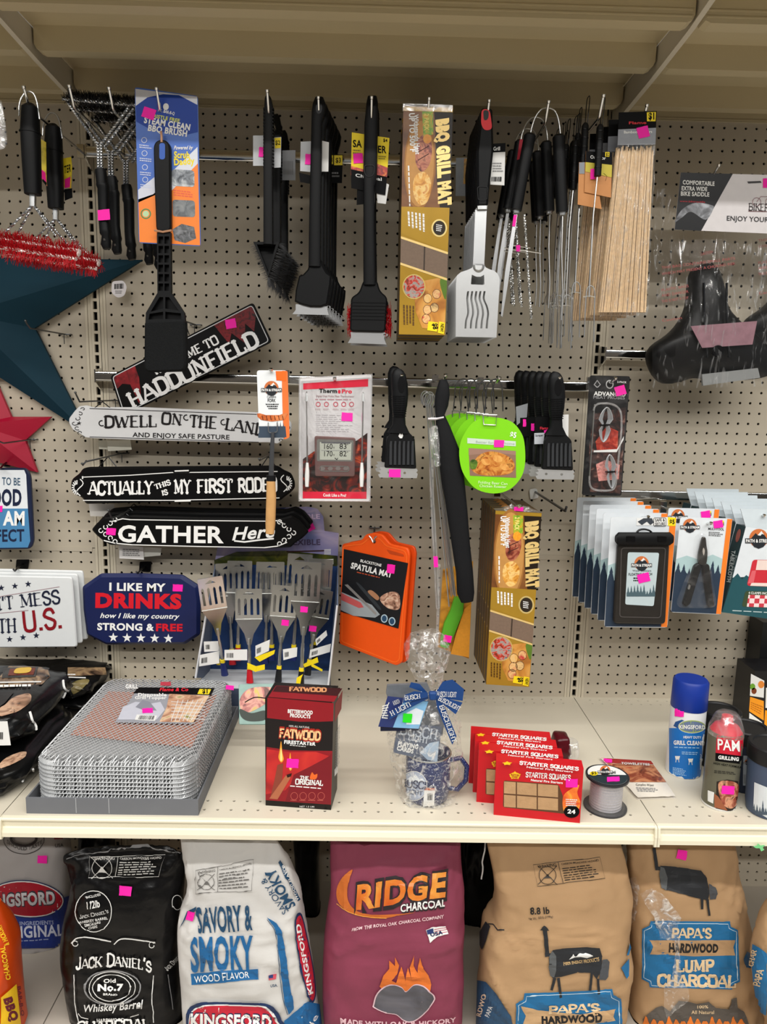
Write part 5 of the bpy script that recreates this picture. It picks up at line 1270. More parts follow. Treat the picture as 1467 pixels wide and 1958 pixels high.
for x, y, r in ((650, 600, 9), (720, 580, 10), (760, 630, 9)): D.poly(ell(*zm(x, y)[0], r, r*.7, rot=20), pic(['c87830', 'e8b060'], 90), .028, 'picture')
D.poly(zm(540, 458, 828, 478, 828, 508, 540, 490), mat('c8d8c8', .4), .02).text('Better for your home', *zm(590, 488, 820, 500), 4.5, mat('9aa8a0'), 0)
D.text('$5', *zm(792, 452, 828, 458), 10, WHITE, .04).text('Folding Beer Can', *zm(605, 728, 778, 738), 5, mat('cfeeb0'), .02).text('Chicken Roaster', *zm(612, 750, 772, 756), 5, mat('cfeeb0'), .02).done(); sticker(S, o, *zm(728, 492)[0], 19, 14, 2)
b = B(); b.wire(S, zm(632, 318, 714, 322, 708, 382, 636, 378, 632, 318), 1.2, 6, lift=.12); b.obj('wire_clip', SLV, o, smooth=50)
b = B(); b.wire(S, zm(640, 320, 648, 240, 655, 160, 680, 120, 720, 110, 745, 160, 750, 300), 1.3, 6, lift=.1, smooth=3); b.wire(S, zm(690, 310, 680, 200, 700, 130), 1.2, 6, lift=.1); b.obj('roaster_wire', mat('8c8e90', .25, 1.), o, smooth=60)
for i in range(1, 5): dup(o, (-.45*i, 1.7*i, .02*i), 'lime green round roaster card, %s in from the hook tip' % ORD[i], skip=('lettering', 'picture', 'printed_panel', 'price_sticker'))

# --- meat probe pack
S = Pl(7.5); q = zp(425, 85, 662, 90, 610, 795, 378, 790)
o = thing('meat_probe_pack', 'black blister pack of two meat probes with grey cables', 'packet', S(1150, 947))
b = B(); b.plate(S, rnd(q, 5), .06); b.obj('backing_card', mat('141416', .35, var=.1), o)
D = Dec(S, o); Q = lambda *a: [lerpq(q, a[i], a[i+1]) for i in range(0, len(a), 2)]
D.poly(Q(.15, .32, .95, .26, .97, .98, .2, .97, .1, .6), pic(['0e0c0c', '241818', '4a2a24', '8a6a60'], 55, 2.), .015, 'picture').poly(Q(.25, .55, .5, .42, .8, .46, .82, .62, .3, .62), pic(['7a1c14', 'b03424', 'd86a50'], 80), .02, 'picture').poly(Q(.3, .74, .55, .7, .9, .74, .9, .86, .4, .88), pic(['c06a60', 'e8a098', '6a2a24'], 80), .02, 'picture').poly(Q(.22, .625, .8, .61, .95, .5, .95, .53, .8, .635, .22, .64), PAPER, .024, 'picture')
D.text('ADVANCED', *zp(447, 202, 635, 208), 7, WHITE, .06).text('MEAT PROBES', *zp(445, 222, 630, 226), 5.5, mat('9a9a9c'), .02).text('2-PACK', *zp(585, 129, 640, 132), 3.6, WHITE, .02)
D.line(ell(*zp(541, 138)[0], 6.5, 7.5, 16), 2, mat('c0c0c0'), .03, True).line([zp(466, 155)[0], zp(450, 140)[0], zp(468, 115)[0], zp(486, 140)[0], zp(470, 155)[0]], 2, mat('a8a8aa'), .03, True).done(); sticker(S, o, *zp(598, 175)[0], 20, 18, -16, lift=.3)
CB = mat('a8aaad', .4, .3); S2 = Pl(7.9)
b = B(); b.wire(S2, rnd(zp(450, 250, 560, 250, 610, 290, 612, 400, 575, 750, 540, 765, 440, 760, 420, 720), 14), 2., 6); b.obj('bubble_rim', film('ffffff', .35, .7, 40), o, smooth=50)
for (c, w, h, t_) in ((zp(512, 375)[0], 14, 33, 10), (zp(545, 650)[0], 11, 32, -6)):
    for j in range(4):
        b = B(); pts = [(c[0]+(w*(.45+.18*j))*math.sin(a)*abs(math.sin(a/1.))**.3*(1 if math.cos(a) > 0 else .8)+t_*.03*math.cos(a)*h*.35, c[1]-h*math.cos(a)) for a in [2*math.pi*k/20 for k in range(20)]]
        pts = [(x if abs(y-c[1]) > 5 else c[0]+(x-c[0])*.45, y) for x, y in pts]
        b.tube([S2(x, y, .06*j) for x, y in pts], .05, 5, closed=True); b.obj('cable', CB, o, smooth=60)
    b = B(); b.limb(S2, [(c[0]-8, c[1]+1), (c[0]+8, c[1])], [1.8, 1.8], .3, 8); b.obj('cable_tie', BLKG, o)
b = B(); b.wire(S2, zp(452, 255, 440, 450, 422, 700), 1.4, 6); b.obj('probe_rod', SLV, o, smooth=50)
b = B(); b.plate(Pl(8.1), rnd(q, 6), .6, .1); b.obj('blister', film('ffffff', .03, .14, 25, bump=.3), o, smooth=30)

# --- lower grill mat boxes, and the bare hook beside them
q = zm(708, 890, 982, 905, 908, 1938, 652, 1922)
S = Pl(12); lo = mat_box(q, S, 'tall gold grill mat box on the low hook, foremost of its row', 'grill mat boxes on the low hook', 1.15)
for i in range(1, 6): dup(lo, (-.02*i, 1.22*i, 0), 'tall gold grill mat box on the low hook, %s in from the tip' % ORD[i])
b = B(); nx, ny = 16, 8; a_, c_ = S(*q[0]), S(*q[1])
G_ = [[a_.lerp(c_, i/nx)+V((0, 1.12*j/ny, .02+(.55*abs(noise.noise(V((i*.55, j*.7, 4.))))+.25)*math.sin(math.pi*i/nx)*math.sin(math.pi*j/ny))) for j in range(ny+1)] for i in range(nx+1)]
b.add([p for r_ in G_ for p in r_], [(i*(ny+1)+j, (i+1)*(ny+1)+j, (i+1)*(ny+1)+j+1, i*(ny+1)+j+1) for i in range(nx) for j in range(ny)]); b.obj('shrink_wrap', film('ffffff', .15, .7, 60, bump=1.), lo); sticker(Pl(12), lo, *zm(845, 880)[0], 18, 8, 3)
P = at(*zm(945, 780)[0], .3); o = thing('peg_hook', 'bare dark peg hook beside the low grill mat boxes', 'hook', P)
b = B(); b.tube([P, V((P.x, -11.8, P.z)), V((P.x, -12.1, P.z+.4))], .11, 8); b.obj('rod', mat('4a4a4c', .3, .9), o, smooth=50)
b = B(); b.plate(Pl(.3), rnd(zm(908, 765, 955, 758, 965, 815, 915, 825), 4), .15, .04); b.obj('clip', PAPER, o)
T = at(*zm(860, 850)[0], 12.6); hook(*zm(850, 862)[0], 'chrome peg hook under the shrink-wrapped low grill mat boxes', d=12.6, up=.2)

# --- orange spatula mat
S = Pl(5.5, yaw=-38, at_px=(715, 1150)); OR2 = mat('f2560f', .5, var=.04); o = thing('spatula_mat', 'bright orange silicone spatula mat hanging at an angle', 'mat', S(765, 1270))
out = rnd(zo(990, 262, 1110, 240, 1140, 200, 1195, 193, 1240, 203, 1290, 262, 1400, 288, 1412, 330, 1362, 1000, 1330, 1022, 975, 885, 972, 860), 5)
b = B(); b.plate(S, out, .25, .08, holes=[]); b.obj('mat', OR2, o, smooth=30)
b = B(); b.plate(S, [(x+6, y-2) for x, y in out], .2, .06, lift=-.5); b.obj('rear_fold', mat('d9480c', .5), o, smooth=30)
D = Dec(S, o); D.line(rnd(zo(1000, 275, 1120, 262, 1160, 225, 1225, 225, 1270, 275, 1385, 305, 1398, 340, 1350, 985, 1320, 1000, 990, 868), 5), 2.2, mat('ff6a20', .45), .03, True).poly(rnd(zo(1270, 295, 1375, 325, 1380, 340, 1290, 322), 2), mat('c04410'), .03, 'handle_slot')
q = zo(1005, 292, 1405, 380, 1345, 788, 985, 682); D.poly(q, mat('17181b', .4), .05, 'sleeve_card')
Q = lambda *a: [lerpq(q, a[i], a[i+1]) for i in range(0, len(a), 2)]
D.text('BLACKSTONE', *zo(1108, 372, 1238, 402), 5, WHITE, .03, .07).text('SPATULA MAT', *zo(1047, 410, 1302, 470), 10.5, WHITE, .05, .07).greek(zo(1088, 430, 1255, 470, 1253, 482, 1086, 442), 1, mat('c05030'), .07)
D.poly(zo(990, 560, 1180, 640, 1230, 700, 1200, 720, 1065, 708, 985, 672), mat('9aa0a4', .4), .06, 'picture').poly(zo(990, 565, 1110, 625, 1130, 655, 1100, 660, 990, 610), mat('c05858', .45), .065, 'picture').poly(zo(1010, 515, 1030, 512, 1210, 690, 1205, 705, 1150, 650), mat('b8b4b0', .3, .6), .07, 'picture')
D.poly(crv(zo(1235, 590, 1290, 560, 1340, 565, 1355, 600, 1350, 665, 1290, 665, 1240, 625)), pic(['5a3828', 'c09078', 'e8d0b8'], 90, 2.), .065, 'picture').poly(crv(zo(1155, 560, 1180, 550, 1225, 590, 1210, 610)), mat('a87858'), .065, 'picture').poly(crv(zo(1090, 515, 1110, 515, 1230, 650, 1215, 660)), mat('303438'), .066, 'picture')
for x, y in ((1258, 725), (1306, 742)): D.poly(ell(*zo(x, y)[0], 6.5, 8), mat('b8ccd8'), .07, 'round_mark').poly(ell(*zo(x, y)[0], 4.6, 6), mat('2a4a68'), .08, 'round_mark')
D.done(); sticker(S, o, *zo(1300, 415)[0], 15, 17, 8, lift=.1)
b = B(); b.wire(S, zo(1165, 210, 1178, 222, 1190, 250, 1200, 222, 1212, 212), 1.6, 6, lift=.1); b.obj('hang_ring', SLV, o, smooth=50)
wire_hook(*zo(1195, 160)[0], 5.6, 'grey wire peg hook holding the orange mat', tip=(0, 26))

# --- counter display of extendable spatulas
o = thing('spatula_display_box', 'open cardboard display box of extendable spatulas', 'display box', at(500, 1320, 4))
SB = Pl(1.4); SF = Pl(6.0)
CA = mat('3a4458', .55, var=.2); PUR = pic(['56669a', '8480ac', 'a498b4', '4c5c90'], 12, 1.)
hdr = zd(210, 560, 280, 180, 520, 110, 760, 60, 1100, 45, 1200, 65, 1255, 140, 1268, 280, 1405, 300, 1395, 660, 200, 640)
b = B(); b.plate(SB, hdr, .12); b.obj('header_board', PUR, o)
D = Dec(SB, o); D.text('EXTENDABLE', *zd(700, 165, 1225, 160), 8.5, mat('d8c0e0'), .03).text('FLEXIBLE', *zd(880, 415, 1228, 412), 10, mat('4a4060'), .04)
D.poly(zd(200, 560, 420, 480, 900, 470, 1395, 520, 1395, 655, 205, 635), pic(['18200c', '38400c', '5a5a18', '181a14'], 25, 2.), .015, 'picture').poly(zd(280, 180, 520, 110, 760, 60, 900, 52, 700, 160, 480, 200), mat('2c3a78'), .015, 'picture')
for (x0, y0, x1, y1) in ((900, 480, 1265, 470), (900, 560, 1290, 565)):
    D.line(zd(x0, y0, x1, y1), 2.5, mat('3a1c18'), .03)
    for j in range(4): D.line(zd(x1, y1-10+j*14, x1+65, y1-12+j*14), 1.3, PAPER, .03)
D.done(); sticker(SB, o, *zd(1128, 235)[0], 15, 17, -28)
b = B(); b.plate(SB, zd(205, 600, 1395, 620, 1310, 1700, 150, 1700), .1, lift=.03); b.obj('back_panel', mat('1e3a6a', .5, var=.25), o)
for (t0, t1, b1, b0) in ((zd(208, 600)[0], zd(140, 980)[0], zd(20, 1700)[0], zd(150, 1700)[0]), (zd(1392, 610)[0], zd(1390, 1000)[0], zd(1302, 1790)[0], zd(1310, 1700)[0])):
    pts = [SB(*t0), SF(*t1), SF(*b1), SB(*b0)]; b = B(); th = V((.1, 0, 0)); b.hexa(pts+[p+th for p in pts]); b.obj('side_panel', mat('5a6478', .5, var=.2), o)
    b = B(); b.tube([SF(*t1), SF(*b1)], .1, 5); b.obj('side_edge', mat('d8dade', .5), o)
fl = [SF(*zd(20, 1790)[0]), SF(*zd(1302, 1790)[0]), SB(*zd(1310, 1640)[0]), SB(*zd(150, 1640)[0])]
zfl = min(p.z for p in fl); fl = [V((p.x, p.y, zfl+.3)) for p in fl]; b = B(); b.hexa(fl+[p-V((0, 0, .1)) for p in fl]); b.obj('tray_floor', mat('c4c8cc', .5, var=.06), o)
sk = [SF(*zd(20, 1790)[0]), SF(*zd(1302, 1790)[0])]; b = B(); b.box(sk[0].x, sk[1].x, -6.0, -1.4, 0.0, zfl+.2); b.obj('plinth', CA, o)

HCOL = [mat('c01c28', .4), mat('1c2a6a', .4), mat('141518', .45)]
def ext_spat(px, tilt, hc, label, d, sc=1., rot=0., slots=4, sticker_at=None, hgt=1.):
    """flat slotted head on a telescopic rod with a coloured grip; px = foot of the grip"""
    S = Pl(d, tilt=tilt, at_px=px); c, s_ = math.cos(math.radians(rot)), math.sin(math.radians(rot))
    def T(x, y): x, y = x*sc, y*sc*hgt if y < -60 else y*sc; return (px[0]+x*c-y*s_, px[1]+x*s_+y*c)
    o = thing('extendable_spatula', label, 'spatula', S(*px), 'extendable spatulas in the display box')
    b = B(); b.limb(S, [T(0, 0), T(0, -26)], [7, 5], .26, 10); b.obj('grip', HCOL[hc], o, smooth=40)
    b = B(); b.limb(S, [T(0, -26), T(0, -32)], [5, 4.6], .22, 10); b.obj('yellow_band', YEL, o, smooth=40)
    b = B(); b.limb(S, [T(0, -32), T(0, -70), T(0, -72), T(0, -98)], [3.6, 3.4, 2.6, 2.6], None, 8); b.obj('telescopic_rod', SLV, o, smooth=40)
    b = B(); b.plate(S, [T(-4, -84), T(4, -84), T(9, -108), T(26, -140), T(-26, -140), T(-9, -108)], .06); b.obj('neck_plate', mat('9c9d9d', .2, .95), o)
    hol = [[T(x-2.6, -150), T(x+2.6, -150), T(x+2.6, -184), T(x, -188), T(x-2.6, -184)] for x in (-18, -6, 6, 18)]
    hol.append([T(-11, -196), T(11, -196), T(0, -203)])
    S2 = Pl(d+.1); b = B(); b.plate(S, rnd([T(-26, -141), T(26, -141), T(26, -208), T(-25, -208)], 2), .06, holes=hol); b.obj('slotted_blade', mat('d0d1cf', .2, .95), o)
    b = B(); b.limb(S, [T(-26, -140.5), T(26, -140.5)], [.9, .9], .07, 6); b.obj('blade_fold', SLV, o)
    if sticker_at: sticker(S, o, *T(*sticker_at), 14, 11, 6, lift=.05)
    return o
def rod_tag(o, d, poly, m=PAPER):
    S = d if isinstance(d, Pl) else Pl(d); b = B(); b.plate(S, poly, .015); b.obj('paper_tag', m, o); Dec(S, o).barcode([lerpq(poly, .1, .3), lerpq(poly, .4, .3), lerpq(poly, .4, .75), lerpq(poly, .1, .75)], 10).done() if m is PAPER else None
dep = (1.9, 2.6, 3.3)
for k, (x, y, rt, hc, hg) in enumerate(((445, 1270, -3, 0, 1.0), (455, 1262, 1, 0, .98), (507, 1268, 2, 1, 1.0), (520, 1262, 0, 1, .97), (560, 1262, 4, 1, 1.05), (596, 1262, 3, 2, 1.0), (600, 1256, 4, 2, .97))):
    ext_spat((x, y), 0, hc, 'extendable spatula by the back panel of the display, %s along it' % ORD[k], 2.0+.2*k, .93, rt, hgt=hg)
l1 = ext_spat((430, 1290), -21, 1, 'extendable spatula leaning outward with navy grip', 4.7, .95, -9, hgt=.95)
l2 = ext_spat((478, 1305), 0, 0, 'extendable spatula with bright red grip and wide blade', 5.4, 1., -1, hgt=.86)
l3 = ext_spat((532, 1303), 0, 2, 'extendable spatula with black grip and pink sticker, leaning', 4.8, .95, 4, hgt=.93, sticker_at=(6, -128))
l4 = ext_spat((575, 1310), 0, 2, 'tallest extendable spatula with pink sticker on its neck', 5.6, 1.05, 3, hgt=1.08, sticker_at=(-1, -128))
l5 = ext_spat((588, 1290), 0, 2, 'extendable spatula with low pink sticker beside the tallest one', 3.8, .92, 9, hgt=.86, sticker_at=(-4, -112))
SL1 = Pl(5.5, yaw=32, at_px=(419, 1255)); rod_tag(l1, SL1, zd(60, 1480, 250, 1440, 250, 1560, 55, 1590)); rod_tag(l1, SL1, zd(100, 1350, 245, 1345, 245, 1440, 105, 1450)); rod_tag(l2, 5.75, zd(300, 1430, 520, 1425, 520, 1530, 300, 1530))
rod_tag(l2, 5.2, zd(600, 1390, 740, 1330, 730, 1440, 600, 1500)); rod_tag(l3, 5.05, zd(865, 1425, 1005, 1405, 1000, 1495, 870, 1530)); rod_tag(l5, 4.05, zd(1130, 1430, 1330, 1370, 1320, 1450, 1120, 1510)); rod_tag(l5, 4.0, zd(1180, 1330, 1285, 1240, 1295, 1290, 1190, 1390))
for (o_, d, p) in ((l2, 5.75, zd(520, 1555, 610, 1590, 605, 1645, 525, 1610)), (l2, 5.7, zd(600, 1590, 690, 1570, 690, 1620, 605, 1640)), (l5, 4.1, zd(1060, 1570, 1200, 1500, 1210, 1550, 1075, 1600)), (l4, 5.95, zd(1000, 1700, 1060, 1665, 1045, 1700, 1030, 1775, 990, 1770)), (l5, 4.15, zd(1140, 1560, 1250, 1620, 1245, 1640, 1140, 1590)), (l1, 5.15, zd(215, 1545, 300, 1550, 300, 1580, 225, 1575)), (l2, 5.15, zd(590, 1500, 790, 1430, 780, 1470, 640, 1545))):
    b = B(); b.plate(Pl(d), p, .03); b.obj('yellow_tag', YEL, o_)

# --- bagged bike saddles
hook(1375, 315, 'chrome peg hook holding the bagged bike saddles', d=8.6, up=.6)
def saddle(dx, dyy, d, label, header=True):
    S = Pl(d); T = lambda *a: [(x+dx, y+dyy) for x, y in zq(*a)]
    o = thing('bagged_bike_saddle', label, 'bike saddle', S(1340+dx, 748+dyy), 'bagged bike saddles')
    out = crv(T(530, 808, 600, 830, 650, 900, 690, 1050, 720, 1200, 830, 1330, 1010, 1480, 1120, 1640, 1090, 1790, 950, 1840, 700, 1850, 420, 1830, 300, 1860, 170, 1880, 70, 1800, 15, 1650, 60, 1540, 200, 1440, 300, 1330, 370, 1180, 395, 950, 440, 840), 3)
    P = [S(*p) for p in out]; n = V((0, -1, 0)); b = B(); c = sum(P, V((0, 0, 0)))/len(P)
    rings = [[p+V((0, 1.2, 0)) for p in P], P]
    for k_, h_ in ((.88, .45), (.65, .8), (.3, 1.0)): rings.append([c+(p-c)*k_+n*h_ for p in P])
    b.loft(rings); b.obj('saddle_shell', mat('070708', .42, var=.2, spec=.3), o, smooth=60)
    b = B()
    for x0, x1 in ((440, 470), (640, 660)): b.wire(S, T(x0, 1000, x0, 1300, x1, 1650), 2.4, 6, lift=1.2)
    b.obj('saddle_rail', mat('2a2b2e', .3, .8), o, smooth=60)
    b = B(); b.lathe([(.05, .2), (.5, .2), (.55, 0), (.5, -.2)], S(*T(555, 1600)[0], 1.3), 14, axis=V((0, -1, 0))); b.obj('clamp', BLKG, o, smooth=40)
    b = B(); b.plate(S, T(320, 1380, 900, 1335, 860, 1540, 420, 1570), .03, lift=1.35); b.obj('caution_label', mat('94707a', .5, var=.35, sc=60), o)
    b = B(); b.plate(S, T(430, 1800, 920, 1745, 940, 1830, 440, 1900), .3, lift=1.1); b.obj('tool_packet', mat('8a8c8c', .5), o)
    bagq = T(60, 150, 1150, 120, 1180, 1900, 20, 1930); b = B(); N_ = 16
    F = [[S(*lerpq(bagq, i/N_, j/N_), 1.55*math.sin(math.pi*min(1, max(0, (i+.6)/(N_+1))))*min(1, .25+j/N_*1.1)+random.uniform(-.12, .12)) for j in range(N_+1)] for i in range(N_+1)]
    b.add([p for r in F for p in r], [(i*(N_+1)+j, (i+1)*(N_+1)+j, (i+1)*(N_+1)+j+1, i*(N_+1)+j+1) for i in range(N_) for j in range(N_)])
    b.obj('plastic_bag', film('ffffff', .02, .75, 34, (2.4, 1, .5), 1., .58), o, smooth=80)
    D = Dec(Pl(d+1.7), o); RC = mat('b05a58', .5)
    for t_, a, c_ in (('CAUTION:', (470, 740), (580, 715)), ('THIS BAG CONTAINS SMALL PARTS', (120, 860), (775, 775)), ('WHICH MAY PRESENT A CHOKING RISK', (120, 915), (778, 820)), ('PLASTIC BAGS', (120, 1060), (360, 1020)), ('AND DANGER', (120, 1108), (360, 1070)), ('THIS IS NOT A TOY', (120, 1160), (360, 1125)), ('Caution', (125, 1330), (300, 1305))):
        D.text(t_, *T(*a, *c_), 5, RC, 0, 0)
    D.done()
    if header:
        h = T(290, 0, 1250, 25, 1235, 550, 235, 508); S3 = Pl(d+1.9); b = B(); b.plate(S3, h, .05); b.obj('header_card', mat('e0dcde', .4), o)
        D = Dec(S3, o); D.poly(T(290, 0, 752, 12, 470, 520, 235, 508), mat('1b1b1e', .35, var=.2), .015).poly(crv(T(235, 440, 300, 330, 420, 270, 560, 290, 580, 320, 510, 420, 380, 350, 300, 400)), pic(['3a3a3e', '7a7c82', 'b8bcc4'], 50), .022, 'picture')
        for t_, a, c_ in (('COMFORTABLE', (305, 104), (588, 118)), ('EXTRA WIDE', (295, 158), (523, 166)), ('BIKE SADDLE', (288, 205), (542, 214))): D.text(t_, *T(*a, *c_), 7.6, WHITE, .04)
        D.text('www.bikersaddle', *T(280, 262, 505, 270), 3.2, mat('d03040'), 0).text('BIKERS', *T(890, 335, 1110, 345), 13, mat('2a2224'), font='serif', tk=.13, tn=.07).line(T(890, 345, 1200, 352), 1.2, mat('6a3a40')).text('ENJOY YOUR RIDE', *T(698, 428, 1220, 448), 9, mat('3a3a3c'), .02)
        for x in (965, 1080): D.line([(p[0], p[1]) for p in ell(*T(x, 262)[0], 8, 8, 16)], .9, mat('9a7078'), .03, True)
        D.line(T(965, 262, 1000, 215, 1070, 215, 1080, 262), .9, mat('9a7078')).poly(T(880, 80, 1000, 75, 1010, 92, 890, 98), mat('4a484a'), .02, 'hang_slot').done()
        sticker(S3, o, *T(1062, 95)[0], 18, 18, 0)
    return o
saddle(0, 0, 6.0, 'bagged black bike saddle with header card, nose upward'); saddle(185, -52, 3.1, 'bagged black bike saddle with header out of sight, higher up', False)
# bare clips by the upright

# --- phone pouches, multitools and tablecloth packs
for (x, y, d, lb) in ((1240, 988, 11, 'chrome peg hook holding the phone pouch cards'), (1360, 1000, 11.9, 'chrome peg hook holding the multitool cards'), (1462, 985, 11, 'chrome peg hook holding the tablecloth packs')): hook(x, y, lb, d=d, up=.3)
CARD = mat('d9dfe4', .4)
S = Pl(11); q = zp(548, 918, 935, 920, 880, 1568, 510, 1565)
o = thing('phone_pouch_card', 'black floating phone pouch on a white and orange card, foremost of its hook', 'packet', S(1220, 1200), 'phone pouch cards on one hook')
def scene_card(S, o, q, seed, orange=True):
    b = B(); b.plate(S, rnd(q, 5), .05); b.obj('backing_card', CARD, o); D = Dec(S, o); Q = lambda *a: [lerpq(q, a[i], a[i+1]) for i in range(0, len(a), 2)]
    D.poly(Q(0, .44, .2, .40, .45, .44, .7, .38, .99, .44, .99, .6, 0, .6), mat('a9c4c6'), .012, 'picture')
    rg = random.Random(seed); pts = []; n = 9
    for i in range(n):
        a = i/n; hh = rg.uniform(.42, .54); pts += [(a, .58), (a+.3/n, hh+.06), (a+.25/n, hh+.055), (a+.5/n, hh), (a+.75/n, hh+.055), (a+.7/n, hh+.06), (a+1/n, .58)]
    D.poly([lerpq(q, min(.995, u), v) for u, v in pts]+[lerpq(q, .995, .995), lerpq(q, .005, .995)], mat('2c3a4c', .4, var=.15), .018, 'picture')
    if orange: D.poly(Q(.9, .005, .995, .005, .995, .995, .9, .995), mat('f2802c', .4), .024)
    return D, Q
D, Q = scene_card(S, o, q, 3); D.done()
for i in range(1, 6): dup(o, (-.18*i, 1.45*i, .22*i-.1*i), 'white and orange phone pouch card, %s in from the hook tip' % ORD[i])
D = Dec(S, o); D.poly(zp(700, 925, 925, 918, 922, 968, 698, 968), PAPER, .03).text('SAFE &', *zp(808, 945, 865, 943), 5.5, BLACKP, .02, .045).text('SECURE', *zp(808, 968, 866, 966), 5.5, BLACKP, .02, .045).line(rnd(zp(800, 922, 872, 922, 872, 972, 800, 972), 3), .9, BLACKP, .045, True)
D.poly(zp(882, 918, 930, 922, 928, 970, 884, 970), YEL, .04).text('$5', *zp(892, 958, 922, 958), 8, BLACKP, .04, .055).poly(zp(705, 945, 740, 925, 790, 925, 800, 950, 780, 965, 760, 945, 730, 965), mat('3a4048'), .045, 'picture').done()
S2 = Pl(11.5); b = B(); b.plate(S2, rnd(zp(590, 1070, 895, 1070, 870, 1550, 565, 1545), 8), .35, .1); b.obj('pouch', mat('2a2724', .3, var=.25), o, smooth=40)
b = B(); b.limb(S2, zp(575, 1045, 590, 1045, 890, 1045, 908, 1045), [7, 13, 13, 8], .3, 12, lift=.12); b.obj('pouch_clasp', BLK, o, smooth=40)
b = B(); b.wire(S2, zp(700, 1012, 715, 995, 745, 990, 775, 998, 790, 1012), 2, 6, smooth=3); b.obj('loop', BLKG, o, smooth=50)
D = Dec(S2, o); D.line(rnd(zp(610, 1100, 870, 1100, 840, 1510, 600, 1505), 6), 2, mat('4a4644', .3), .03, True).poly(rnd(zp(648, 1125, 832, 1128, 800, 1442, 632, 1432), 4), mat('b9c8cc', .4), .03, 'insert_card')
logo(D, *zp(728, 1190)[0], 38, .045); D.text('Water Resistant', *zp(675, 1238, 785, 1238), 3.2, BLACKP, 0, .05).text('FLOATING POUCH', *zp(652, 1262, 790, 1260), 4.6, BLACKP, .02, .05).greek(zp(680, 1270, 780, 1270, 770, 1300, 680, 1298), 2, BLACKP, .05); trees(D, *[zp(640, 1)[0][0], zp(808, 1)[0][0]], zp(1, 1310)[0][1], zp(1, 1385)[0][1], mat('4a6068'), 5, .045); D.done(); sticker(S2, o, *zp(740, 1275)[0], 23, 17, -14, lift=.07)
for x in (655, 838): b = B(); b.plate(S2, rnd(zp(x-25, 1022, x+25, 1024, x+25, 1060, x-25, 1058), 2), .1, .03, lift=.5); b.obj('clasp_latch', BLKG, o)
# multitools
q = zu(130, 545, 740, 560, 605, 1682, 18, 1655); S = Pl(11.25)
o = thing('multitool_card', 'black folding pliers multitool on a white and orange card', 'multitool', S(1330, 1172), 'multitool cards on one hook')
D, Q = scene_card(S, o, q, 11); logo(D, *zu(240, 640)[0], 36)
D.text('MULTITOOL', *zu(455, 692, 640, 700), 4.4, mat('2a2a2c'), .02).greek(zu(460, 710, 630, 715, 640, 775, 460, 765), 3, mat('5a5a5c')).poly(zu(590, 580, 640, 585, 630, 650, 590, 650), YEL, .03).text('$10', *zu(600, 640, 640, 640), 6, BLACKP, lift=.04).done(); sticker(S, o, *zu(570, 625)[0], 18, 14, -8, lift=.06)
dup(o, (-.4, 1.6, .55), 'multitool card hanging behind the foremost multitool')
S2 = Pl(11.65); PLR = mat('4a4744', .35, .8)
b = B(); b.plate(S2, crv(zu(405, 780, 430, 790, 440, 880, 452, 960, 440, 1080, 400, 1110, 350, 1090, 345, 1000, 365, 900, 390, 800), 3), .25, .05, holes=[]); b.obj('plier_jaws', PLR, o, smooth=30)
Dec(S2, o).poly(crv(zu(400, 900, 415, 940, 402, 990, 388, 940)), mat('b0a8a0'), .03, 'jaw_gap').done()
for p in (zu(345, 1085, 385, 1110, 250, 1560, 205, 1595, 165, 1570, 300, 1120), zu(395, 1105, 440, 1085, 475, 1110, 500, 1340, 535, 1590, 460, 1600, 430, 1400, 400, 1200)):
    b = B(); b.plate(S2, rnd(p, 3), .4, .08); b.obj('plier_handle', mat('1c1b1b', .4, .3), o, smooth=30)
b = B(); b.plate(S2, crv(zu(230, 1330, 245, 1345, 235, 1385, 215, 1380)), .1, lift=.05); b.obj('thumb_stud', SLV, o)
b = B(); b.plate(Pl(11.95), rnd(zu(400, 720, 470, 780, 480, 1050, 560, 1570, 520, 1610, 130, 1610, 110, 1560, 300, 1060, 320, 800), 6), .5, .08); b.obj('blister', film('ffffff', .04, .2, 25, bump=.3), o, smooth=30)
# tablecloth packs
S = Pl(10.8); q = zu(895, 655, 1500, 690, 1500, 1720, 615, 1655)
o = thing('tablecloth_pack', 'picnic tablecloth box with red check window, foremost of its hook', 'box', S(1440, 1172), 'tablecloth packs on one hook')
F = [S(*p) for p in (q[3], (1530, 1190), (1530, 1020), q[0])]; dv = V((-.25, 1.15, .05)); b = B(); b.hexa(F+[p+dv for p in F]); b.obj('carton', mat('22383c', .45, var=.1), o)
FL = [S(*q[0]), S(1530, 1020), S(1530, 975)+V((0, .15, 0)), S(*zu(845, 450)[0])+V((0, .15, 0))]; b = B(); b.hexa(FL+[p+V((0, .08, 0)) for p in FL]); b.obj('hang_flap', mat('c6d0d6', .4), o)
D = Dec(S, o); D.poly([q[0], (1530, 1020), (1530, 1150), zu(1144, 1300)[0], zu(930, 1240)[0], zu(740, 1250)[0]], CARD, .015).poly([zu(740, 1260)[0], zu(800, 1200)[0], zu(850, 1270)[0], zu(900, 1220)[0], zu(1000, 1290)[0], (1530, 1110), (1530, 1192), q[3]], mat('24525a', .4), .02, 'picture')
logo(D, *zu(1045, 790)[0], 50); D.poly(rnd(zu(975, 1040, 1500, 1050, 1500, 1370, 905, 1345), 6), mat('c8303c', .4), .03, 'window').poly(zu(1030, 1045, 1500, 1055, 1500, 1165, 1010, 1160), mat('e8d4cc'), .036, 'window').poly(zu(960, 1310, 1500, 1320, 1500, 1365, 945, 1345), mat('e8d4cc'), .036, 'window').poly(zu(965, 1170, 1015, 1165, 985, 1310, 915, 1320), mat('d86068'), .037, 'window')
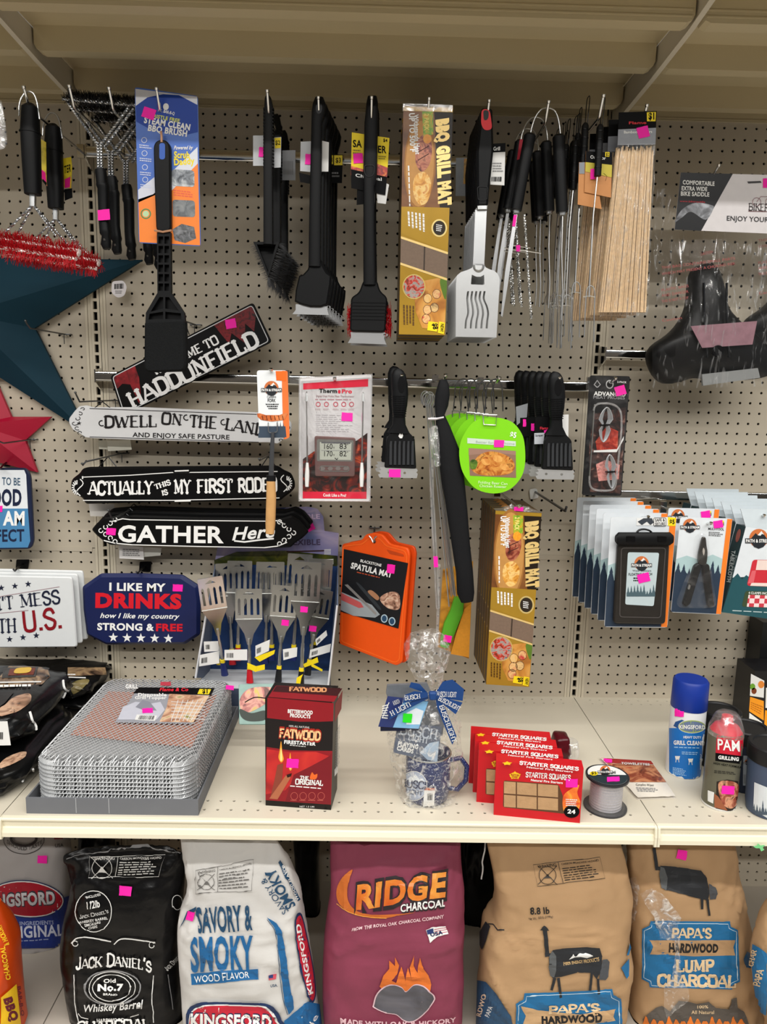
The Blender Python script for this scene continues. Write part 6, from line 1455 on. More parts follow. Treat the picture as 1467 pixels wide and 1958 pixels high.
D.poly(rnd(zu(890, 1405, 1500, 1420, 1500, 1620, 845, 1590), 5), mat('3a4a30'), .03, 'picture').poly(zu(925, 1450, 1500, 1470, 1500, 1610, 905, 1590), checker('c83848', 'f0d8d8', 90), .036, 'picture').text('4 CLAMPS INCLUDED', *zu(925, 1440, 1250, 1450), 4.2, WHITE, .02, .045).greek(zu(740, 1625, 1400, 1660, 1400, 1680, 735, 1645), 1, mat('b8c8c8'), .03).done()
SL = P3(F[0], F[3], F[0]+dv); D = Dec(SL, o)
for i in range(1, 7): dup(o, (-.26*i, 1.25*i, .12*i), 'picnic tablecloth box, %s in from the hook tip' % ORD[i], skip=('lettering', 'window', 'fine_print'))
D.text('TABLECLOTH', *zu(735, 930, 675, 1300), 7, mat('b8c4c4'), .03, .03).text('Picnic Outdoor', *zu(770, 990, 700, 1300), 5, mat('8a9898'), .0, .03).poly(ell(*zu(810, 760)[0], 4, 13, rot=14), mat('8a5048'), .03, 'badge').done()
# ================================================================= on the shelf
zk = zc(0, 1240, 2.934); zfw = zc(440, 1180, 3.189); zg = zc(700, 1200, 5.441); zh = zc(880, 1260, 2.499); zi = zc(1330, 1180, 4.898); zw = zc(0, 1260, 5.868)

# --- black bags of wood
def pillow(c, h, seed, amp=.35):
    b = B(); n, m = 72, 28; rings = []
    for j in range(m+1):
        v = -1+2*j/m; a = math.asin(max(-1, min(1, v))); cr = max(.02, math.cos(a))**.28; ring = []
        for i in range(n):
            t = 2*math.pi*i/n; ct, st = math.cos(t), math.sin(t)
            ring.append(V((c[0]+h[0]*math.copysign(abs(ct)**.4, ct)*cr, c[1]+h[1]*math.copysign(abs(st)**.4, st)*cr, c[2]+h[2]*math.copysign(abs(v)**.8, v))))
        rings.append(ring)
    b.loft(rings)
    for v in b.v:
        q = V((v.x*.45+seed, v.y*.45, v.z*.5)); k = noise.noise(q)+.6*noise.noise(q*2.7)+1.1*max(0, 1-4*abs(noise.noise(V((v.x*.5+v.y*.3+seed, v.z*.7, seed)))))**1.5-.5*max(0, 1-4*abs(noise.noise(V((v.y*.6-v.x*.2+seed*2, v.z*.9, 3)))))**1.5; v += (V(v)-V(c)).normalized()*k*amp
        v.z = max(v.z, c[2]-h[2]+.01)
    return b
BAGM = mat('0a0a0b', .28, var=.3, sc=25, bump=.5, bsc=45, spec=.4); LOG = pic(['2a1e16', '6a5240', 'a08462', '4a3828'], 22, 2., rough=.3); LOG2 = pic(['4a3628', 'a8826a', 'c8a488', '6a4a38'], 30, 2., rough=.3)
def wood_bag(c, h, seed, label):
    b = pillow(c, h, seed); o = thing('firewood_bag', label, 'bag', (c[0], c[1], c[2]-h[2]), 'black firewood bags')
    b.obj('bag', BAGM, o, smooth=60); return o, Sf(b, 9)
g3, s3 = wood_bag((-6.2, -3.9, .9), (6.8, 3.4, .9), 3., 'black wood bag at the bottom of the stack by the wall'); g4, s4 = wood_bag((-6.4, -3.9, 2.85), (7.1, 3.4, .9), 9., 'black wood bag on top of the stack by the wall')
g1, s1 = wood_bag((-8.4, -14.9, 1.45), (8.6, 6.7, 1.45), 1., 'black wood bag at the bottom, beside the grey tray'); g2, s2 = wood_bag((-8.6, -13.8, 4.55), (8.6, 6.2, 1.45), 5., 'black wood bag with wood picture, lying on the one beside the tray')
D = Dec(s2, g2); D.poly(zw(0, 200, 100, 85, 420, 90, 520, 80, 560, 200, 470, 290, 0, 330), LOG, .03, 'picture').poly(zw(40, 110, 430, 95, 400, 210, 20, 225), mat('33302e', .35), .06).poly(zw(110, 125, 400, 112, 375, 190, 90, 198), mat('6a2a18', .4), .075).poly(crv(zw(180, 125, 250, 112, 350, 112, 320, 165, 165, 175)), mat('d8b040', .4), .09).poly(zw(0, 270, 460, 262, 455, 275, 0, 285), PAPER, .08).greek(zw(0, 300, 350, 292, 348, 322, 0, 330), 1, WHITE, .09, .8, .05)
D.poly(crv(zw(0, 560, 60, 520, 150, 440, 300, 395, 345, 420, 330, 500, 200, 590, 60, 640, 0, 640)), LOG2, .05, 'picture').poly(zw(0, 390, 160, 375, 60, 500, 0, 545), mat('2e2c2c'), .06).done()
D = Dec(s1, g1); D.poly(crv(zw(0, 1180, 80, 1110, 200, 1060, 290, 1050, 270, 1110, 150, 1180, 40, 1220, 0, 1225)), LOG2, .05, 'picture').done()
D = Dec(s4, g4); D.poly(zw(760, 100, 1180, 100, 1190, 180, 760, 200), LOG, .04, 'picture').poly(zw(770, 210, 960, 215, 960, 228, 770, 222), PAPER, .07).greek(zw(760, 175, 850, 175, 850, 190, 760, 190), 1, WHITE, .07, .9, .05).poly(crv(zw(800, 290, 900, 240, 1000, 245, 940, 320, 820, 390)), pic(['2a2412', '6a6034', '8a7a50'], 25), .06, 'picture').done()
D = Dec(s3, g3); D.poly(crv(zw(650, 600, 740, 570, 800, 620, 760, 690, 640, 690)), LOG2, .05, 'picture').done()
for (S_, o_, pts) in ((s2, g2, zw(705, 250, 715, 330, 765, 370, 765, 460)), (s2, g2, zw(330, 600, 350, 680, 395, 760, 400, 850)), (s1, g1, zw(360, 1230, 400, 1320, 385, 1420, 350, 1500))):
    b = B(); b.wire(S_, crv(pts, 4, False), 2.2, 5, lift=.06); b.obj('white_piping', PAPER, o_, smooth=60)
Sx = Pl(21.6); o = thing('shelf_tag', 'white paper price tag hanging in front of the wood bags', 'tag', Sx(10, 1426)); b = B(); b.plate(Sx, zw(-60, 705, 82, 700, 120, 968, -60, 972), .03); b.obj('paper', PAPER, o); Dec(Sx, o).barcode(zw(-20, 820, 40, 820, 40, 900, -20, 900), 8).done()

# --- tray of expanded-metal grill toppers
A = atz(52, 1554, 0); Bq = atz(379, 1561, 0); X0, X1, YF = A.x, Bq.x, (A.y+Bq.y)/2; YB = -6.2
o = thing('cardboard_tray', 'shallow grey cardboard tray under the grill toppers', 'tray', ((X0+X1)/2, YF, 0)); GC = mat('6d6f74', .6, var=.08, sc=20)
b = B(); b.box(X0, X1, YF, YB, 0, .12); b.obj('tray_base', GC, o)
for (a, c, e, f_) in ((X0, X1, YF, YF+.12), (X0, X1, YB-.12, YB), (X0, X0+.12, YF+.12, YB-.12), (X1-.12, X1, YF+.12, YB-.12)): b = B(); b.box(a, c, e, f_, .12, 1.25); b.obj('tray_wall', GC, o)
for x in (425, 610): p = at(*zk(x, 850)[0], -YF); b = B(); b.box(p.x-.03, p.x+.03, YF-.02, YF+.01, .1, 1.27); b.obj('crease', mat('a0a2a6', .6), o)
XL, XR, YT0, YT1 = X0+.35, X1-.3, YF+.35, YB-.3; CXt, CYt = (XL+XR)/2, (YT0+YT1)/2; HW, HD = (XR-XL)/2, (YT1-YT0)/2
def sd_rr(x, y, r=1.6):
    qx, qy = abs(x)-HW+r, abs(y)-HD+r; return math.hypot(max(qx, 0), max(qy, 0))+min(max(qx, qy), 0)-r
def lattice(b, wpx=.035, sp=.36, ang=32):
    for sg in (-1, 1):
        dx, dy = math.sin(math.radians(ang))*sg, math.cos(math.radians(ang)); nx, ny = dy, -dx; L = HW+HD
        k = -int(L/sp)
        while k*sp < L:
            run = []; t = -L
            while t <= L:
                x, y = nx*k*sp+dx*t, ny*k*sp+dy*t; s_ = sd_rr(x, y)
                if s_ < 0:
                    e = -s_; z = -(max(0, .55-e)/.55)**1.6*.55 if e < .55 else 0; run.append(V((CXt+x, CYt+y, z+(.015 if sg > 0 else 0))))
                elif len(run) > 1: b.tube(run, wpx, 3, cap=False); run = []
                else: run = []
                t += .45
            if len(run) > 1: b.tube(run, wpx, 3, cap=False)
            k += 1
    return b
ALU = mat('c6c8ca', .4, .35, var=.12, sc=60)
ZT = 4.15; N_ST = 11; zs_ = [1.0+i*(ZT-1.0)/(N_ST-1) for i in range(N_ST)]
def rim_pts(g=0., R=1.6):      # 56 points round the same rounded rectangle as the mesh, g inside its edge
    out = []
    for (sx, sy, a0) in ((1, 1, 0), (-1, 1, 90), (-1, -1, 180), (1, -1, 270)):
        for k in range(7): a = math.radians(a0+90*k/6); out.append((CXt+sx*(HW-R)+(R-g)*math.cos(a), CYt+sy*(HD-R)+(R-g)*math.sin(a)))
        x, y = out[-1]; ln = 2*(HW-R) if a0 in (0, 180) else 2*(HD-R); dx, dy = {0: (-1, 0), 90: (0, -1), 180: (1, 0), 270: (0, 1)}[a0]
        for k in range(1, 8): out.append((x+dx*ln*k/8, y+dy*ln*k/8))
    return out
top = thing('grill_topper', 'disposable wire mesh grill topper with label card, topmost of its stack', 'grill topper', (CXt, CYt, ZT), 'wire mesh grill toppers in the tray')
b = lattice(B()); b.v = [v+V((0, 0, ZT)) for v in b.v]; b.obj('expanded_mesh', ALU, top, kind='stuff')
b = B(); b.tube([V((x, y, ZT-.55)) for x, y in rim_pts(.02)], .05, 5, closed=True); b.obj('rolled_rim', mat('9a9c9e', .4, .5), top, smooth=60)
b = B()
rp = rim_pts(.02); ri = rim_pts(.18)
for i in range(0, 56): # crimped hem
    for t in range(4):
        u = t/4; p = V((*rp[i], 0)).lerp(V((*rp[(i+1) % 56], 0)), u); q_ = V((*ri[i], 0)).lerp(V((*ri[(i+1) % 56], 0)), u+.12); b.tube([p+V((0, 0, ZT-.55)), q_+V((0, 0, ZT-.25))], .04, 3, cap=False)
b.obj('crimped_hem', ALU, top, kind='stuff')
for i in range(N_ST-1):
    jx, jy = random.uniform(-.05, .05), random.uniform(-.05, .05); dup(top, (jx, jy, zs_[i]-ZT), 'disposable wire mesh grill topper, %s from the bottom of the tray stack' % ORD[i])
SH = Hz(ZT-.2); b = B(); b.plate(SH, zk(395, 482, 1075, 553, 1215, 262, 610, 240), .04); b.obj('insert_card', mat('b07a68', .6, var=.1, sc=30), top)
SH = Hz(ZT+.05); q = zk(775, 222, 1200, 222, 1080, 420, 645, 412); b = B(); b.plate(SH, q, .03); b.obj('label_card', mat('9a9ca4', .45, var=.1), top)
D = Dec(SH, top); D.poly(zk(775, 218, 1205, 222, 1185, 262, 748, 252), BLACKP, .012).text('Flame & Co', *zk(895, 240, 1055, 240), 6, mat('e02838'), .04, .025, shear=.3).poly(zk(1120, 228, 1185, 230, 1172, 258, 1108, 256), YEL, .02).text('$1', *zk(1135, 252, 1165, 252), 7, BLACKP, .05, .03)
D.text('Disposable', *zk(775, 270, 935, 270), 6, WHITE, .04, .03).text('Grill Topper', *zk(757, 285, 935, 285), 5, WHITE, .04, .03).poly(zk(950, 255, 1175, 265, 1085, 415, 895, 412, 935, 330), pic(['7a5240', 'c89878', 'e8c8a8', '8a8a40'], 26, 2.), .014, 'picture').poly(zk(690, 330, 760, 300, 850, 310, 900, 300, 925, 345, 880, 400, 660, 400), mat('c4c6d2'), .02, 'picture').poly(zk(760, 330, 800, 290, 840, 300, 880, 350, 800, 345), mat('8a8c98'), .026, 'picture').poly(zk(768, 372, 882, 378, 870, 408, 756, 402), PAPER, .03).barcode(zk(785, 378, 870, 380, 862, 402, 775, 400), 14, lift=.04)
for i in range(6):
    D.line(zk(1000+i*28, 290, 960+i*22, 410), 1.1, PAPER, .03).line(zk(960, 300+i*18, 1150, 310+i*18), 1.0, PAPER, .032)
D.done(); sticker(SH, top, *zk(828, 351)[0], 20, 9, -3, lift=.06); sticker(Hz(ZT+.02), top, *zk(930, 200)[0], 20, 7, 0, mat('c04050', .5)); sticker(Hz(ZT+.02), top, *zk(1290, 222)[0], 15, 8, 5)
S9 = Hz(ZT-.1); D = Dec(S9, top); D.text('GRILL', *zk(705, 235, 775, 235), 7, WHITE, .06, .2).done()

# --- grilling tray pack lying behind
C0 = atz(459, 1385, 0); Sx = P3((0, -14.2, 0), (1, -14.2, 0), (0, -12.3, 3.1)); o = thing('grill_pan_pack', 'green edged grill pan pack leaning behind the fatwood box', 'packet', Sx(490, 1384))
q = zfw(52, 408, 285, 405, 235, 655, 55, 655); b = B(); b.plate(Sx, rnd(q, 3), .25, .04); b.obj('backing_card', mat('8aa8a0', .4, var=.2), o)
D = Dec(Sx, o); D.poly(crv(zfw(60, 500, 110, 440, 200, 425, 262, 440, 225, 520, 120, 580, 70, 570)), pic(['5a2a20', 'b06058', 'd89a88', 'c8b048'], 45, 2.), .02, 'picture').poly(crv(zfw(60, 560, 130, 585, 215, 570, 215, 625, 120, 635, 70, 610)), mat('1c2a20', .35), .025, 'picture').line(crv(zfw(90, 520, 150, 490, 215, 495), 4, False), 2, BLACKP, .03).done()

# --- fatwood box
A = atz(508, 1540, 0); Bq = atz(633, 1549, 0); ex = (Bq-A).normalized(); ey = V((-ex.y, ex.x, 0)); W_ = (Bq-A).length
H_ = at(511, 1333, -A.y).z; H_ = (H_+at(638, 1344, -Bq.y).z)/2; DP = 3.0
o = thing('firestarter_box', 'red and black fatwood firestarter box standing on the shelf', 'box', (A+Bq)/2)
b = B(); P = [A, Bq, Bq+V((0, 0, H_)), A+V((0, 0, H_))]; b.hexa(P+[p+ey*DP for p in P]); b.obj('carton', mat('14110f', .4, var=.1), o)
Sx = P3(P[0], P[1], P[2]); q = zfw(228, 490, 632, 524, 615, 1172, 217, 1145)
D = Dec(Sx, o); Q = lambda *a: [lerpq(q, a[i], a[i+1]) for i in range(0, len(a), 2)]; DR = mat('8e1420', .35, var=.08); RR = pic(['8a0c14', 'c01c20', 'e03a28'], 18, .5)
D.poly(Q(0, 0, 1, 0, 1, .17, .8, .185, .5, .2, .0, .19), DR, .012).poly(Q(0, .19, .5, .2, .8, .185, 1, .17, 1, .45, .75, .46, .35, .475, 0, .46), mat('171113', .35), .012).poly(Q(0, .46, .35, .475, .75, .46, 1, .45, 1, .955, 0, .955), DR, .012).poly(Q(0, .48, .35, .49, .75, .47, .95, .5, .7, .62, .5, .7, .3, .85, .0, .9), RR, .016, 'picture').poly(Q(.42, .7, .7, .6, .96, .5, .99, .46, .99, .95, .3, .95), mat('7a1420', .35), .018)
D.text('BETTERWOOD', *zfw(352, 582, 504, 592), 6.5, WHITE, .05).text('PRODUCTS', *zfw(366, 608, 490, 616), 6.5, WHITE, .05).text('100% ALL NATURAL', *zfw(360, 668, 486, 678), 3.6, PAPER, 0)
D.text('FATWOOD', *zfw(300, 728, 552, 748), 15, mat('f0c890', .35), .06, .035, font='serif', tk=.26, tn=.18).text('FATWOOD', *zfw(297, 732, 556, 753), 18, mat('a8281c'), .06, .024, font='serif', tk=.4, tn=.34).text('FIRESTARTER', *zfw(330, 770, 522, 782), 6.5, WHITE, .05).greek(zfw(365, 776, 480, 786, 480, 794, 365, 784), 1, PAPER)
D.text('THE', *zfw(425, 985, 480, 990), 6, WHITE, .03, font='serif', tk=.24, tn=.16).text('ORIGINAL', *zfw(397, 1015, 567, 1025), 9, WHITE, .03, font='serif', tk=.24, tn=.16).greek(zfw(368, 1022, 583, 1040, 582, 1052, 366, 1034), 1, WHITE)
for x in (392, 446, 500, 556): D.line(ell(*zfw(x, 1090)[0], 6.5, 7, 16), .9, mat('c05a50'), .03, True).greek(zfw(x-22, 1110, x+22, 1112, x+22, 1122, x-22, 1120), 1, mat('c05a50'))
D.poly(zfw(290, 900, 325, 890, 318, 1000, 270, 1100, 245, 1105, 270, 1000), mat('8a4030'), .03, 'picture').poly(zfw(340, 965, 375, 955, 365, 985, 290, 1110, 240, 1105), mat('b06848'), .034, 'picture').poly(zfw(345, 960, 378, 950, 372, 970, 350, 978), mat('2a0c08'), .036, 'picture')
for (x, y, w, h) in ((312, 885, 16, 130), (368, 935, 12, 110)): D.poly(crv(zfw(x-w, y-30, x-w*.6, y-70, x, y-h, x+w*.5, y-60, x+w, y-20, x, y)), mat('f0a030'), .038, 'picture').poly(crv(zfw(x-w*.4, y-25, x, y-h*.7, x+w*.5, y-25, x, y-8)), mat('f8e090'), .042, 'picture')
D.poly(crv(zfw(488, 985, 500, 945, 515, 960, 533, 955, 525, 985)), mat('e86a28'), .03, 'picture').text('NET 1.5 LBS', *zfw(425, 1158, 515, 1160), 3, PAPER, 0).done(); sticker(Sx, o, *zfw(382, 890)[0], 23, 17, 4)
Sx = P3(P[3], P[2], P[3]+ey*DP); D = Dec(Sx, o); D.poly(zfw(232, 488, 632, 518, 685, 436, 280, 418), DR, .01).poly(zfw(260, 455, 655, 482, 685, 436, 282, 420), mat('3a1014'), .014).text('FATWOOD', *zfw(360, 452, 590, 458), 7, mat('d89868'), .03, .03, font='serif', tk=.3, tn=.2).done()
Sx = P3(P[1], P[2], P[1]+ey*DP); D = Dec(Sx, o); D.poly(zfw(640, 530, 686, 445, 678, 560, 638, 640), mat('8a1420'), .01).greek(zfw(645, 700, 672, 640, 668, 880, 640, 950), 16, mat('a0a0a0'), .02).poly(zfw(636, 930, 655, 905, 655, 945, 636, 972), PAPER, .02).done()

# --- beer mug gift set in cellophane
c = atz(820, 1546, 0); r = 1.72; C = V((c.x, c.y+r, 0)); HM = at(825, 1458, -c.y).z
o = thing('mug_gift_set', 'speckled navy mug gift set in clear cellophane with blue bow', 'gift set', C)
mb = B(); mb.lathe([(.1, 0), (r*.86, 0), (r*.93, .12), (r, .7), (r, HM-.06), (r-.05, HM), (r-.1, HM-.05), (r-.12, .3), (.1, .25)], C, 32)
m = mat('1e2a58', .25, var=.1, coat=.5); k_ = m.node_tree  # speckled enamel
N = k_.nodes; L = k_.links; vo = N.new('ShaderNodeTexVoronoi'); vo.inputs['Scale'].default_value = 260; mr = N.new('ShaderNodeMath'); mr.operation = 'LESS_THAN'; mr.inputs[1].default_value = .16; mx = N.new('ShaderNodeMix'); mx.data_type = 'RGBA'; mx.inputs[6].default_value = (*lin('1e2a58'), 1); mx.inputs[7].default_value = (*lin('c8d4e8'), 1)
tc = [n for n in N if n.type == 'TEX_COORD'][0]; L.new(tc.outputs['Object'], vo.inputs['Vector']); L.new(vo.outputs['Distance'], mr.inputs[0]); L.new(mr.outputs[0], mx.inputs[0]); L.new(mx.outputs[2], N['Principled BSDF'].inputs['Base Color'])
mb.obj('mug', m, o, smooth=50); SM = Sf(mb, 6)
b = B(); b.tube([C+V((r*.97, -.2, HM*.84)), C+V((r+.75, -.25, HM*.9)), C+V((r+1.25, -.3, HM*.72)), C+V((r+1.2, -.3, HM*.42)), C+V((r+.6, -.25, HM*.2)), C+V((r*.97, -.2, HM*.22))], .2, 10); b.obj('mug_handle', m, o, smooth=60)
b = B(); b.tube([C+V((r*math.cos(a), r*math.sin(a), HM)) for a in [2*math.pi*k/32 for k in range(32)]], .06, 6, closed=True); b.obj('mug_rim', SLV, o, smooth=60)
D = Dec(SM, o); D.poly(ell(*zg(500, 1645)[0], 24, 27), mat('aeb8cc', .35), .02, 'badge').poly([zg(*p)[0] for p in ((420, 1590), (470, 1545), (490, 1560), (515, 1520), (560, 1575), (590, 1565), (615, 1600), (560, 1605), (470, 1610))], mat('e6ecf2'), .03, 'badge').line(ell(*zg(500, 1645)[0], 25, 28), 1.2, PAPER, .03, True)
D.text('BUSCH', *zg(368, 1648, 668, 1678), 13, mat('1c2850'), .05, .045, font='serif', tk=.17, tn=.08).text('LIGHT', *zg(418, 1722, 592, 1735), 7.5, mat('1c2850'), .03, .045, font='serif', tk=.15, tn=.08).poly(zg(612, 1658, 715, 1665, 705, 1845, 595, 1855), PAPER, .05, 'paper_tag').poly(zg(612, 1658, 715, 1665, 714, 1690, 610, 1685), mat('c06a48'), .06).barcode(zg(640, 1718, 695, 1720, 690, 1790, 640, 1790), 9, lift=.06).done()
SC = Pl(-C.y+.9, at_px=(800, 1420)); SC2 = Pl(-C.y+1.7)
b = B(); b.plate(SC, zg(330, 1010, 790, 1050, 740, 1405, 285, 1300), .45); b.obj('playing_card_box', mat('5a6478', .35, var=.2), o)
D = Dec(SC, o); D.text('BUSCH', *zg(345, 1100, 738, 1160), 18, mat('c8d2e0'), .05, .03, font='serif', tk=.17, tn=.08).text('LIGHT', *zg(435, 1165, 650, 1205), 10, mat('d8e0ea'), .03, .03, font='serif', tk=.15, tn=.08).text('PLAYING', *zg(330, 1225, 540, 1262), 8, WHITE, .05, .03).text('CARDS', *zg(318, 1270, 490, 1308), 8, WHITE, .05, .03).poly(zg(560, 1300, 660, 1200, 760, 1180, 742, 1395, 640, 1375), mat('b8cce0'), .02, 'picture').done()
b = B(); b.plate(SC, zg(220, 620, 640, 600, 820, 1000, 800, 1150, 330, 1050, 210, 700), .3, lift=-.3); b.obj('inner_box', mat('6a6e74', .4, var=.3), o)
b = B(); b.plate(SC2, zg(225, 710, 650, 760, 545, 1050, 128, 1025), .06, lift=.1); b.obj('gift_tag', mat('28356a', .4), o)
D = Dec(SC2, o); D.poly(zg(395, 740, 648, 762, 548, 1045, 280, 1032), mat('7fb4dc', .35, var=.2), .115).poly(zg(420, 880, 520, 830, 600, 860, 560, 1000, 420, 1000), mat('dfe8f0'), .125, 'picture').text('& BUSCH', *zg(290, 800, 355, 775), 8, PAPER, .0, .14).line(zg(380, 780, 405, 690), 1.5, PAPER, .14).line(zg(168, 935, 240, 770), 1.5, PAPER, .14).greek(zg(170, 800, 240, 780, 230, 950, 165, 940), 6, PAPER, .13).done(); sticker(SC2, o, *zg(430, 930)[0], 17, 17, 5, mat('28e020', .6, var=.02), lift=.2)
b = B(); b.plate(SC2, zg(150, 1035, 545, 1052, 570, 1010, 545, 1072, 150, 1078), .05, lift=.0); b.obj('rear_tag', mat('0c1430', .4), o)
RB = mat('173f7a', .5, var=.1, sc=40); RBW = PAPER
SR = Pl(-C.y+2.1)
ribs = [zg(640, 680, 560, 590, 470, 570, 450, 620, 560, 660, 640, 690), zg(720, 680, 800, 560, 900, 540, 1020, 640, 1005, 760, 860, 740, 720, 700), zg(640, 690, 520, 740, 250, 880, 245, 950, 420, 850, 650, 730), zg(715, 700, 770, 700, 940, 1120, 895, 1210, 740, 830), zg(715, 695, 1000, 770, 930, 890, 740, 740), zg(640, 665, 500, 650, 400, 690, 380, 770, 500, 745, 640, 710)]
for i, p in enumerate(ribs): b = B(); b.plate(SR, p, .05, lift=.05*i); b.obj('ribbon', RB, o)
b = B(); b.plate(SR, rnd(zg(650, 655, 735, 655, 735, 740, 655, 740), 5), .35, .1, lift=.4); b.obj('bow_knot', RB, o, smooth=40)
D = Dec(SR, o)
for t_, a, c_, h, lf in (('BUSCH LIGHT', (735, 708), (940, 715), 9, .12), ('H LIGHT', (265, 910), (480, 795), 9, .17), ('BUSCHLIGHT', (760, 800), (900, 1185), 8, .22), ('BUSCHLIGHT', (745, 735), (965, 850), 8, .27), ('BUSCH', (400, 735), (565, 715), 8, .32)): D.text(t_, *zg(*a, *c_), h, RBW, .03, lf, font='serif', tk=.15, tn=.08)
D.done()
# cellophane: a gathered sleeve around the set, flaring above the bow
rows = [(1205, 800, 840), (1225, 778, 855), (1255, 775, 858), (1290, 790, 850), (1312, 800, 848), (1335, 755, 868), (1370, 742, 878), (1420, 742, 882), (1470, 750, 888), (1520, 762, 872), (1548, 776, 850)]
cb = bag(rows, -C.y, [.3, 1.2, 1.3, .7, .5, 1.5, 1.9, 1.95, 2.0, 1.9, 1.2], n=40, sub=4, e=2.2, amp=0)
for v in cb.v:
    q_ = V((v.x*1.6, v.y*1.6, v.z*1.2)); k2 = noise.noise(q_)*.22+noise.noise(q_*2.6)*.14; d_ = (v-V((C.x, C.y, v.z))); v += d_.normalized()*k2 if d_.length > .01 else V((0, 0, 0)); v.z = max(v.z, .02)
cb.obj('cellophane', film('ffffff', .07, .95, 75, (1, 1, 1), 1., .52, .08), o, smooth=25)

# --- boxes of starter squares
A = atz(944, 1558, 0); Bq = atz(1109, 1574, 0); ex = (Bq-A).normalized(); ey = V((-ex.y, ex.x, 0)); W_ = (Bq-A).length; H_ = at(946, 1455, -A.y).z; H_ = (H_+at(1112, 1470, -Bq.y).z)/2
RED = mat('c41420', .35, var=.06); RDK = mat('9a101c', .35)
def starter(label):
    o = thing('starter_squares_box', label, 'box', (A+Bq)/2, 'starter squares boxes'); DP = 1.25
    P = [A, Bq, Bq+V((0, 0, H_)), A+V((0, 0, H_))]; b = B(); b.hexa(P+[p+ey*DP for p in P]); b.obj('carton', RED, o)
    Sx = P3(P[0], P[1], P[2]); D = Dec(Sx, o); q = [(946, 1455), (1112, 1470), (1109, 1574), (944, 1558)]
    # window with the tan squares behind it
    wq = rnd(zh(208, 580, 470, 600, 490, 650, 500, 740, 460, 735, 205, 708), 4); D.poly(wq, mat('5a3c26'), .01, 'window'); D.done()
    TAN = mat('b8926a', .75, var=.2, sc=60, bump=.3); S4 = P3(P[0]-ey*.02, P[1]-ey*.02, P[2]-ey*.02)
    for (x0, x1, x2, x3) in ((210, 266, 268, 204), (272, 366, 364, 270), (372, 468, 466, 370)):
        for row in (0, 1):
            y = lambda x, v: 583+(x-208)*.075+v
            b = B(); p_ = [(x0, y(x0, row*64+2)), (x1, y(x1, row*64+2)), (x1, y(x1, row*64+59)), (x0, y(x0, row*64+59))]; b.plate(S4, zh(*[t for p2 in p_ for t in p2]), .03); b.obj('starter_square', TAN, o)
    D = Dec(Sx, o); D.text('STARTER SQUARES', *zh(312, 562, 528, 578), 9, WHITE, .03, .03, font='serif', tk=.22, tn=.13).text('Natural Fire Starters', *zh(338, 582, 490, 596), 4, WHITE, .04)
    D.poly(star(*zh(262, 556)[0], 12, k=.6, sq=.7), mat('f0c020'), .03, 'badge').poly(ell(*zh(262, 556)[0], 10, 6), mat('f0c020'), .032, 'badge').text('ROYAL', *zh(243, 556, 285, 559), 3.4, mat('a01018'), .04, .045).text('OAK', *zh(247, 566, 277, 568), 3.4, mat('a01018'), .04, .045)
    D.poly(crv(zh(490, 700, 495, 650, 530, 620, 568, 600, 560, 640, 575, 690, 550, 740, 505, 740)), pic(['d84818', 'f08028', 'f8c840'], 60), .034, 'flame_badge').poly(ell(*zh(533, 728)[0], 15, 12), BLACKP, .04, 'badge').text('24', *zh(512, 735, 550, 738), 7.5, WHITE, .05, .055).greek(zh(505, 665, 560, 668, 560, 705, 505, 702), 4, PAPER, .045).done()
    Sx = P3(P[3], P[2], P[3]+ey*DP); D = Dec(Sx, o); D.text('STARTER SQUARES', *zh(282, 505, 567, 535), 6, WHITE, .02, .02, font='serif', tk=.24, tn=.16).poly(star(*zh(225, 500)[0], 10, k=.6, sq=.4), mat('f0c020'), .02, 'badge').text('Natural Fire Starters', *zh(318, 522, 538, 545), 3, WHITE, .02, .03).done()
    return o
s0 = starter('red starter squares box with tan squares in its window, foremost of the row'); sticker(P3(A, Bq, A+V((0, 0, 1))), s0, *zh(533, 592)[0], 23, 16, 0)
for i, (dx, dy) in enumerate(((-1.05, 1.75), (-1.15, 3.15), (-1.3, 4.5))): dup(s0, (dx, dy, 0), 'red starter squares box, %s behind the foremost one' % ORD[i], skip=('price_sticker',), rotz=.01)
# dark red pouch behind the boxes
P = atz(1074, 1468, 0); Pp = pillow((P.x+.1, P.y+1.1, 1.25), (.7, .9, 1.25), 4, .1); o = thing('shrink_wrapped_pouch', 'dark red shrink-wrapped pouch behind the starter squares boxes', 'packet', (P.x, P.y+1.1, 0)); Pp.obj('pouch', mat('4a1018', .2, var=.3), o, smooth=60)
b = pillow((P.x+1.0, P.y+1.1, 1.0), (.5, .9, 1.0), 8, .12); b.obj('film_end', film('ffffff', .2, .7, 50), o, smooth=60)

# --- spool of line
c = atz(1170, 1566, 0); r = 1.62; C = V((c.x, c.y+r, 0)); HS = at(1172, 1482, -C.y).z
o = thing('fishing_line_spool', 'clear spool of silvery fishing line', 'spool', C)
b = B(); b.lathe([(.1, 0), (r, 0), (r, .14), (.1, .16)], C, 36); b.obj('lower_flange', mat('35363a', .25, var=.1), o, smooth=40)
b = B(); b.lathe([(r*.72, .15)]+[(r*.74+.02*math.sin(i*1.7), .15+(HS-.3)*i/40) for i in range(1, 40)]+[(r*.72, HS-.14)], C, 36); b.obj('wound_line', mat('b9b7be', .28, .35, var=.2, sc=300), o, smooth=80)
tb = B(); tb.lathe([(.1, HS-.14), (r, HS-.14), (r, HS), (.1, HS)], C, 36); tb.obj('upper_flange', mat('2b2c30', .25), o, smooth=40)
Sx = Hz(HS); D = Dec(Sx, o); cc = (1171, 1483)
ctr = C+V((0, 0, HS))
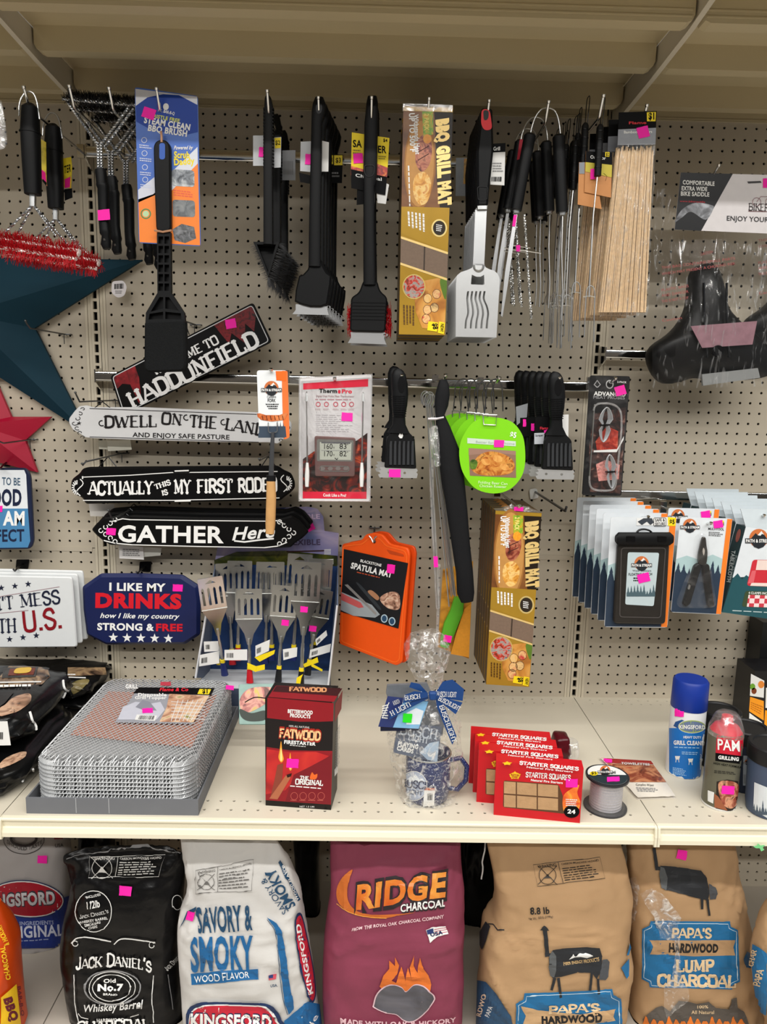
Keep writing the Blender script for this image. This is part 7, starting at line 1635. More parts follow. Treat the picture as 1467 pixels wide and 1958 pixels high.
def on_top(a, rr): p = ctr+V((math.cos(a)*rr, math.sin(a)*rr, 0)); v = p-CAM; t = FPX/v.dot(FW); return (733.5+v.dot(RT)*t, 979-v.dot(UP)*t)
D.poly([on_top(2*math.pi*k/32, r*.9) for k in range(32)], PAPER, .015).poly([on_top(math.pi+math.pi*k/16, r*.9) for k in range(17)], mat('26343a', .35), .025, 'picture'); x, y = on_top(math.pi/2, r*.35); logo(D, x, y, 28, .035)
x, y = on_top(math.pi*.95, r*.62); D.poly(ell(x, y, 8, 4), YEL, .03).text('$5', (x-5, y+2), (x+5, y+2), 5, BLACKP, .03, .045); a, b_ = on_top(math.pi*.92, r*.45), on_top(.25, r*.45); D.text('FISHING LINE', (a[0]+8, a[1]+4), b_, 4.5, BLACKP, .03, .045).done(); sticker(Sx, o, *zh(732, 577)[0], 24, 9, -2, lift=.06)
b = B(); b.lathe([(r*.985, .1), (r*.985, HS-.05)], C, 36, cap=False); b.obj('clear_sleeve', film('ffffff', .06, .2, 12, bump=.2), o, smooth=60)

# --- packet lying flat
Sx = Hz(.22); q = zh(668, 470, 915, 485, 1030, 655, 850, 662)
o = thing('seasoning_packet', 'flat foil packet lying on the shelf behind the spool', 'packet', Sx(*zh(860, 640)[0])); b = B()
nn = 10; G_ = [[Sx(*lerpq(q, i/nn, j/nn), .35*math.sin(math.pi*i/nn)*math.sin(math.pi*j/nn)+.06*noise.noise(V((i*.7, j*.7, 0)))) for j in range(nn+1)] for i in range(nn+1)]
b.add([p for r_ in G_ for p in r_]+[V((p.x, p.y, .02)) for r_ in G_ for p in r_], [(i*(nn+1)+j, (i+1)*(nn+1)+j, (i+1)*(nn+1)+j+1, i*(nn+1)+j+1) for i in range(nn) for j in range(nn)]+[((nn+1)**2+i*(nn+1)+j+1, (nn+1)**2+(i+1)*(nn+1)+j+1, (nn+1)**2+(i+1)*(nn+1)+j, (nn+1)**2+i*(nn+1)+j) for i in range(nn) for j in range(nn)])
b.obj('foil', mat('ddd6ca', .35, var=.05), o, smooth=60); SP = Sf(b, 8); D = Dec(SP, o)
D.poly(zh(672, 474, 912, 488, 925, 505, 690, 498), mat('a02c28'), .02).poly(zh(700, 500, 925, 508, 985, 590, 800, 590), pic(['4a1c14', '8a4430', 'c88860', 'a02c20'], 40, 2.), .025, 'picture').text('TOWELETTES', *zh(770, 506, 905, 512), 4, PAPER, .03, .04).text('Campfire Wipes', *zh(840, 608, 925, 610), 4, BLACKP, .0, .04).greek(zh(840, 614, 950, 618, 955, 640, 850, 636), 3, GREYTX, .04).done(); sticker(SP, o, *zh(706, 490)[0], 16, 7, 5)

# --- spray cans
c = atz(1319, 1491, 0); r = 1.4; C = V((c.x, c.y+r, 0)); HB = at(1322, 1350, -C.y).z; HT = at(1325, 1297, -C.y).z
o = thing('grill_cleaner_can', 'tall blue and white grill cleaner spray can with blue cap', 'spray can', C)
cb = B(); cb.lathe([(r*.8, .02), (r*.98, .02), (r, .1), (r, HB), (r*.96, HB+.05)], C, 36); cb.obj('can', mat('e8eaec', .35), o, smooth=40); SC = Sf(cb, 5)
b = B(); b.lathe([(r*1.02, HB-.03), (r*1.03, HB), (r*1.0, HT-.2), (r*.9, HT-.02), (.6, HT), (.05, HT)], C, 36); b.obj('cap', mat('16338e', .4, var=.05), o, smooth=40)
D = Dec(SC, o); D.poly(zh(1000, 330, 1180, 330, 1180, 585, 1000, 585), mat('1a6fc0', .35, var=.08), .015).poly(zh(1030, 300, 1060, 290, 1170, 335, 1170, 345, 1100, 365, 1020, 320), mat('22508e', .35), .012)
D.poly(ell(*zh(1108, 322)[0], 26, 13), PAPER, .02, 'badge').poly(ell(*zh(1108, 322)[0], 25, 12), mat('9cb060'), .025, 'badge').poly(ell(*zh(1108, 322)[0], 23, 10), mat('6a7a9a'), .028, 'badge').text('KINGSFORD', *zh(1050, 332, 1167, 334), 7, WHITE, .04, .04).text('HEAVY DUTY', *zh(1068, 378, 1150, 380), 4.5, WHITE, .03, .03).text('GRILL CLEANER', *zh(1022, 408, 1175, 411), 7.5, WHITE, .05, .03).greek(zh(1025, 416, 1170, 420, 1170, 430, 1025, 426), 1, mat('9cc8ee')).greek(zh(1060, 440, 1150, 443, 1150, 460, 1060, 456), 2, mat('9cc8ee'))
for x, y in ((1040, 478), (1101, 490), (1156, 490)): D.poly(zh(x-12, y-15, x+12, y-15, x+8, y+2, x-8, y+2), PAPER, .03, 'pictogram').line(zh(x-6, y, x-8, y+15), 1.2, PAPER, .03).line(zh(x+5, y, x+7, y+15), 1.2, PAPER, .03)
D.greek(zh(1018, 515, 1080, 525, 1085, 560, 1018, 550), 5, mat('9cc8ee')).poly(zh(1000, 572, 1178, 580, 1178, 588, 1000, 584), PAPER, .03).done(); sticker(SC, o, *zh(1050, 252)[0], 17, 18, 3)

c = atz(1389, 1553, 0); r = 1.27; C = V((c.x, c.y+r, 0)); H1 = at(1392, 1399, -C.y).z; H2 = at(1390, 1362, -C.y).z
o = thing('cooking_spray_can', 'red and olive cooking spray can with clear cap', 'spray can', C)
cb = B(); cb.lathe([(r*.8, .02), (r*.97, .02), (r, .1), (r, H1), (r*.93, H1+.12)], C, 36); cb.obj('can', mat('6a6858', .32, .3, var=.05), o, smooth=40); SC = Sf(cb, 5)
b = B(); b.lathe([(r*.98, .0), (r*1.01, .05), (r*1.01, .2)], C, 36); b.obj('base_ring', PAPER, o, smooth=40)
b = B(); b.lathe([(r*.92, H1+.1), (r*.7, H1+.55), (.5, H1+.75), (.42, H1+.95), (.4, H2-.25), (.1, H2-.18)], C, 24); b.obj('nozzle', mat('d02038', .35), o, smooth=40)
b = B(); b.lathe([(r*1.02, H1-.15), (r*1.0, H1+.35), (r*.72, H2-.25), (r*.55, H2-.02), (.1, H2+.02)], C, 28); b.obj('clear_cap', film('ffffff', .14, .5, 30, bump=.5), o, smooth=50)
D = Dec(SC, o); D.poly(zi(205, 1060, 445, 1060, 445, 1300, 190, 1280), mat('c81c34', .32), .015).text('PAM', *zi(212, 1238, 412, 1256), 20, WHITE, .02, .03, up=(-.02, -1)).poly(zi(190, 1270, 436, 1300, 430, 1375, 188, 1345), BLACKP, .02).text('GRILLING', *zi(215, 1325, 400, 1345), 6.5, WHITE, .05, .035).text('HIGH HEAT FORMULA', *zi(172, 1375, 425, 1415), 4, BLACKP, .02, .03).greek(zi(180, 1430, 400, 1450, 400, 1480, 175, 1460), 2, mat('2e2c26'))
D.poly(zi(200, 1540, 300, 1520, 420, 1540, 412, 1810, 300, 1815, 190, 1790), mat('241a16', .35), .015, 'picture').poly(crv(zi(215, 1560, 300, 1530, 400, 1570, 410, 1700, 340, 1790, 250, 1740)), pic(['5a2418', '9a4a34', 'd89a78', '3a1810'], 60, 2.), .022, 'picture').poly(zi(120, 1620, 178, 1640, 168, 1745, 118, 1720), PAPER, .025).poly(zi(178, 1650, 215, 1680, 300, 1810, 180, 1780), mat('9a5a3c'), .02, 'picture').done(); sticker(SC, o, *zi(302, 1615)[0], 23, 16, 3)

# --- tumblers
def tumbler(px_, r, hb, hl, body, label, deco=None):
    c = atz(*px_, 0); C = V((c.x, c.y+r, 0)); o = thing('tumbler', label, 'tumbler', C, 'lidded tumblers on the shelf')
    tb = B(); tb.lathe([(r*.8, .0), (r*.86, .06), (r*.92, .8), (r, hb)], C, 36); tb.obj('cup', body, o, smooth=40)
    b = B(); b.lathe([(r*1.03, hb-.1), (r*1.06, hb), (r*1.06, hl-.1), (r*1.0, hl), (r*.86, hl), (r*.82, hl-.1), (.1, hl-.12)], C, 36); b.obj('lid', mat('17181a', .45, var=.05), o, smooth=40)
    if deco: deco(Sf(tb, 5), o)
    return o
tumbler((1384, 1478), 1.62, 4.3, 5.0, mat('1d1e21', .4), 'plain black lidded tumbler behind the cooking spray')
def d2(S_, o): D = Dec(S_, o); D.poly(zi(450, 1295, 530, 1300, 525, 1580, 445, 1575), mat('b8c0c8'), .02); logo(D, *zi(488, 1355)[0], 15, .03); D.barcode(zi(452, 1470, 520, 1475, 518, 1560, 450, 1555), 9, GREYTX, .03).done()
tumbler((1436, 1522), 1.55, 4.2, 5.2, mat('2a3448', .45), 'navy lidded tumbler with white label beside the cooking spray', d2)
def d3(S_, o):
    D = Dec(S_, o); D.poly(zi(555, 1545, 690, 1600, 690, 1890, 545, 1800), mat('d8dee2'), .02); trees(D, *[zi(540, 1)[0][0], zi(700, 1)[0][0]], zi(1, 1700)[0][1], zi(1, 1850)[0][1], mat('4a5868'), 9, .03, 6); D.done()
tumbler((1491, 1575), 1.75, 4.35, 5.5, mat('46536a', .5), 'slate tumbler with pine tree print and black lid', d3)

# --- carton at the end of the shelf
A = atz(1432, 1392, 0); o = thing('snack_carton', 'orange and white printed carton with black edges behind the tumblers', 'box', A)
Hh = at(1437, 1283, -A.y).z; b = B(); b.box(A.x, A.x+6, A.y, A.y+3.4, 0, Hh); b.obj('carton', mat('17171a', .4), o)
Sx = Pl(-A.y); D = Dec(Sx, o); D.poly(zi(520, 530, 645, 595, 640, 755, 510, 735), PAPER, .02).poly(zi(512, 745, 640, 785, 640, 968, 502, 880), mat('f0981c', .4), .02).poly(zi(505, 895, 625, 985, 622, 1050, 500, 1000), PAPER, .02).poly(zi(660, 660, 690, 665, 690, 850, 655, 850), PAPER, .02).poly(zi(652, 870, 690, 880, 690, 1040, 645, 1000), mat('f0981c', .4), .02)
D.poly(ell(*zi(548, 690)[0], 5, 6), mat('7a3a1c'), .03, 'picture').poly(ell(*zi(535, 650)[0], 5, 6), mat('6aa030'), .03, 'picture').poly(ell(*zi(615, 630)[0], 6, 7), mat('e08838'), .03, 'picture').greek(zi(520, 790, 635, 830, 630, 930, 515, 860), 4, mat('b86a10'), .03).done()
o = thing('black_carton', 'tall black carton standing at the wall beyond the carton', 'box', (63.9, -1.2, 0)); b = B(); P = at(1456, 1190, 3); b.box(P.x+.2, P.x+6, -3.0, -.4, 0, P.z); b.obj('carton', mat('141517', .45, var=.2), o)
# --- green leaf scrap on the shelf edge
Sx = Pl(23.3); o = thing('green_leaf_scrap', 'small green leaf-shaped sticker scrap on the shelf edge', 'scrap', Sx(1455, 1624)); b = B(); b.plate(Sx, [(1441, 1619), (1448, 1617), (1450, 1613), (1455, 1617), (1463, 1616), (1459, 1621), (1462, 1625), (1456, 1628), (1453, 1622), (1446, 1622)], .03); b.obj('scrap', mat('7ad08a', .5), o)
# ================================================================= charcoal bags on the base deck
yj = zc(0, 1560, 4.075); ys = zc(320, 1580, 4.584); yr = zc(600, 1580, 4.445); yp = zc(890, 1580, 4.315); yq = zc(1180, 1580, 5.11)
def stand(rows, dc, bs, name, label, m, seed, amp=.14, e=3., foot=None, group=None, smooth=60):
    """bag from just under the shelf down to the deck: pixel rows give its outline, the last row is carried down to the deck"""
    b = bag(rows, dc, bs, amp=amp, e=e, seed=seed)
    for v in b.v: v.z = max(v.z, BASE+.02)        # the bag stands on the deck
    zb = min(v.z for v in b.v)
    if zb > BASE+.1:      # carry the lowest ring down to the deck
        n = 64; base = len(b.v)-n; low = b.v[base:]; b.f = b.f[:-1]
        c = sum(low, V((0, 0, 0)))/n; r1 = [V((c.x+(p.x-c.x)*1.01, p.y, BASE+.8)) for p in low]; r2 = [V((c.x+(p.x-c.x)*.93, c.y+(p.y-c.y)*.85, BASE+.02)) for p in low]
        k = len(b.v); b.v += r1+r2
        for (o0, o1) in ((base, k), (k, k+n)):
            for j in range(n): b.f.append((o0+j, o0+(j+1) % n, o1+(j+1) % n, o1+j))
        b.f.append(tuple(k+n+j for j in range(n)))
    c = sum((v for v in b.v), V((0, 0, 0)))/len(b.v); o = thing(name, label, 'charcoal bag', (c.x, c.y, BASE), group)
    b.obj('bag', m, o, smooth=smooth); return o, Sf(b, 5, extra=.09)
POLY = mat('0a0a0c', .3, var=.25, sc=20, bump=.35, bsc=60); WPAP = mat('cfcdca', .6, var=.08, sc=12, bump=.3, bsc=60); KRAFT = mat('b3906a', .75, var=.1, sc=14, bump=.3, bsc=60); MAR = mat('863a50', .6, var=.15, sc=10, bump=.25, bsc=60)
def warn(D, q, ink, lift=.04):
    D.line(q, 1.1, ink, lift, True).line([lerpq(q, .38, 0), lerpq(q, .38, 1)], 1., ink, lift); c = lerpq(q, .18, .55); w = abs(q[1][0]-q[0][0])*.13
    D.line(ell(*c, w, w*1.05, 20), 1.2, ink, lift, True).line([(c[0]-w*1.1, c[1]-w*1.1), (c[0]+w*1.1, c[1]+w*1.1)], 1.2, ink, lift).line([(c[0]+w*1.1, c[1]-w*1.1), (c[0]-w*1.1, c[1]+w*1.1)], 1.2, ink, lift)
    D.poly([(c[0]-w*.5, c[1]+w*.4), (c[0], c[1]-w*.2), (c[0]+w*.5, c[1]+w*.4)], ink, lift, 'pictogram').text('WARNING', lerpq(q, .06, .17), lerpq(q, .34, .17), None, ink, .02, lift)
    D.text('CARBON MONOXIDE HAZARD', lerpq(q, .41, .17), lerpq(q, .97, .17), None, ink, .02, lift).greek([lerpq(q, .41, .26), lerpq(q, .97, .26), lerpq(q, .97, .92), lerpq(q, .41, .92)], 6, ink, lift, .42)
# --- black whiskey-barrel bag
rows = [(1616, 200, 320), (1630, 128, 350), (1655, 130, 354), (1690, 139, 352), (1760, 125, 345), (1810, 121, 342), (1860, 127, 344), (1916, 137, 350), (1962, 145, 358)]
o, S = stand(rows, 16.7, [.1, .25, .8, 1.5, 2.1, 2.3, 2.4, 2.4, 2.4], 'charcoal_bag', 'black plastic whiskey barrel charcoal bag with white lettering', POLY, 2., .22)
D = Dec(S, o); f = lambda *a: yj(*a)
D.line(f(525, 330, 700, 290, 1000, 245, 1150, 235, 1400, 290), 1.2, GREYTX, .05); warn(D, f(705, 318, 1288, 300, 1243, 470, 695, 480), PAPER)
D.line(ell(*f(735, 738)[0], 34, 39, 32), 1.5, PAPER, .04, True).text('INCLUDES', *f(680, 645, 790, 615), 4.6, PAPER, .02, .04).text('1/2lb', *f(690, 720, 785, 705), 13, PAPER, .03, .04).text("Jack Daniel's", *f(632, 792, 852, 748), 6.5, PAPER, .0, .04, font='serif', tk=.14, tn=.08).text('WHISKEY BARREL', *f(622, 835, 845, 795), 4.5, PAPER, .03, .04).text('SMOKING', *f(668, 855, 792, 830), 4.5, PAPER, .03, .04).text('CHIPS', *f(695, 875, 770, 862), 4.5, PAPER, .03, .04)
for x0, x1, y in ((565, 870, 965), (895, 1215, 975)): D.line(crv(f(x0, y+20, x0+50, y-22, (x0+x1)//2, y-20, x1, y+5), 5, False), 2.2, PAPER, .04); D.line(ell(*f((x0+30 if x0 < 700 else x1-30), y+22)[0], 5, 5, 12), 1.6, PAPER, .04)
D.text("Jack Daniel's", *f(595, 1190, 1185, 1205), 22, WHITE, .0, .05, arch=10, font='serif', tk=.2, tn=.1)
D.line(ell(*f(875, 1330)[0], 36, 25, 36), 1.6, PAPER, .04, True).line(ell(*f(875, 1330)[0], 44, 31, 36), 1.4, PAPER, .04, True).line(ell(*f(880, 1330)[0], 53, 33, 36), 2.6, mat('8a8a8c'), .038, True)
D.text('Old', *f(810, 1290, 910, 1288), 7.5, WHITE, .04, .05).text('No.7', *f(768, 1355, 968, 1355), 13, WHITE, .06, .05).text('BRAND', *f(808, 1388, 920, 1388), 4, WHITE, .03, .05)
D.text('Whiskey Barrel', *f(655, 1520, 1110, 1490), 14, PAPER, .02, .05, shear=.2).text('HARDWOOD', *f(760, 1595, 975, 1590), 6, PAPER, .04, .05).text('CHARCOAL', *f(612, 1665, 1170, 1640), 17, WHITE, .03, .05, font='serif', tk=.2, tn=.1)
D.line(f(585, 1230, 590, 1450, 620, 1600), 1.6, PAPER, .04).line(f(1195, 1235, 1185, 1440, 1200, 1600), 1.6, PAPER, .04).line(f(620, 1530, 640, 1560, 700, 1575), 1.5, PAPER, .04).line(f(1020, 1555, 1080, 1535), 1.5, PAPER, .04)
D.text('Jack Daniels', *f(1295, 1200, 1400, 1095), 8, PAPER, 0, .04, font='serif', tk=.16, tn=.08).line(f(1300, 1230, 1340, 1500), 1.3, GREYTX, .04).line(ell(*f(1372, 670)[0], 9, 14, 20), 1.2, PAPER, .04, True).done(); sticker(S, o, *f(982, 580)[0], 23, 19, 5)
# --- white savory & smoky bag
rows = [(1600, 345, 526), (1640, 352, 552), (1690, 361, 572), (1730, 348, 579), (1770, 343, 586), (1820, 345, 594), (1880, 350, 602), (1962, 357, 613)]
o, S = stand(rows, 19.0, [.35, 1.1, 1.8, 2.2, 2.4, 2.6, 2.6, 2.6], 'charcoal_bag', 'white paper charcoal bag with tall blue lettering and red badges', WPAP, 6., .25)
D = Dec(S, o); f = ys; BL = mat('1c5f94', .5); BLD = mat('1c4464', .5); RB_ = mat('c02438', .5)
warn(D, f(248, 385, 762, 285, 738, 558, 262, 582), mat('6a6866'))
D.text('SAVORY &', *f(275, 925, 752, 890), 45, BLD, .035, .04).text('SMOKY', *f(215, 1255, 765, 1235), 60, BL, .045, .04).poly(f(212, 1280, 800, 1240, 805, 1335, 215, 1382), BL, .035).text('WOOD FLAVOR', *f(248, 1362, 722, 1318), 13, WHITE, .0, .05)
D.poly(crv(f(175, 1733, 180, 1620, 230, 1555, 350, 1530, 600, 1530, 850, 1540, 950, 1590, 1000, 1680, 1010, 1760, 560, 1800, 200, 1780)), mat('1c3058'), .035, 'badge').poly(crv(f(195, 1733, 205, 1640, 260, 1580, 360, 1555, 600, 1550, 840, 1562, 920, 1610, 965, 1690, 970, 1760, 560, 1790, 220, 1770)), PAPER, .042, 'badge').poly(crv(f(200, 1733, 215, 1645, 270, 1590, 365, 1565, 600, 1560, 830, 1572, 905, 1620, 945, 1690, 950, 1760, 560, 1785, 230, 1765)), RB_, .05, 'badge').text('KINGSFORD', *f(210, 1740, 925, 1750), 24, mat('16264a'), .09, .055).text('KINGSFORD', *f(215, 1735, 915, 1745), 22, WHITE, .05, .062)
D.poly(f(885, 1295, 960, 1280, 955, 1330, 888, 1340), mat('c85060'), .04, 'flag').poly(f(885, 1295, 925, 1288, 924, 1318, 888, 1322), mat('2a3a70'), .046, 'flag').text('USA', *f(905, 1400, 965, 1392), 5, BLD, .03, .04)
D.poly(f(875, 790, 960, 840, 1010, 920, 1040, 1150, 1105, 1590, 1060, 1640, 1020, 1500, 990, 1200, 965, 950, 930, 870), BL, .04, 'blue_stripe').line(crv(f(878, 810, 925, 880, 955, 960, 980, 1200, 1010, 1500, 1050, 1640), 4, False), 1.2, BLD, .04)
D.text('SAVORY &', *f(1060, 740, 860, 440), 12, BLD, .0, .04).text('SMOKY', *f(1120, 690, 930, 360), 18, BLD, .03, .04).poly(f(985, 295, 1155, 640, 1135, 655, 970, 315), BLD, .038).text('WOOD FLAVOR', *f(1142, 640, 1012, 330), 4.5, PAPER, .02, .05)
D.poly(crv(f(1130, 760, 1165, 770, 1200, 900, 1260, 1200, 1290, 1430, 1270, 1540, 1230, 1500, 1160, 1250, 1115, 950, 1110, 820)), mat('1c3058'), .035, 'badge').poly(crv(f(1135, 785, 1160, 790, 1190, 900, 1250, 1200, 1278, 1430, 1265, 1520, 1235, 1480, 1170, 1250, 1125, 950, 1120, 830)), RB_, .042, 'badge').text('KINGSFORD', *f(1262, 1460, 1150, 850), 8, WHITE, .04, .05)
D.poly(f(1110, 1620, 1225, 1530, 1320, 1560, 1340, 1733, 1020, 1733, 1030, 1690), BL, .036).text('le', *f(1270, 1733, 1310, 1660), 9, WHITE, 0, .05).poly(f(115, 900, 185, 740, 262, 700, 262, 730, 190, 770), BLD, .036).done(); sticker(S, o, *f(215, 780)[0], 14, 18, 15)
# --- maroon ridge bag
rows = [(1595, 632, 880), (1640, 632, 881), (1690, 633, 886), (1750, 625, 886), (1800, 620, 885), (1880, 618, 884), (1962, 622, 880)]
o, S = stand(rows, 18.0, [1.2, 1.8, 2.6, 3.0, 3.1, 3.2, 3.2], 'charcoal_bag', 'maroon paper charcoal bag with orange lettering and burning coals', MAR, 12., .2, 3.4)
D = Dec(S, o); f = yr; ORG2 = pic(['c8501c', 'e07828', 'f0a848'], 25, .5); OG = mat('c86a2a', .55, var=.15)
D.poly(crv(f(330, 360, 250, 430, 205, 520, 210, 620, 270, 700, 380, 750, 560, 775, 720, 750, 860, 725, 700, 740, 520, 745, 380, 720, 300, 640, 290, 540, 310, 440)), OG, .03, 'ember_ring').line(crv(f(205, 650, 300, 720, 450, 760, 620, 770), 5, False), 1.3, mat('f0a848'), .04)
D.text('RIDGE', *f(345, 712, 1128, 595), 47, mat('2a2226'), .13, .045, shear=.22).text('RIDGE', *f(360, 695, 1110, 583), 42, ORG2, .05, .06, shear=.22).text('CHARCOAL', *f(738, 725, 1108, 680), 14, mat('2a2226'), .12, .045, shear=.15).text('CHARCOAL', *f(735, 715, 1108, 668), 12, WHITE, .04, .06, shear=.15).text('FROM THE ROYAL OAK CHARCOAL COMPANY', *f(325, 880, 1098, 770), 5.5, mat('e8c8cc'), .03, .05, shear=.2)
D.poly(f(952, 870, 1010, 848, 1120, 838, 1140, 910, 1050, 930, 985, 980), PAPER, .04, 'flag').poly(f(956, 872, 1010, 855, 1015, 900, 965, 910), mat('2a3a70'), .046, 'flag').text('USA', *f(992, 930, 1095, 908), 7, mat('1c2850'), .05, .055)
for i in range(3): D.line(f(1020, 866+i*20, 1130, 850+i*20), 1.2, mat('b04058'), .046)
for p in (f(560, 1350, 590, 1260, 640, 1200, 640, 1130, 690, 1180, 690, 1100, 725, 1170, 710, 1250, 660, 1300, 700, 1320, 745, 1180, 780, 1300, 790, 1390, 600, 1390), f(790, 1390, 780, 1290, 800, 1190, 830, 1290, 815, 1190, 855, 1085, 850, 1170, 880, 1240, 890, 1170, 905, 1105, 930, 1200, 975, 1260, 995, 1330, 985, 1400)): D.poly(p, mat('d8702c', .55, var=.15, sc=30), .035, 'flame_print')
co_ = crv(f(505, 1500, 540, 1400, 640, 1330, 740, 1350, 785, 1390, 850, 1335, 920, 1340, 990, 1395, 1025, 1430, 1020, 1480, 930, 1590, 830, 1655, 760, 1640, 700, 1590, 590, 1570, 510, 1530))
D.poly(co_, mat('d8b8c0'), .045, 'coal_print'); c = (sum(p[0] for p in co_)/len(co_), sum(p[1] for p in co_)/len(co_)); D.poly([(c[0]+(x-c[0])*.955, c[1]+(y-c[1])*.94) for x, y in co_], pic(['3c3a40', '55545c', '6c6a72'], 18, 1.), .055, 'coal_print')
D.text('MADE WITH OAK & HICKORY', *f(232, 1660, 1200, 1650), 9, mat('e0b8c0'), .04, .05, arch=-8).done()
# --- kraft bags
def grill_print(D, f, lift=.04, x0=0, y0=0, sx=1.):
    K = mat('26282c', .55); G = lambda *a: f(*[(a[i]-900)*sx+900+x0 if i % 2 == 0 else (a[i]-1100)*sx+1100+y0 for i in range(len(a))])
    D.poly(G(720, 1010, 800, 995, 1000, 985, 1100, 995, 1125, 1060, 1110, 1200, 1080, 1250, 1040, 1200, 920, 1195, 770, 1235, 720, 1245, 690, 1180, 685, 1080), K, lift, 'grill_drawing').poly(G(690, 1060, 715, 1015, 745, 1060, 748, 1180, 730, 1240, 700, 1220, 685, 1150), mat('55585a'), lift+.012, 'grill_drawing')
    D.poly(G(638, 850, 618, 848, 652, 812, 688, 848, 670, 850, 690, 1040, 720, 1035, 720, 1062, 655, 1068), K, lift, 'grill_drawing').poly(G(1125, 1095, 1165, 1085, 1182, 1110, 1175, 1230, 1150, 1260, 1100, 1255), mat('4a4c50'), lift-.005, 'grill_drawing')
    for p in ((725, 1240, 750, 1245, 718, 1345, 698, 1338), (755, 1245, 778, 1240, 795, 1400, 775, 1408), (1030, 1190, 1050, 1200, 1036, 1345, 1015, 1345), (1080, 1245, 1100, 1245, 1110, 1375, 1088, 1378)): D.poly(G(*p), K, lift, 'grill_drawing')
    return G
def shield(D, q, lift=.035):
    o_ = [lerpq(q, *p) for p in ((.08, 0), (.92, 0), (.93, .07), (1, .12), (1, .88), (.93, .93), (.92, 1), (.08, 1), (.07, .93), (0, .88), (0, .12), (.07, .07))]
    D.poly(o_, mat('1f6a9c', .5, var=.08), lift, 'blue_label').line([lerpq(q, .5+(u-.5)*.955, .5+(v-.5)*.94) for u, v in ((.08, 0), (.92, 0), (.93, .07), (1, .12), (1, .88), (.93, .93), (.92, 1), (.08, 1), (.07, .93), (0, .88), (0, .12), (.07, .07))], 1.1, mat('cfe0ea'), lift+.012, True)
rows = [(1598, 928, 1184), (1650, 938, 1194), (1700, 946, 1204), (1738, 940, 1199), (1770, 923, 1197), (1840, 920, 1202), (1900, 914, 1193), (1962, 912, 1184)]
o, S = stand(rows, 18.0, [.8, 1.6, 2.4, 2.8, 3.0, 3.2, 3.2, 3.2], 'charcoal_bag', 'brown kraft hardwood charcoal bag marked 8.8 lb', KRAFT, 21., .24, 3.2)
D = Dec(S, o); f = yp; warn(D, f(557, 312, 1102, 252, 1146, 425, 594, 490), mat('2a2420')); IKB = mat('1c1c1e', .5)
D.text('8.8 lb', *f(537, 722, 690, 715), 13, IKB, .03, .04).text('Net Wt. 8.8 lb (3.99kg)', *f(522, 765, 720, 750), 4.6, IKB, .0, .04)
G = grill_print(D, f); D.poly(G(850, 1085, 885, 1048, 905, 1060, 940, 1040, 970, 1045, 990, 1038, 1045, 1055, 1000, 1070, 960, 1062, 900, 1066), PAPER, .06, 'grill_drawing').text('FIBER ENERGY PRODUCTS', *f(808, 1138, 1100, 1100), 7, mat('c8a878'), .02, .06)
q = f(420, 1375, 1275, 1330, 1300, 2000, 400, 2020); shield(D, q); KT = mat('e0c49c', .6)
D.text("PAPA'S", *f(685, 1530, 1105, 1512), 14, KT, .0, .055, font='serif', tk=.24, tn=.15).poly(f(455, 1470, 620, 1505, 960, 1540, 1235, 1495, 1215, 1545, 1235, 1590, 1000, 1631, 700, 1640, 480, 1620, 500, 1550), mat('c4a077'), .05, 'banner').text('HARDWOOD', *f(625, 1612, 1120, 1595), 13, IKB, .07, .065)
D.poly(f(110, 1270, 180, 1280, 260, 1370, 380, 1560, 390, 1640, 100, 1640), mat('2a4a68', .5, var=.3), .03, 'side_print').text('RDWO', *f(140, 1570, 185, 1385), 8, mat('d8c0a8'), .04, .045).text("PAPA", *f(205, 1570, 235, 1480), 8, PAPER, .0, .045)
D.poly(f(132, 870, 180, 790, 215, 830, 180, 950, 150, 1020, 132, 980), mat('26282c'), .04, 'side_print').line(f(200, 810, 240, 810, 275, 855, 318, 850), 2.4, mat('26282c'), .04).poly(f(1320, 1060, 1345, 960, 1355, 1000, 1335, 1060), mat('1f6a9c'), .035, 'side_print').poly(f(1275, 1160, 1340, 1080, 1340, 1230, 1320, 1255), mat('1f6a9c'), .035, 'side_print').done()
b = B(); Sx = Pl(17); P = [Sx(*p, .03*math.sin(i*2)) for i, p in enumerate(crv(yp(165, 120, 160, 200, 140, 290, 145, 350, 132, 435), 4, False))]; b.tube(P, .07, 5); b.obj('stitch_string', PAPER, o, smooth=60)
rows = [(1598, 1199, 1405), (1650, 1201, 1409), (1690, 1203, 1413), (1756, 1202, 1428), (1834, 1206, 1434), (1900, 1203, 1445), (1962, 1196, 1455)]
o, S = stand(rows, 16.2, [.8, 1.5, 2.0, 2.4, 2.6, 2.6, 2.6], 'charcoal_bag', 'brown kraft lump charcoal bag patched with shiny clear tape', KRAFT, 31., .22, 3.2)
D = Dec(S, o); f = yq; K = mat('26282c', .55)
D.poly(f(420, 378, 600, 395, 820, 425, 870, 500, 895, 640, 880, 715, 760, 690, 640, 660, 500, 625, 430, 600, 410, 480), K, .04, 'grill_drawing').poly(f(418, 385, 455, 400, 490, 500, 480, 620, 430, 600, 408, 480), mat('55585a'), .052, 'grill_drawing').poly(f(335, 205, 370, 205, 400, 385, 440, 395, 440, 425, 375, 425), K, .04, 'grill_drawing').poly(f(890, 550, 960, 590, 978, 650, 960, 700, 900, 710), mat('4a4c50'), .036, 'grill_drawing')
for p in (f(810, 695, 838, 700, 836, 805, 812, 805), f(862, 700, 888, 705, 906, 862, 885, 864)): D.poly(p, K, .04, 'grill_drawing')
q = f(250, 915, 1170, 925, 1195, 1585, 250, 1560); shield(D, q)
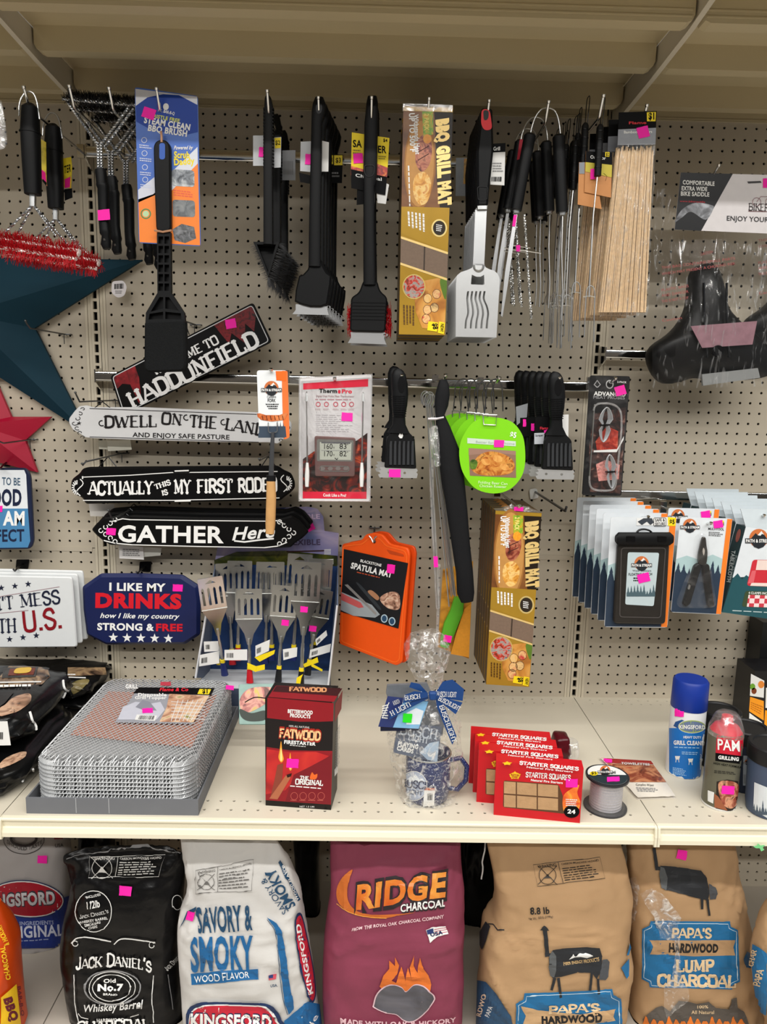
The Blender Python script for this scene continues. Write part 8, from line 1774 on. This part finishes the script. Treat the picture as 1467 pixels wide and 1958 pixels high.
D.text("PAPA'S", *f(530, 1075, 915, 1078), 17, KT, 0, .055, font='serif', tk=.24, tn=.15).poly(f(315, 1100, 740, 1105, 1145, 1100, 1125, 1170, 1150, 1250, 740, 1255, 325, 1235, 350, 1170), mat('b3906a'), .05, 'banner').text('HARDWOOD', *f(505, 1212, 980, 1215), 15, IKB, .07, .065).text('LUMP', *f(570, 1400, 945, 1398), 20, KT, 0, .055, font='serif', tk=.26, tn=.16).text('CHARCOAL', *f(390, 1540, 1150, 1552), 20, KT, 0, .055, font='serif', tk=.26, tn=.16)
D.poly(f(260, 1870, 380, 1760, 440, 1740, 520, 1800, 600, 1690, 700, 1700, 780, 1720, 890, 1700, 960, 1760, 1090, 1770, 1110, 1680, 1160, 1660, 1170, 1760, 1230, 1800, 1290, 1932, 260, 1932), mat('5a544e', .6, var=.2), .04, 'coal_print').text('100%', *f(778, 1762, 882, 1760), 6, KT, .02, .055).text('All Natural', *f(720, 1815, 940, 1815), 6.5, KT, .02, .055)
for i in range(14): x = 290+i*70; D.poly(crv(f(x-30, 1932, x-20, 1890, x, 1840+25*(i % 3), x+20, 1890, x+35, 1932), 3), mat('e0782c', .5, var=.15), .055, 'flame_print')
D.poly(f(1255, 1215, 1300, 1240, 1300, 1380, 1250, 1370, 1225, 1290), mat('1f5078'), .035, 'side_print').done()
D = Dec(S, o); TP = film('ffffff', .12, .95, 60, (1, 1, 1), 1., .5, .1)
for p in (f(235, 640, 340, 590, 440, 640, 540, 760, 620, 880, 580, 960, 600, 1080, 620, 1500, 690, 1570, 690, 1680, 590, 1760, 480, 1860, 460, 1760, 450, 1560, 530, 1450, 560, 1100, 420, 1080, 380, 900, 270, 720), f(130, 500, 200, 480, 230, 600, 200, 900, 140, 960, 120, 800)): D.poly(p, TP, .12, 'clear_tape')
D.done(); sticker(S, o, *f(628, 270)[0], 19, 18, 12)
rows = [(1710, 1480, 1530), (1745, 1458, 1545), (1790, 1445, 1560), (1850, 1441, 1570), (1900, 1448, 1575), (1962, 1468, 1580)]
o, S = stand(rows, 20.9, [.6, 1.0, 1.3, 1.4, 1.4, 1.4], 'charcoal_bag', 'brown kraft charcoal bag slumped lower than the taped one', KRAFT, 41., .15)
D = Dec(S, o); f = yq; D.poly(f(1340, 1150, 1400, 1180, 1467, 1230, 1467, 1840, 1390, 1800, 1345, 1500, 1330, 1300), mat('1f6a9c', .5, var=.1), .035, 'blue_label').text('CHAR', *f(1345, 1370, 1385, 1210), 8, KT, 0, .05, font='serif', tk=.24, tn=.15).text("PAPA", *f(1405, 1560, 1440, 1390), 10, KT, 0, .05, font='serif', tk=.24, tn=.15).done()
# --- original charcoal bag at the back
rows = [(1575, -70, 128), (1640, -70, 132), (1720, -72, 130), (1780, -72, 127), (1822, -70, 124)]
o, S = stand(rows, 8.6, [1.6, 2.0, 2.2, 2.2, 2.1], 'charcoal_bag', 'grey and blue charcoal bag standing back by the wall', mat('a9a5a4', .5, var=.08, sc=10, bump=.2, bsc=60), 51., .12)
D = Dec(S, o); f = yj; BLU = mat('1c3078', .45); D.poly(f(-250, 640, 120, 760, 530, 620, 545, 1020, -250, 1030), BLU, .03, 'blue_label').poly(ell(*f(210, 640)[0], 70, 36, 40, 5), mat('26305a'), .04, 'badge').poly(ell(*f(210, 640)[0], 68, 34, 40, 5), PAPER, .046, 'badge').poly(ell(*f(210, 640)[0], 66, 32, 40, 5), mat('a8182c', .45), .052, 'badge').text('KINGSFORD', *f(-110, 705, 435, 675), 24, mat('3a3a44'), .1, .058).text('KINGSFORD', *f(-105, 702, 428, 672), 22, mat('d0d0d4'), .05, .066)
D.text('NATURAL INGREDIENTS', *f(-40, 850, 420, 835), 7, mat('9aa4c4'), .03, .05).text('ORIGINAL', *f(20, 945, 490, 925), 21, mat('c0c4d4'), .03, .05).greek(f(150, 958, 455, 940, 455, 955, 150, 975), 1, mat('8a94b8'), .05)
D.line(ell(*f(190, 180)[0], 38, 27, 30), 1.5, mat('3a3838'), .04, True).line(ell(*f(190, 170)[0], 24, 14, 26), 5, mat('2a2426'), .04, True).text('SHOULD TASTE', *f(60, 205, 335, 205), 7, mat('4a4848'), .03, .04, arch=-14).text('USA', *f(428, 240, 488, 235), 6, mat('4a4848'), .03, .04).poly(f(420, 160, 485, 158, 485, 175, 420, 178), mat('8a3a40'), .04, 'flag').done(); sticker(S, o, *f(333, 332)[0], 18, 15, 2)
# --- orange bag at the end
rows = [(1722, -90, 2), (1760, -90, 20), (1800, -92, 31), (1850, -92, 32), (1900, -92, 35), (1962, -92, 42)]
o, S = stand(rows, 19.5, [.6, 1.4, 2.0, 2.2, 2.4, 2.4], 'charcoal_bag', 'orange charcoal bag with yellow side band at the end of the row', mat('c8440f', .3, var=.12, sc=12, bump=.2, bsc=60), 61., .12)
D = Dec(S, o); f = yj; YB = mat('f0c020', .4); D.poly(f(0, 1410, 115, 1310, 150, 1622, 0, 1622), YB, .035, 'yellow_band').text('BBQ', *f(20, 1420, 75, 1600), 14, mat('6a1c2c'), .08, .05).text('CHARCOAL', *f(70, 1270, 28, 1010), 8, YB, .04, .05).text('& HICKORY', *f(60, 1000, 0, 840), 8, YB, .04, .05).text('BAR-B-Q', *f(120, 1330, 150, 1560), 6, mat('6a1c2c'), .03, .05).done()
# --- dark bags standing further back in the gaps
for i, (rw, d, lb) in enumerate((([(1590, 152, 215), (1640, 152, 220), (1760, 154, 225), (1830, 154, 225)], 2.8, 'black plastic charcoal bag by the wall behind the whiskey barrel bag'), ([(1590, 560, 612), (1660, 566, 610), (1760, 575, 612), (1830, 580, 612)], 4., 'dark plastic charcoal bag by the wall beside the maroon bag'), ([(1592, 872, 968), (1680, 872, 970), (1780, 872, 970), (1834, 872, 968)], 5., 'dark plastic charcoal bag by the wall between maroon and kraft bags'))):
    o, S = stand(rw, d, [1., 1.4, 1.5, 1.4], 'charcoal_bag', lb, POLY, 70.+i*7, .2)
# ---------------------------------------------------------------- tidy up
if _fo.name in COL.objects: COL.objects.unlink(_fo)
bpy.data.objects.remove(_fo); bpy.data.curves.remove(_fc)
